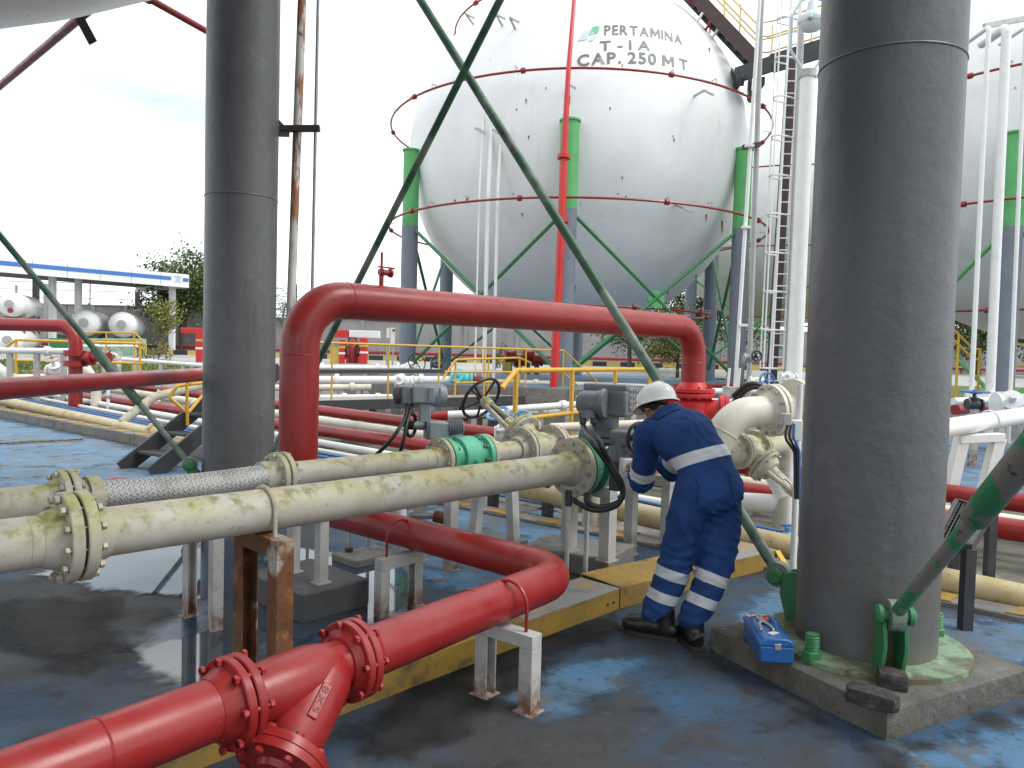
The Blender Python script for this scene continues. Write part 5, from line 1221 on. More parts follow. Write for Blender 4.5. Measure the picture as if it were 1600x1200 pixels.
# big white elbow with flange at the top right of the worker
Fw = at_y(1207, 641, 5.9); t = pipe_thing('white_pipe', 'thick white elbow pipe with a large bolted flange left of the right column', None, tuple(Fw))
fx = V((.93, .35, .06)).normalized(); e1_ = Fw - fx * .36; e2_ = at_y(1108, 712, 5.75); e3_ = at_y(1085, 800, 5.9)
obj('pipe', MB().tube([Fw - fx * .03, e1_, e2_, e3_], .118, 30, bend=.28, bs=9), M['creamclean'], t)
seam(t, e1_.lerp(e2_, .45), e2_ - e1_, .120, M['creamclean'])
flange_pair(t, Fw, fx, .205, .118, M['creamclean'], M['boltm'], th=.035, nb=12, br=.013, hub=.04)
obj('pipe', MB().cyl(Fw + fx * .04, Fw + fx * .35, .12, seg=26), M['creamclean'], t)
obj('end_dome', MB().lathe(Fw + fx * .2, fx, [(0, .15), (.0, .235), (.05, .235), (.12, .2), (.18, .1)], 26), M['creamclean'], t)
# white pipe right of the column on its portal
a_ = at_y(1470, 670, 8.0); b_ = at_y(1600, 649, 9.2); d_ = (b_ - a_).normalized(); t = pipe_thing('white_pipe', 'white pipe at waist height passing right of the right column on a white portal', None, tuple(a_))
obj('pipe', MB().cyl(a_ - d_ * 1.2, b_ + d_ * 5, .10, seg=26), M['white'], t); seam(t, at_y(1546, 655, 8.68), d_, .102, M['white'])
pl_ = at_y(1532, 688, 8.4)
t = thing('pipe_support', 'white portal with leaning legs under the waist high white pipe at right edge', 'pipe support', (pl_.x, pl_.y, -.14), 'pipe supports')
for xa, xb in (((1503, 684), (1476, 800)), ((1560, 684), (1530, 800))): obj('leg', MB().bar(at_y(*xa, 8.35), at_y(*xb, 8.35), .12, .12, (0, 1, 0)), M['white'], t, bevel=.006)
obj('cross_beam', MB().bar(at_y(1496, 686, 8.34), at_y(1566, 683, 8.34), .13, .09), M['white'], t, bevel=.006)
obj('u_bolt', MB().torus(at_y(1546, 656, 8.66), d_, .106, .01, 20, 6), M['white'], t)
# post and junction boxes by the right column
p = at_y(1247, 700, 5.2)
t = thing('cable_post', 'white angle post carrying cable boxes close to the left side of the right column', 'post', (p.x, p.y, 0))
obj('post', MB().cyl(V((p.x, p.y, 0)), at_y(1250, 600, 5.2), .022, seg=12), M['white'], t)
obj('junction_box', MB().box(at_y(1243, 672, 5.15), (.07, .07, .14), None), M['white'], t, bevel=.006); obj('junction_box', MB().box(at_y(1228, 655, 5.1), (.06, .06, .08), None), M['whitegrey'], t, bevel=.006)
for k in (0, 1, 2): obj('cable', MB().tube([at_y(1231 + k * 5, 662, 5.1), at_y(1226 + k * 7, 684, 5.08), at_y(1241 + k * 4, 705, 5.1), at_y(1243 + k * 3, 780, 5.1)], .009, 6, bend=.06), M['blue'] if k == 2 else M['black'], t)
p = at_y(1234, 720, 6.9); t = pipe_thing('white_pipe', 'upright white drain pipe behind the cable post', None, (p.x, p.y, -.14))
obj('pipe', MB().cyl(V((p.x, p.y, -.14)), at_y(1237, 640, 6.9), .05, seg=18), M['white'], t)

# black grating step over the pipes, right of the column
gc = [at_z(1462, 850, .48), at_z(1514, 858, .48), at_z(1550, 800, .48), at_z(1495, 785, .48)]
t = thing('grating_platform', 'small black steel grating platform on posts right of the right column', 'platform', tuple(gc[0]), 'steel access platforms')
for i in range(4): obj('frame_bar', MB().bar(gc[i], gc[(i + 1) % 4], .03, .06), M['dark'], t)
for k in range(1, 14): obj('grating_bar', MB().bar(gc[0].lerp(gc[3], k / 14), gc[1].lerp(gc[2], k / 14), .006, .03), M['dark'], t)
for k in range(1, 9): obj('grating_bar', MB().bar(gc[0].lerp(gc[1], k / 9) + Z * .002, gc[3].lerp(gc[2], k / 9) + Z * .002, .006, .03), M['dark'], t)
for p, px in ((gc[0], 0), (gc[1], 0), (gc[2], 0), (gc[3], 0)): obj('leg', MB().bar(V((p.x, p.y, -.14)), p, .06), M['dark'], t)

# pipe sleepers under the pipeway
SL = ('farthest left', 'second from left, before the black stairs', 'hidden mostly by the black stairs', 'behind the thick red leg', 'below the right green valve', 'behind the worker', 'right of the right column')
for i, tt in enumerate((-14, -10, -6.4, -2.6, .9, 4.4, 8)):
    c = KP + KV * tt + KU * 2.3
    o = obj('pipe_sleeper', MB().box(c + Z * -.07, (.2, 4.6, .14), (KV, KU, Z)), M['conc'], loc=tuple(c), bevel=.01)
    tag(o, 'low concrete sleeper beam under the pipeway pipes, ' + SL[i], 'sleeper', 'pipeway sleepers')
# black and white posts in the pipeway near the right valve
for px, py, hgt, m, lab in ((770, 806, .62, M['dark'], 'dark steel post seen under the pipes left of the right green valve'), (855, 822, .62, M['dark'], 'dark steel post at the pad edge directly below the right cream pipe end')):
    p = at_z(px, py, -.08); o = obj('steel_post', MB().box(p + Z * (hgt / 2), (.085, .085, hgt), (KV, KU, Z)), m, loc=tuple(p), bevel=.004); tag(o, lab, 'post', 'dark steel posts')

# ---- black steel stairs at left, crossing over the kerb
s0 = at_z(190, 733, 0); s1 = at_z(237, 742, 0); su = (KU * 1.0).normalized(); run, rise = 1.75, 1.25; wv = (s1 - s0); wv.z = 0
t = thing('steel_stairs', 'black steel stairs with yellow handrail stepping over the kerb left of the column', 'stairs', tuple(s0), 'steel access platforms')
for p in (s0, s1): obj('stringer', MB().bar(V((p.x, p.y, 0)), V((p.x, p.y, 0)) + su * run + Z * rise, .04, .2), M['dark'], t)
for i in range(5):
    a = V((s0.x, s0.y, 0)) + su * (run * (i + .9) / 5.6) + Z * (rise * (i + .9) / 5.6)
    obj('tread', MB().bar(a + wv * .03, a + wv * .97, .24, .035), M['dark'], t, bevel=.003)
top0 = V((s0.x, s0.y, 0)) + su * run + Z * rise
obj('deck', MB().box(top0 + su * 1.6 + wv * .5 - Z * .03, (3.2, wv.length + .05, .06), (su, wv.normalized(), Z)), M['dark'], t)
for k, p0_ in enumerate((s1,)):
    q = V((p0_.x, p0_.y, 0)); pts = [q + su * .42 + Z * .75, q + su * .62 + Z * 1.1, q + su * 1.0 + Z * 1.45, q + su * run + Z * (rise + .9), q + su * (run + 3) + Z * (rise + .9)]
yr = thing('handrail', 'yellow handrail of the black stairs left of the left column', 'handrail', tuple(s1), 'yellow handrails')
def rail(t, pts, r=.022, bend=.08): return obj('rail', MB().tube(pts, r, 10, bend=bend), M['yellow'], t)
def ypost(t, a, b, r=.02): return obj('post', MB().cyl(a, b, r, seg=10), M['yellow'], t)
yb = at_y(293, 665, 9.6)
ypost(yr, yb, at_y(292, 600, 9.6)); rail(yr, [at_y(318, 598, 10.1), at_y(277, 603, 9.6), at_y(264, 620, 9.55), at_y(293, 646, 9.6), at_y(320, 614, 10.1)], bend=.05); rail(yr, [at_y(293, 600, 9.6), at_y(318, 574, 10.4)])

# ---- middle black walkway with yellow rails
w0 = V((-3.75, 14.24, .56)); w1 = V((1.25, 18.75, .56)); wd_ = (w1 - w0).normalized(); wn = V((-wd_.y, wd_.x, 0))
t = thing('walkway', 'long black steel walkway behind the red overhead pipe, stairs at its right end', 'walkway', tuple(w0), 'steel access platforms')
obj('deck', MB().box((w0 + w1) / 2 + wn * .4 + Z * -.02, ((w1 - w0).length, .8, .04), (wd_, wn, Z)), M['greyplate'], t)
for s in (0, .8): obj('edge_beam', MB().bar(w0 + wn * s - Z * .1, w1 + wn * s - Z * .1, .06, .2), M['dark'], t)
for k in (.2, .62, .97):
    for s in (0.05, .75): 
        p = w0.lerp(w1, k) + wn * s; obj('leg', MB().bar(V((p.x, p.y, -.15)), p - Z * .2, .12), M['dark'], t)
for s in (0, .8):
    p = w1 + wn * s; obj('stringer', MB().bar(p - Z * .05, p + wd_ * 1.3 - Z * .75, .05, .2), M['dark'], t)
for i in range(3): p = w1 + wd_ * (.3 + i * .4) - Z * (.15 + i * .2); obj('tread', MB().bar(p, p + wn * .8, .25, .04), M['dark'], t)
yr = thing('handrail', 'yellow two bar handrail along the long black walkway', 'handrail', tuple(w0), 'yellow handrails')
for z in (1.1, .56): rail(yr, [w0 - wd_ * .2 + Z * z, w1 + Z * z, w1 + wd_ * 1.25 + Z * (z - .75)], .021)
for k in range(6): p = w0.lerp(w1, .06 + k * .188); ypost(yr, p - Z * .1, p + Z * 1.1)
ypost(yr, w1 + wd_ * 1.25 - Z * .75, w1 + wd_ * 1.25 + Z * .35)
# nearer crossing with thick yellow rail
n0 = V((.05, 10.0, 0)); n1 = V((2.55, 14.05, 0)); nd = (n1 - n0).normalized(); nn_ = V((-nd.y, nd.x, 0))
yr = thing('handrail', 'thick yellow handrail between the two valve actuators, bent down at its left end', 'handrail', tuple(n0), 'yellow handrails')
rail(yr, [at_y(784, 607, 9.7), n0 + Z * 1.33, n1 + Z * 1.33], .035, .1); rail(yr, [n0 + Z * .68, n1 + Z * .68], .03)
for k in (.0, .34, .67, 1): p = n0.lerp(n1, k); ypost(yr, p - Z * .15, p + Z * 1.33, .034)
t = thing('walkway', 'dark low steel walkway below the thick yellow handrail', 'walkway', tuple(n0), 'steel access platforms')
obj('deck', MB().box((n0 + n1) / 2 - nn_ * .45 + Z * .2, ((n1 - n0).length, .8, .05), (nd, nn_, Z)), M['dark'], t)
for k in (.05, .5, .95):
    for s in (.1, .8): p = n0.lerp(n1, k) - nn_ * s; obj('leg', MB().bar(V((p.x, p.y, -.15)), V((p.x, p.y, .18)), .08), M['dark'], t)
# farther yellow rail behind
f0 = at_y(712, 562, 17.5); f1 = at_y(812, 559, 18.6)
yr = thing('handrail', 'small yellow handrail behind the long walkway near the teal valve', 'handrail', (f0.x, f0.y, 0), 'yellow handrails')
rail(yr, [at_y(692, 592, 17.3), f0, f1, at_y(829, 567, 18.8)], .026, .1); rail(yr, [at_y(712, 598, 17.5), at_y(812, 596, 18.6)], .022)
for a in (f0, f1, f0.lerp(f1, .5)): ypost(yr, V((a.x, a.y, -.15)), a, .024)
# left yellow railing
l0 = at_y(25, 531, 20); l1 = at_y(223, 537, 20)
yr = thing('handrail', 'yellow handrail at far left in front of the red arch pipe', 'handrail', (l0.x, l0.y, 0), 'yellow handrails')
rail(yr, [at_y(-4, 552, 20), l0, l1], .035, .15); rail(yr, [at_y(25, 563, 20), at_y(223, 568, 20)], .03)
for px, yt in ((25, 531), (127, 534), (219, 537)): a = at_y(px, yt, 20); ypost(yr, V((a.x, a.y, -.2)), a, .034)
t = thing('walkway', 'low steel walkway behind the far left yellow handrail', 'walkway', (l0.x, l0.y, 0), 'steel access platforms')
obj('deck', MB().box((l0 + l1) / 2 + V((0, .45, .32 - (l0.z + l1.z) / 2)), (l1.x - l0.x, .8, .06)), M['dark'], t)
for k in (.03, .5, .97): p = l0.lerp(l1, k); obj('leg', MB().box(V((p.x, p.y + .4, .05)), (.09, .7, .5)), M['dark'], t)
l0 = at_y(120, 519, 25); l1 = at_y(211, 520, 25)
yr = thing('handrail', 'thin yellow handrail in front of the pale green tank boxes at left', 'handrail', (l0.x, l0.y, 0), 'yellow handrails')
rail(yr, [l0, l1, at_y(228, 538, 25), at_y(228, 556, 25)], .026, .1); rail(yr, [at_y(120, 531, 25), at_y(211, 532, 25), at_y(226, 548, 25)], .022, .1)
for px in (122, 166, 210): a = at_y(px, 520, 25); ypost(yr, V((a.x, a.y, -.1)), a, .026)
# right side far yellow rails
l0 = at_y(1496, 520, 19); l1 = at_y(1534, 560, 19)
yr = thing('handrail', 'yellow sloping stair rail far behind, right of the right column', 'handrail', (l0.x, l0.y, 0), 'yellow handrails')
for dy in (0, 16): rail(yr, [at_y(1490, 515 + dy, 19), at_y(1520, 545 + dy, 19), at_y(1532, 546 + dy, 19)], .03)
for px, py in ((1498, 524), (1520, 546), (1531, 546)): a = at_y(px, py, 19); ypost(yr, V((a.x, a.y, -.2)), a, .03)
l0 = at_y(1578, 538, 20); l1 = at_y(1660, 540, 20)
yr = thing('handrail', 'yellow handrail at the far right edge behind the white drop lines', 'handrail', (l0.x, l0.y, 0), 'yellow handrails')
for z in (0, .55): rail(yr, [l0 - Z * z, l1 - Z * z], .03)
for k in (0, .35, .7): a = l0.lerp(l1, k); ypost(yr, V((a.x, a.y, -.2)), a, .03)

# ---- mid yard pipes and valves
def y_pipe(label, a, b, da, db, r, m, group='mid yard pipes', cap=0, name='pipe_run'):
    A, B = at_y(*a, da), at_y(*b, db); t = pipe_thing(name, label, group, tuple(A)); d = (B - A).normalized()
    obj('pipe', MB().cyl(A, B, r, seg=18), m, t)
    for k in (.2, .45, .7, .95):
        p = A.lerp(B, k); g0_ = gz(p.y)
        if p.z - r > g0_ + .05: obj('post', MB().box(V((p.x, p.y, (g0_ + p.z - r) / 2)), (.1, .1, p.z - r - g0_)), M['whitegrey'], t)
    for k in (.33, .8): p = A.lerp(B, k); obj('flange', MB().lathe(p, d, [(-.05, r), (-.05, r * 1.5), (.05, r * 1.5), (.05, r)], 18), m, t)
    return t
y_pipe('topmost white pipe seen through the red overhead pipe loop', (440, 575), (625, 577), 20, 21, .10, M['white'])
y_pipe('second thin white pipe seen through the red overhead pipe loop', (440, 583), (630, 584), 20.5, 21, .055, M['creamclean'])
y_pipe('long white pipe ending at the teal valve', (430, 594), (712, 594), 18.5, 19.5, .105, M['white'])
y_pipe('white pipe above the walkway deck', (430, 606), (580, 605), 17.5, 18, .075, M['creamclean'])
y_pipe('cream pipe lying beyond the walkway right of the teal valve', (748, 596), (1010, 604), 20, 21, .075, M['creamclean'])
y_pipe('white pipe behind the thick yellow handrail', (790, 640), (1040, 622), 12.8, 14.5, .06, M['white'])
y_pipe('cream pipe at far left under the yellow handrail', (-40, 592), (130, 588), 19.5, 19.5, .09, M['creamclean'])
y_pipe('white pipe running into the red arch pipe at far left', (-60, 547), (108, 549), 17, 17, .07, M['white'])
y_pipe('long thin white pipe sloping behind the left brace rod', (190, 561), (330, 572), 24, 23, .055, M['white'])
y_pipe('white pipe at far left in front of the green boxes', (120, 541), (215, 541), 26, 26, .05, M['white'])
y_pipe('red pipe along the ground right of the column far behind', (1492, 640), (1640, 626), 14, 15.5, .1, M['red'])
y_pipe('white pipe crossing behind the white drop lines at right', (1490, 627), (1650, 622), 12.5, 13.5, .06, M['white'])
y_pipe('thin red pipe low in front of the far tank pad', (880, 604), (1260, 602), 22.5, 21, .05, M['red'])
y_pipe('white pipe low in front of the far tank pad', (1040, 628), (1260, 634), 13, 11.5, .08, M['white'])
y_pipe('white pipe rising behind the long walkway, left part', (500, 621), (612, 620), 16.8, 17.5, .06, M['white'])
for i, (lab, a, b, d_, r_, m_) in enumerate((('cream pipe crossing low right of the thick yellow handrail', (860, 668), (1060, 660), 10.5, .06, 'creamclean'), ('white pipe beyond the thick yellow handrail, low', (700, 648), (900, 640), 14, .07, 'white'), ('red pipe low beyond the long walkway', (640, 652), (900, 640), 15, .09, 'red'),
        ('thin white pipe on posts left of the thick elbow', (1060, 648), (1180, 652), 10, .05, 'white'), ('grey pipe below the far tank pad', (900, 622), (1100, 622), 17, .06, 'galv0'), ('upper white pipe right of the far drop lines', (1010, 612), (1280, 610), 18, .07, 'white'))):
    y_pipe(lab, a, b, d_, d_ + .3, r_, M.get(m_, M['whitegrey']))
# sealed valve bodies wrapped white, with wheels
def far_valve(label, c, r, m, wheel=None, wm=None, wr=.2, wax=(-.4, -.8, .4), group='mid yard valves', lump=5, seed=1):
    t = thing('valve', label, 'valve', (c.x, c.y, c.z - r), group); rg = random.Random(seed)
    obj('body', MB().lathe(c - V((r * 1.5, 0, 0)), (1, 0, 0), [(0, r * .7), (0, r * 1.15), (r * .3, r * 1.15), (r * .3, r * .75), (r * 1.0, r), (r * 2, r), (r * 2.7, r * .75), (r * 2.7, r * 1.15), (r * 3, r * 1.15), (r * 3, r * .7)], 18), m, t)
    b = MB().lathe(c, wax, [(0, r * .8), (r * 1.1, r * .7), (r * 1.1, r), (r * 1.4, r), (r * 1.4, r * .4), (r * 2.4, r * .3)], 16); obj('bonnet', b, m, t)
    if wheel:
        ax = V(wax).normalized(); obj('stem', MB().cyl(c + ax * r * 2, c + ax * wheel, .018, seg=8), M['steel'], t); handwheel(t, c + ax * (wheel - .05), ax, wr, wm or M['black'], r=.016, spokes=4)
    return t
far_valve('white lagged valve with black handwheel above the left actuator', at_y(636, 578, 20), .16, M['white'], .62, M['black'], .24, (.5, -.7, .35))
far_valve('white lagged valve just above the left actuator head', at_y(632, 597, 18.6), .15, M['white'], None)
far_valve('teal valve with red flange behind the far yellow rail', at_y(722, 593, 19.5), .19, M['teal'], None)
far_valve('small blue grey valve with dark handwheel left of the small yellow handrail', at_y(683, 569, 21), .12, M['bluegrey'], .4, M['black'], .15, (.1, -.9, .2))
far_valve('white valve with steel handwheel at far left under the yellow handrail', at_y(88, 580, 19), .14, M['white'], .5, M['steel'], .18, (.1, -.6, .75))
far_valve('pale valve with bent outlet left of the brace rod', at_y(172, 563, 23), .17, M['creamclean'], .5, M['steel'], .2, (.6, -.6, .4))
far_valve('white lagged valve on the long walkway\'s near side', at_y(790, 680, 8.4), .085, M['white'], .34, M['lightblue'], .12, (-.3, -.4, .85))
far_valve('white valve cluster at right edge beyond the portal', at_y(1578, 632, 12.3), .16, M['white'], None)
far_valve('blue handled valve behind the white drop lines', at_y(1522, 632, 12), .08, M['dark'], .25, M['blue'], .2, (0, 0, 1))
p = at_y(816, 655, 9.0); t = far_valve('pale blue handwheel valve right of the large black handwheel', at_y(826, 672, 9.0), .09, M['white'], .25, M['lightblue'], .15, (-.5, -.75, .5))
p = at_y(738, 594, 19.6); t = thing('red_flange', 'dark red blind flange beside the teal valve', 'flange', tuple(p)); obj('disc', MB().lathe(p, (1, 0, 0), [(-.04, .1), (-.04, .24), (.04, .24), (.04, .1), (.3, .1)], 18), M['red'], t)
obj('post', MB().cyl(V((p.x, p.y, -.15)), p - Z * .1, .06, seg=12), M['red'], t)
# small branch fittings standing on the pipeway white pipes
for i, (px, py, hh) in enumerate(((118, 632, .28), (128, 624, .3), (160, 626, .45), (169, 634, .4), (248, 618, .35), (202, 612, .3), (300, 648, .3))):
    p = at_w(px, py, 1.6 + (i % 3) * .5); t = thing('vent_branch', 'short white upright branch with tiny valve on the pipeway, ' + ('leftmost', 'second from the left', 'tallest, left of the cream branch', 'in front of the tallest', 'right of the cream branch flange', 'above the cream branch flange', 'beside the yellow stair rail')[i], 'branch', (p.x, p.y, p.z - .1), 'white vent branches')
    obj('stem', MB().cyl(p - Z * .12, p + Z * hh, .032, seg=10), M['white'], t); obj('valve_knob', MB().lathe(p + Z * (hh * .5), (1, 0, 0), [(-.06, .03), (-.05, .05), (.05, .05), (.06, .03)], 10).bar(p + Z * (hh * .5 + .06) - V((.05, 0, 0)), p + Z * (hh * .5 + .06) + V((.05, 0, 0)), .015), M['steel'], t)
# red capped stub peeking over the braided hose
p = at_z(181, 752, .1); t = thing('hydrant_stub', 'small red capped stub on the floor behind the braided hose', 'stub', (p.x, p.y, 0))
obj('stem', MB().cyl(V((p.x, p.y, 0)), p, .05, seg=14), M['red'], t); obj('flange', MB().lathe(p, Z, [(-.02, .09), (.0, .1), (.012, .1), (.03, .085), (.045, .04)], 16), M['red'], t)
# red arch at far left
ra = at_y(118, 600, 16); t = pipe_thing('red_fire_pipe', 'red arch pipe at far left dropping into a red flanged valve', 'red fire water pipes', (ra.x, ra.y, -.2))
zz = at_y(60, 508, 16).z
obj('pipe', MB().tube([at_y(-160, 503, 16.2), V((ra.x, ra.y, zz)), V((ra.x, ra.y, -.2))], .135, 22, bend=.36, bs=9), M['red'], t)
for yy in (552, 568): p = at_y(118, yy, 16); p.x, p.y = ra.x, ra.y; obj('flange', MB().lathe(p, Z, [(-.06, .14), (-.06, .23), (.06, .23), (.06, .14)], 20), M['redbright'] if 0 else M['red'], t)
p = at_y(118, 560, 16); obj('outlet', MB().lathe(V((ra.x, ra.y, p.z)), (1, -.1, .05), [(0, .1), (.3, .1), (.3, .16), (.38, .16), (.38, .09), (.7, .08), (.7, .12), (.76, .12)], 16), M['red'], t)
a_ = at_y(128, 565, 17); b_ = at_y(150, 600, 16); y_ = pipe_thing('cream_pipe', 'short cream elbow dropping beside the red arch pipe', None, tuple(b_)); obj('pipe', MB().tube([a_ + V((0, .8, 0)), a_, b_, b_ - Z * .5], .1, 16, bend=.15), M['creamclean'], y_)
a_ = at_y(-10, 570, 18); b_ = at_y(26, 597, 17); y_ = pipe_thing('cream_pipe', 'cream elbow at the far left edge under the yellow handrail', None, tuple(b_)); obj('pipe', MB().tube([a_ - V((1, 0, 0)), a_, b_, b_ - Z * .5], .12, 16, bend=.2), M['creamclean'], y_)
# ================================================================ TALL POLES, LADDER, WALKWAY, LAMP
M['pole'] = mat('rust_streaked_white_pole', (.60, .58, .54), .5, layers=[('noise', (.42, .4, .36), 4, .45, .7, .6), ('noise', (.30, .11, .035), 5, .47, .55, .95, (2, 2, .5)), ('noise', (.05, .035, .03), 12, .58, .66, .9, (1, 1, .4))], bump=(30, .3, .006))
M['galv'] = mat('galvanised_grey_pipe', (.36, .36, .355), .45, metal=.2, layers=[('noise', (.25, .25, .25), 5, .45, .7, .6)])
M['maroon'] = mat('dark_maroon_steel', (.045, .022, .024), .5, layers=[('noise', (.07, .06, .055), 6, .5, .7, .6)])
def tall(name, label, px0, px1, d, r, m, zb=0., cat='pole', group=None, top=14.):
    A = at_y(px1[0], px1[1], d); B = at_y(px0[0], px0[1], d); dv = (B - A).normalized()
    base = A - dv * ((A.z - zb) / dv.z); tp_ = A + dv * ((top - A.z) / dv.z)
    t = thing(name, label, cat, tuple(base), group); obj('shaft', MB().cyl(base, tp_, r, seg=16), m, t); return t, base, tp_, dv
t, base, tp_, dv = tall('vent_pole', 'thick white pole with rust streaks just right of the left column', (472, 0), (455, 470), 7.45, .042, M['pole'], top=9)
p = at_y(463, 200, 7.4); obj('bracket', MB().box(at_y(470, 201, 7.36), (.36, .07, .055), (V((1, .05, .05)).normalized(), V((-.05, 1, 0)).normalized(), Z)), M['maroon'], t, bevel=.004); obj('bracket_gusset', MB().prism([(0, 0), (.1, .0), (.1, .06), (0, .16)], at_y(435, 213, 7.33), V((1, 0, 0)), Z, V((0, .02, 0))), M['greycol'], t)
tall('vent_pole', 'thin grey pole beside the rust streaked white pole', (497, 0), (488, 450), 7.45, .016, M['galv'], top=9)
t, *_ = tall('vent_pole', 'slender white pole in front of the right edge of the centre tank', (1187, 0), (1149, 600), 12, .03, M['white'], zb=-.1)
for px, py in ((1161, 508), (1171, 228), (1166, 355)): obj('clamp', MB().box(at_y(px, py, 11.97), (.13, .08, .04)), M['white'], t)
bx_ = at_y(1143, 612, 11.9); obj('base_box', MB().box(bx_, (.24, .2, .16)), M['whitegrey'], t, bevel=.01)
for px in (1137, 1153): obj('side_pipe', MB().cyl(at_y(px, 605, 11.8), at_y(px + 3, 575, 11.8), .022, seg=8), M['white'], t)
t, *_ = tall('vent_pole', 'grey galvanised pole standing right of the slender white pole', (1190, 0), (1170, 600), 12.2, .042, M['galv'], zb=-.1)
obj('bracket', MB().box(at_y(1174, 228, 12.1), (.28, .07, .07), (V((.97, 0, .2)).normalized(), V((0, 1, 0)), V((-.2, 0, .97)).normalized())), M['maroon'], t)
for px, y0_, y1_ in ((1163, 560, 620), (1172, 556, 620), (1180, 566, 618)):
    pass
# valve cluster at their feet
far_valve('steel valve cluster at the foot of the grey galvanised pole', at_y(1172, 560, 12), .07, M['galv'], .25, M['black'], .08, (.2, -.9, .2), seed=3)
far_valve('blue rimmed handwheel valve low beside the ladder foot', at_y(1183, 597, 12), .08, M['white'], .3, M['blue'], .13, (.3, -.9, .1), seed=4)
t, *_ = tall('cable_conduit', 'grey cable conduit running up right beside the caged ladder', (1252, 60), (1229, 590), 19.4, .07, M['galv'], zb=.0, cat='conduit', top=10.2)
# dark post, caged ladder
DL = 20.0
pA, pB = at_y(1211, 600, DL), at_y(1243, 95, DL); dv = (pB - pA).normalized(); pA = pA - dv * ((pA.z - .1) / dv.z)
t = thing('steel_post', 'dark maroon steel post carrying the high walkway behind the caged ladder', 'post', tuple(pA)); obj('shaft', MB().bar(pA + V((0, .3, 0)), pB + V((0, .3, 0)), .22, .22, (0, 1, 0)), M['maroon'], t)
t = thing('caged_ladder', 'tall white caged ladder up to the high black walkway', 'ladder', tuple(pA))
la, lb = at_y(1201, 604, DL - .1), at_y(1236, 0, DL - .1); ra_, rb_ = at_y(1224, 604, DL - .1), at_y(1247, 60, DL - .1)
lv = (lb - la).normalized(); la = la - lv * ((la.z - .1) / lv.z); rv = (rb_ - ra_).normalized(); ra_ = ra_ - rv * ((ra_.z - .1) / rv.z); Hl = 11.6
for b, v in ((la, lv), (ra_, rv)): obj('stile', MB().bar(b, b + v * Hl, .05, .05, (0, 1, 0)), M['white'], t)
for i in range(37): obj('rung', MB().cyl(la + lv * (.3 + i * .31), ra_ + rv * (.3 + i * .31), .016, seg=6), M['white'], t)
hoops = []
for i in range(11):
    s = 1.25 + i * .98; a, b = la + lv * s, ra_ + rv * s; mid = (a + b) / 2; sd3 = (b - a).normalized(); pts = []
    for k in range(11):
        an = math.pi * k / 10; pts.append(mid - sd3 * (.36 * math.cos(an)) * (1 if 1 else 0) + V((-.5, -.62, 0)).normalized() * (.68 * math.sin(an)))
    pts[0] = a; pts[-1] = b; hoops.append(pts); obj('cage_hoop', MB().tube(pts, .024, 6), M['white'], t)
for k in (2, 4, 6, 8): obj('cage_strip', MB().tube([h[k] for h in hoops], .02, 6), M['white'], t)
# high walkway between the tanks and the stair over the shell
t = thing('high_walkway', 'high black walkway with pale yellow rails joining the tank tops at upper right', 'walkway', tuple(at_y(1160, 110, 22)), 'steel access platforms')
wa, wb, wc = at_y(1150, 118, 21.4), at_y(1205, 100, 21.0), at_y(1330, 62, 20.5)
obj('beam', MB().bar(wa, wb, .1, .42, ), M['dark'], t); obj('beam', MB().bar(wb, wc, .1, .5), M['dark'], t)
obj('deck', MB().add([wa + Z * .2, wb + Z * .22, wb + Z * .22 + V((.2, 1.0, 0)), wa + Z * .2 + V((.2, 1.0, 0)), wa + Z * .17, wb + Z * .19, wb + Z * .19 + V((.2, 1.0, 0)), wa + Z * .17 + V((.2, 1.0, 0))], [(0, 1, 2, 3), (4, 5, 6, 7), (0, 1, 5, 4), (2, 3, 7, 6)]), M['dark'], t)
obj('deck', MB().add([wb + Z * .25, wc + Z * .25, wc + Z * .25 + V((.2, 1.0, 0)), wb + Z * .25 + V((.2, 1.0, 0)), wb + Z * .22, wc + Z * .22, wc + Z * .22 + V((.2, 1.0, 0)), wb + Z * .22 + V((.2, 1.0, 0))], [(0, 1, 2, 3), (4, 5, 6, 7), (0, 1, 5, 4), (2, 3, 7, 6)]), M['dark'], t)
for a, b in (((1160, 120), (1138, 148)), ((1172, 122), (1170, 152)), ((1192, 126), (1172, 155)), ((1160, 128), (1140, 112))): obj('strut', MB().bar(at_y(*a, 21.2), at_y(*b, 22.5), .12, .22), M['dark'], t)
st0, st1 = at_y(1060, -35, 22.4), at_y(1180, 92, 21.3)
sg = obj('stair_stringer', MB().bar(st0, st1, .08, .34), M['maroon'], t); obj('stair_stringer', MB().bar(st0 + V((.3, .8, 0)), st1 + V((.3, .8, 0)), .08, .3), M['dark'], t)
for i in range(9): a = st0.lerp(st1, i / 9); obj('tread', MB().bar(a, a + V((.3, .8, 0)), .26, .03), M['dark'], t)
M['paleyellow'] = mat('pale_yellow_rail_paint', (.68, .52, .22), .5)
for z in (.95, .5): obj('rail', MB().tube([st0 + Z * z, st1 + Z * z, wb + Z * (z + .2), wc + Z * (z + .2)], .028, 8), M['paleyellow'], t)
for a in [st0.lerp(st1, k / 5) for k in range(6)] + [wb.lerp(wc, k / 4) for k in range(5)]: obj('rail_post', MB().cyl(a, a + Z * 1.05, .026, seg=8), M['paleyellow'], t)
for z in (.95, .5): obj('rail', MB().tube([st0 + V((.3, .8, z)), st1 + V((.3, .8, z)), wb + V((.2, 1, z + .2)), wc + V((.2, 1, z + .2))], .028, 8), M['paleyellow'], t)
for pp in ((1098, 20), (1112, 32), (1132, 30)):
    a = at_y(*pp, 21.9); obj('bracket_pipe', MB().cyl(a, a + V((-.35, .5, -.55)), .04, seg=8), M['white'] if pp[0] != 1112 else M['red'], t)
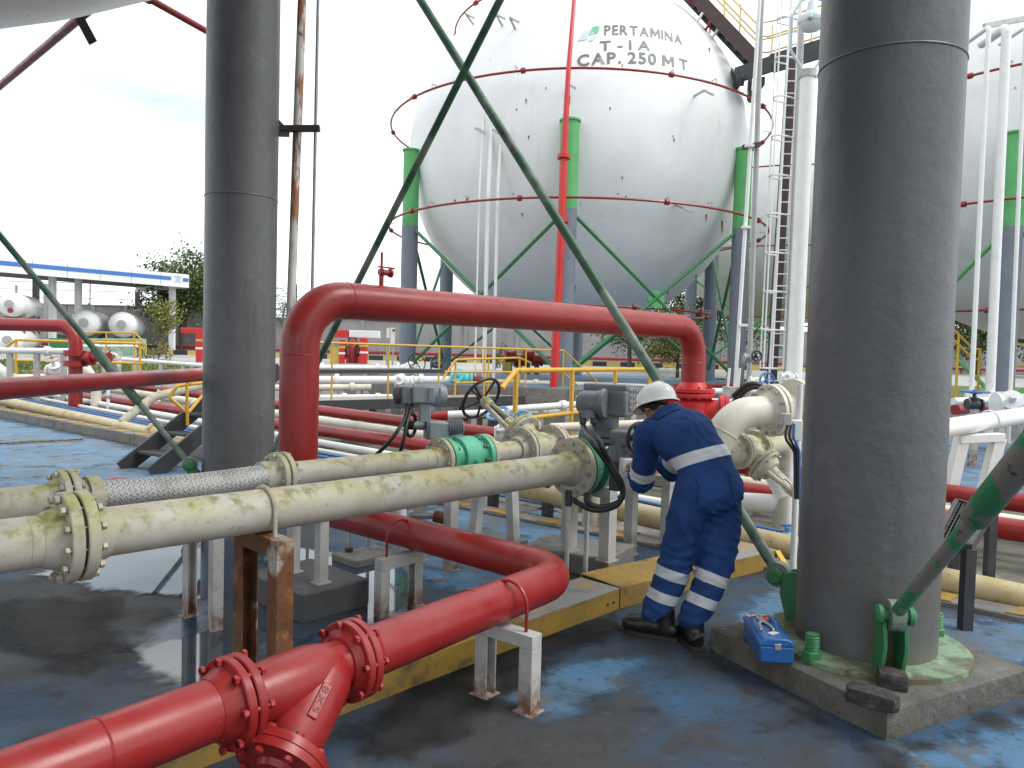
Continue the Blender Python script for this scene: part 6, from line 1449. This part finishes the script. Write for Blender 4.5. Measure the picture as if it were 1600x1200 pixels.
# floodlight on the white pole
DLp = 14.5
A, B = at_y(1240, 605, DLp), at_y(1262, 122, DLp); dv = (B - A).normalized(); A = A - dv * (A.z / dv.z)
t = thing('floodlight_pole', 'thick white pole with a domed floodlight in a yoke, left of the right column', 'lamp post', (A.x, A.y, 0))
obj('pole', MB().lathe(A, dv, [(0, .19), (.12, .19), (.12, .15), ((B - A).length, .135)], 22), M['white'], t)
obj('cap', MB().cyl(B, B + Z * .14, .16, seg=18), M['whitegrey'], t)
lc = at_y(1268, 36, DLp - .1); M['lampblue'] = mat('pale_blue_lamp_housing', (.52, .60, .64), .4)
lh = obj('lamp_housing', MB().lathe(lc + Z * .12, Z, [(-.14, .25), (-.08, .26), (-.02, .24), (.05, .15), (.10, .10), (.26, .08), (.30, .04)], 24), M['lampblue'], t)
M['glass'] = mat('lamp_glass', (.75, .76, .72), .15)
obj('lens', MB().lathe(lc - Z * .02, -Z, [(0, .24), (.05, .22), (.11, .15), (.14, .04)], 24), M['glass'], lh)
obj('knob', MB().sphere(lc - V((.12, .23, 0)), .05, 10, 6), M['steel'], lh)
obj('yoke', MB().tube([B + V((-.08, 0, .12)), B + V((-.34, 0, .5)), lc + V((-.38, 0, .1)), lc + V((-.2, 0, .42)), lc + Z * .47, lc + V((.2, 0, .42)), lc + V((.38, 0, .1)), B + V((.34, 0, .5)), B + V((.08, 0, .12))], .028, 8, bend=.12), M['lampblue'], t)
for k, (px, py, r_) in enumerate(((1277, 560, .07), (1284, 560, .03))):
    a, b = at_y(px - 4, 610, 13.8), at_y(px + 12, 200, 13.8)
    tt = pipe_thing('riser_pipe', ('stepped white riser pipe right of the floodlight pole', 'thin white riser against the right column edge')[k], None, (a.x, a.y, 0)); dv2 = (b - a).normalized(); a = a - dv2 * ((a.z) / dv2.z)
    obj('pipe', MB().lathe(a, dv2, [(0, r_ * 1.4), (1.4, r_ * 1.4), (1.45, r_ * .6), (2.2, r_ * .6), (2.2, r_ * 1.6), (2.5, r_ * 1.6), (2.5, r_), (8.5, r_)], 14), M['white'], tt)
far_valve('white flanged fitting at the foot of the floodlight pole', at_y(1232, 592, 14), .1, M['white'], None, seed=5)

# white drop lines on the right tank
DD = 15.5
t = thing('drop_lines', 'three white upright pipes in front of the right tank, tied by a white bar', 'pipe', tuple(at_y(1540, 620, DD)), 'white drop lines')
for px0, px1, r_ in ((1545, 1517, .048), (1573, 1546, .09), (1603, 1578, .04)):
    a, b = at_y(px1, 628, DD), at_y(px0, 42, DD); dv = (b - a).normalized(); a = a - dv * ((a.z - .0) / dv.z)
    obj('pipe', MB().tube([a, b, b + V((.05, .9, .02))], r_, 12, bend=r_ * 1.5), M['white'], t)
obj('tie_bar', MB().bar(at_y(1508, 617, DD - .1), at_y(1584, 617, DD - .1), .07, .13), M['white'], t)
obj('base_header', MB().cyl(at_y(1505, 636, DD), at_y(1600, 630, DD + .3), .07, seg=10), M['white'], t)
obj('tank_bracket', MB().bar(at_y(1538, 41, DD + .3), at_y(1602, 29, DD + .6), .07, .1), M['steel'], t)

# ================================================================ FAR BACKGROUND
M['wallc'] = mat('grey_boundary_wall', (.30, .295, .29), .85, layers=[('noise', (.22, .215, .21), .6, .42, .66, .8), ('noise', (.16, .155, .15), 1.6, .55, .72, .5, (1, 1, .3))], bump=(6, .2, .02))
M['wallpanel'] = M['wallc']
def wall_run(label, xa, xb, y, h, n, group):
    t = thing('boundary_wall', label, 'wall', (xa, y, .9), group); w_ = (xb - xa) / n
    for i in range(n):
        obj('wall_panel', MB().box((xa + w_ * (i + .5), y, .9 + h / 2), (w_ - .3, .18, h)), M['wallc'], t)
        obj('pier', MB().box((xa + w_ * i, y - .03, .9 + h / 2 + .05), (.3, .3, h + .1)), M['wallc'], t)
    obj('coping', MB().box(((xa + xb) / 2, y, .9 + h + .06), (xb - xa, .3, .1)), M['wallc'], t)
    return t
wall_run('long grey boundary wall behind the canopy and white bullet tanks', -46, -20.2, 60, 3.5, 8, 'boundary walls')
wall_run('grey boundary wall seen through the red overhead loop', -20, 110, 60, 2.9, 32, 'boundary walls')
# wire fence above the wall
t = thing('wire_fence', 'pipe rail and wire fence standing above the boundary wall', 'fence', (-44, 60.6, .9))
for i in range(20): obj('post', MB().cyl((-46 + i * 4.1, 60.5, .9), (-46 + i * 4.1, 60.5, 6.6 if i < 8 else 5.0), .05, seg=6), M['dark'], t)
for z in (5.0, 5.6, 6.2): obj('wire', MB().cyl((-46, 60.5, z), (-17, 60.5, z), .025, seg=5), M['dark'], t)
for z in (4.3, 4.9): obj('wire', MB().cyl((-17, 60.5, z), (36, 60.5, z), .025, seg=5), M['dark'], t)
t = pipe_thing('red_fire_pipe', 'dark red fire pipe running low along the foot of the boundary wall', None, (-40, 57, .9))
obj('pipe', MB().cyl((-46, 57.5, 1.35), (40, 57.5, 1.35), .12, seg=10), M['red'], t)
for i in range(14): obj('post', MB().box((-44 + i * 6, 57.5, 1.05), (.15, .15, .4)), M['conc'], t)
# black and yellow road kerb
t = thing('road_kerb', 'black and yellow painted kerb blocks along the far road', 'kerb', (-32, 49, .9))
M['kyellow'] = mat('faded_yellow_kerb_paint', (.5, .38, .10), .7); M['kblack'] = mat('black_kerb_paint', (.03, .03, .03), .7)
for i in range(64): obj('kerb_block', MB().box((-34 + i * .9, 49, gz(49) + .15), (.88, .25, .34)), M['kyellow'] if i % 2 else M['kblack'], t)
# filling canopy
M['fascia'] = mat('white_fascia_panel', (.74, .75, .75), .45); M['soffit'] = mat('grey_brown_soffit', (.16, .145, .13), .7); M['bluestripe'] = mat('blue_fascia_stripe', (.05, .17, .50), .45)
fA, fB = at_y(-70, 402, 43.5), at_y(294, 432, 53.5); zt = 6.45; fA.z = fB.z = zt; fd_ = (fB - fA).normalized(); fn = V((-fd_.y, fd_.x, 0)); Lf = (fB - fA).length
t = thing('canopy', 'long white flat canopy with a blue stripe over the filling bays at far left', 'canopy', tuple(fA - Z * 5.6))
obj('roof', MB().box(fA + fd_ * (Lf / 2) + fn * 4.5 - Z * .35, (Lf - .1, 8.8, .4), (fd_, fn, Z)), M['soffit'], t)
n_ = 7
for i in range(n_): obj('fascia_panel', MB().box(fA + fd_ * (Lf * (i + .5) / n_) - Z * .45, (Lf / n_ - .03, .12, .92), (fd_, fn, Z)), M['fascia'], t)
obj('fascia_panel', MB().box(fB + fn * 4.5 - Z * .45 + fd_ * .03, (.12, 8.9, .92), (fd_, fn, Z)), M['fascia'], t)
obj('blue_stripe', MB().box(fA + fd_ * (Lf * .455) - fn * .07 - Z * .36, (Lf * .91, .02, .26), (fd_, fn, Z)), M['bluestripe'], t)
obj('blue_stripe', MB().box(fA + fd_ * (Lf * .985) - fn * .07 - Z * .38, (Lf * .03, .02, .26), (fd_, fn, Z)), M['bluestripe'], t)
q = fA + fd_ * (Lf * .945) - fn * .07 - Z * .4
obj('emblem', MB().prism([(-.3, -.2), (.3, -.2), (.12, 0), (.3, .2), (0, .32), (-.3, .2), (-.12, 0)], q, fd_, Z, fn * .01), mat('faded_grey_emblem', (.45, .5, .58), .5), t)
for px, y_, m_, r_ in ((263, 53.2, 'fascia', .17), (114, 50, 'fascia', .17), (73, 48.5, 'fascia', .17), (209, 62, 'dark', .15), (48, 55, 'dark', .17), (65, 58, 'galv', .15), (-30, 46, 'fascia', .17)):
    p = at_y(px, 500, y_); obj('column', MB().box((p.x, p.y + .6, (.85 + zt - .5) / 2), (r_ * 2, r_ * 2, zt - .5 - .85)), M[m_], t)
# bullet tanks on saddles
def bullet(label, px, py, d, r, L, m=M['tank']):
    c = at_y(px, py, d); t = thing('bullet_tank', label, 'tank', (c.x, c.y, .9), 'horizontal bullet tanks'); ax = V((-.35, .94, 0)).normalized()
    prof = [(r * (1 - math.cos(math.pi / 2 * i / 6)) * .62, r * math.sin(math.pi / 2 * i / 6)) for i in range(7)]
    obj('shell', MB().lathe(c, ax, prof + [(L, r), (L + r * .5, r * .5)], 30), m, t)
    obj('manway', MB().lathe(c - ax * .02, -ax, [(-.05, r * .3), (.08, r * .3), (.08, r * .34), (.14, r * .34), (.15, r * .2)], 16), M['galv'], t)
    for k in (.25, .75):
        p = c + ax * (L * k); z0 = .85
        obj('saddle', MB().box((p.x, p.y, (z0 + c.z - r * .6) / 2), (r * 1.5, .3, c.z - r * .6 - z0), None), M['conc'], t)
    obj('vent', MB().cyl(c + ax * (L * .3) + Z * r, c + ax * (L * .3) + Z * (r + .5), .07, seg=8), M['galv'], t)
    return t
bullet('rightmost white bullet tank with round manway, below the canopy', 190, 507, 51, .87, 6)
bullet('second white bullet tank from the right, behind the brace rod', 131, 504, 50, .87, 6)
bullet('white bullet tank half hidden left of the second one', 97, 506, 52, .8, 5)
q = bullet('upper left white bullet tank with a red marked end', 15, 475, 45, .72, 5); obj('red_mark', MB().lathe(at_y(16, 485, 44.9), (.35, -.94, 0), [(0, .16), (.04, .14)], 12), M['red'], q)
bullet('lower left white bullet tank near the ground', 12, 531, 45, .75, 5)
t = thing('box_unit', 'pale green metal housing under the white bullet tanks', 'housing', tuple(at_y(170, 560, 46)))
M['palegreen'] = mat('pale_green_metal', (.20, .40, .27), .5, layers=[('noise', (.15, .3, .2), .8, .45, .65, .6)]); M['darkgreen'] = mat('dark_green_metal', (.03, .16, .06), .5)
for i, (x0_, x1_, m_) in enumerate(((128, 158, 'palegreen'), (159, 186, 'palegreen'), (187, 214, 'palegreen'), (76, 108, 'darkgreen'))):
    a, b = at_y(x0_, 556, 46), at_y(x1_, 529, 46); obj('panel', MB().box(((a.x + b.x) / 2, 46.6, (a.z + b.z) / 2), (b.x - a.x, 1.2, b.z - a.z)), M[m_], t, bevel=.02)
obj('door', MB().box(at_y(160, 548, 45.96), (.9, .05, .6)), M['darkgreen'], t)
# fire monitors and loading gate
def post_red(label, px, y0_, y1_, d, w_, head=True):
    a, b = at_y(px, y1_, d), at_y(px, y0_, d); t = thing('fire_monitor', label, 'hydrant', (a.x, a.y, gz(d)), 'red fire monitors')
    obj('pillar', MB().box((a.x, a.y, (gz(d) + b.z) / 2), (w_, w_, b.z - gz(d))), M['redbright'], t, bevel=.02)
    for k, m_ in ((.45, 'white'), (.7, 'kyellow')): obj('band', MB().box((a.x, a.y, gz(d) + (b.z - gz(d)) * k), (w_ + .02, w_ + .02, .12)), M[m_], t)
    if head: obj('nozzle_arm', MB().box((b.x - .35, b.y, b.z), (1.4, .4, .3)), M['redbright'], t, bevel=.03)
post_red('red monitor post with white and yellow bands at the left edge of the left column', 314, 517, 556, 42, .42)
post_red('red pillar with bands at the left end of the loading gate', 534, 531, 572, 44, .3, False)
post_red('wide dark red pillar of the loading gate', 568, 528, 570, 44.5, .42, False)
t = thing('loading_gate', 'small red and white loading gate with a red machine beneath, seen through the pipe loop', 'gate', tuple(at_y(550, 566, 45)))
for (x0_, y0_, x1_, y1_, m_) in ((522, 516, 544, 527, 'redbright'), (545, 517, 592, 527, 'fascia')):
    a, b = at_y(x0_, y1_, 45), at_y(x1_, y0_, 45); obj('sign_box' if m_ == 'redbright' else 'beam', MB().box(((a.x + b.x) / 2, 45.3, (a.z + b.z) / 2), (b.x - a.x, .5, b.z - a.z)), M[m_], t, bevel=.02)
p = at_y(551, 558, 45); obj('machine', MB().lathe((p.x, p.y, gz(45)), Z, [(0, .4), (.9, .42), (1.1, .3), (1.3, .34), (1.5, .15)], 14), M['red'], t)
for s in (-.38, .38): obj('hose_reel', MB().torus((p.x + s, p.y - .4, gz(45) + .8), (1, .4, 0), .34, .07, 18, 6), M['black'], t)
obj('hoist', MB().box(at_y(551, 532, 45), (.5, .3, .35)), M['dark'], t, bevel=.03); obj('chevron_board', MB().box(at_y(523, 555, 44), (.5, .1, .9)), M['kyellow'], t)
obj('hoist_cable', MB().cyl(at_y(551, 530, 45), (p.x, p.y, gz(45) + 1.4), .05, seg=6), M['dark'], t)
t = thing('sign_panel', 'white sign panels on two thin posts behind the long yellow handrail', 'sign', tuple(at_y(610, 570, 40)))
for (x0_, y0_, x1_, y1_) in ((604, 513, 609, 528), (610, 512, 617, 537)):
    a, b = at_y(x0_, y1_, 40), at_y(x1_, y0_, 40); obj('panel', MB().box(((a.x + b.x) / 2, 40, (a.z + b.z) / 2), (b.x - a.x, .06, b.z - a.z)), M['fascia'], t)
for px in (605, 614): a = at_y(px, 530, 40); obj('post', MB().cyl((a.x, 40.05, gz(40)), (a.x, 40.05, a.z), .05, seg=6), M['galv'], t)
p = at_y(615, 516, 39.9); obj('print', MB().box((p.x, 39.94, p.z), (.12, .02, .12)), M['dark'], t)
# dark red pump group behind the right of the long walkway
t = thing('pump_set', 'dark red pump set behind the stairs of the long walkway', 'pump', tuple(at_y(820, 575, 30)))
p = at_y(800, 560, 30); z0 = p.z
for i in range(4):
    a = at_y(797 + i * 14, 556 + (i % 2) * 6, 30); obj('casing', MB().lathe(a - V((.2, 0, 0)), (1, .2, 0), [(0, .1), (0, .26), (.08, .26), (.1, .2), (.34, .22), (.36, .26), (.42, .26), (.42, .1)], 14), M['red'], t); obj('leg', MB().box((a.x, a.y, (a.z + gz(30)) / 2), (.2, .2, a.z - gz(30))), M['dark'], t)
obj('chevron_board', MB().box(at_y(792, 575, 29.5), (.35, .05, .45)), M['kyellow'], t)

# ---- trees and shrubs
M['bark'] = mat('grey_brown_bark', (.10, .08, .06), .9, bump=(20, .6, .02))
def leafm(name, c): return mat(name, c, .6, layers=[('noise', tuple(x * .5 for x in c), .9, .4, .65, .8), ('noise', (c[0] * 1.7, c[1] * 1.4, c[2] * 1.2), 3, .5, .7, .7)])
M['leaf'] = leafm('green_tree_leaves', (.07, .125, .03)); M['leafy'] = leafm('yellow_green_leaves', (.19, .20, .035)); M['leafd'] = leafm('deep_green_leaves', (.045, .085, .022))
def tree(name, label, x, y, zb, h, crown, n, m, group='trees beyond the yard', seed=1, trunk=.14, leaf=.2, low=.35, cat='tree', lean=0):
    rg = random.Random(seed); t = thing(name, label, cat, (x, y, zb), group); tips = []
    tq = MB(); top = V((x + lean, y, zb + h * .55)); tq.tube([(x, y, zb - .1), (x + .1 * rg.uniform(-1, 1), y, zb + h * .25), top], [trunk, trunk * .8, trunk * .55], 8)
    for i in range(9):
        a = rg.uniform(0, 6.28); s = V((x, y, zb)).lerp(top, rg.uniform(low, 1)); e = s + V((math.cos(a) * crown * rg.uniform(.45, .85), math.sin(a) * crown * rg.uniform(.4, .8), h * rg.uniform(.12, .42))); mid = s.lerp(e, .5) + V((0, 0, h * .04)); tq.tube([s, mid, e], [trunk * .45, trunk * .3, trunk * .1], 6); tips += [e, mid, s.lerp(e, .75)]
    tips.append(top + Z * h * .4); tips.append(top + Z * h * .25)
    obj('trunk', tq, M['bark'], t)
    q = MB()
    for i in range(n):
        c = rg.choice(tips); u = V((rg.gauss(0, 1), rg.gauss(0, 1), rg.gauss(0, .75))); p = c + u * (crown * .22)
        nx = V((rg.gauss(0, 1), rg.gauss(0, 1), rg.gauss(.6, 1))).normalized(); e1 = nx.orthogonal().normalized(); e2 = nx.cross(e1); s = leaf * rg.uniform(.5, 1.15)
        q.add([p - e1 * s * .5, p - e2 * s * .28, p + e1 * s * .5, p + e2 * s * .28], [(0, 1, 2, 3)])
    obj('crown', q, m, t, smooth=False, kind='stuff'); return t
def tp(px, d): p = at_y(px, 540, d); return p.x
tree('tree', 'dense green tree beside the right end of the canopy', tp(284, 57.5), 57.5, .9, 7.6, 3.1, 16000, M['leaf'], seed=3, trunk=.2, lean=.5, leaf=.26)
tree('tree', 'small yellow green leaved tree in front of the canopy column', tp(250, 50), 50, .9, 3.6, 1.4, 1300, M['leafy'], seed=5, trunk=.08, leaf=.22)
tree('tree', 'thin sapling between the left column and the red pipe bend', tp(443, 60), 60, .9, 5.2, 1.2, 700, M['leaf'], seed=7, trunk=.08)
tree('tree', 'bushy dark tree behind the right side of the centre tank', tp(1075, 44), 44, .7, 6.4, 3.0, 10000, M['leafd'], seed=11, trunk=.2)
tree('tree', 'yellow green bush low right of the centre tank', tp(1060, 38), 38, .5, 3.6, 1.8, 2600, M['leafy'], seed=12, trunk=.1)
tree('tree', 'dark tree behind the far legs of the centre tank', tp(985, 46), 46, .8, 4.4, 2.3, 3200, M['leafd'], seed=13, trunk=.15)
tree('tree', 'tall dark tree far behind the caged ladder', tp(1160, 52), 52, .9, 5.6, 3.2, 4500, M['leafd'], seed=14, trunk=.2)
tree('tree', 'leaning green tree behind the boundary wall at centre', tp(700, 63), 63, .9, 5.2, 2.6, 2600, M['leaf'], seed=15, trunk=.14)
tree('tree', 'bare sparse tree behind the loading gate', tp(565, 62), 62, .9, 5.0, 1.8, 350, M['leafy'], seed=16, trunk=.1)
tree('tree', 'round dark bush beyond the thick yellow handrail', tp(990, 24), 24.5 - 9, -.1, 2.0, .8, 1500, M['leafd'], seed=17, trunk=.05, leaf=.14) if 0 else None
tree('tree', 'broad dark tree far behind the white drop lines at right', tp(1530, 54), 54, .9, 7.2, 4.2, 8000, M['leafd'], seed=21, trunk=.2, leaf=.3)
tree('tree', 'second dark tree at the right edge beyond the right tank legs', tp(1625, 50), 50, .9, 6.6, 3.6, 6000, M['leaf'], seed=22, trunk=.2, leaf=.3)
for i, (px, d, h, lab) in enumerate(((228, 42, 1.0, 'low shrub on the lawn left of the canopy column'), (250, 41, 1.2, 'yellowish shrub at the foot of the canopy column'), (775, 41, 1.6, 'yellow green shrub by the far tank legs'), (812, 40, 1.2, 'small shrub right of the far white drop lines'))):
    tree('shrub', lab, tp(px, d), d, gz(d), h, .7, 500, M['leafy'] if i % 2 else M['leaf'], 'shrubs', 30 + i, .03, .14, .1, 'shrub')
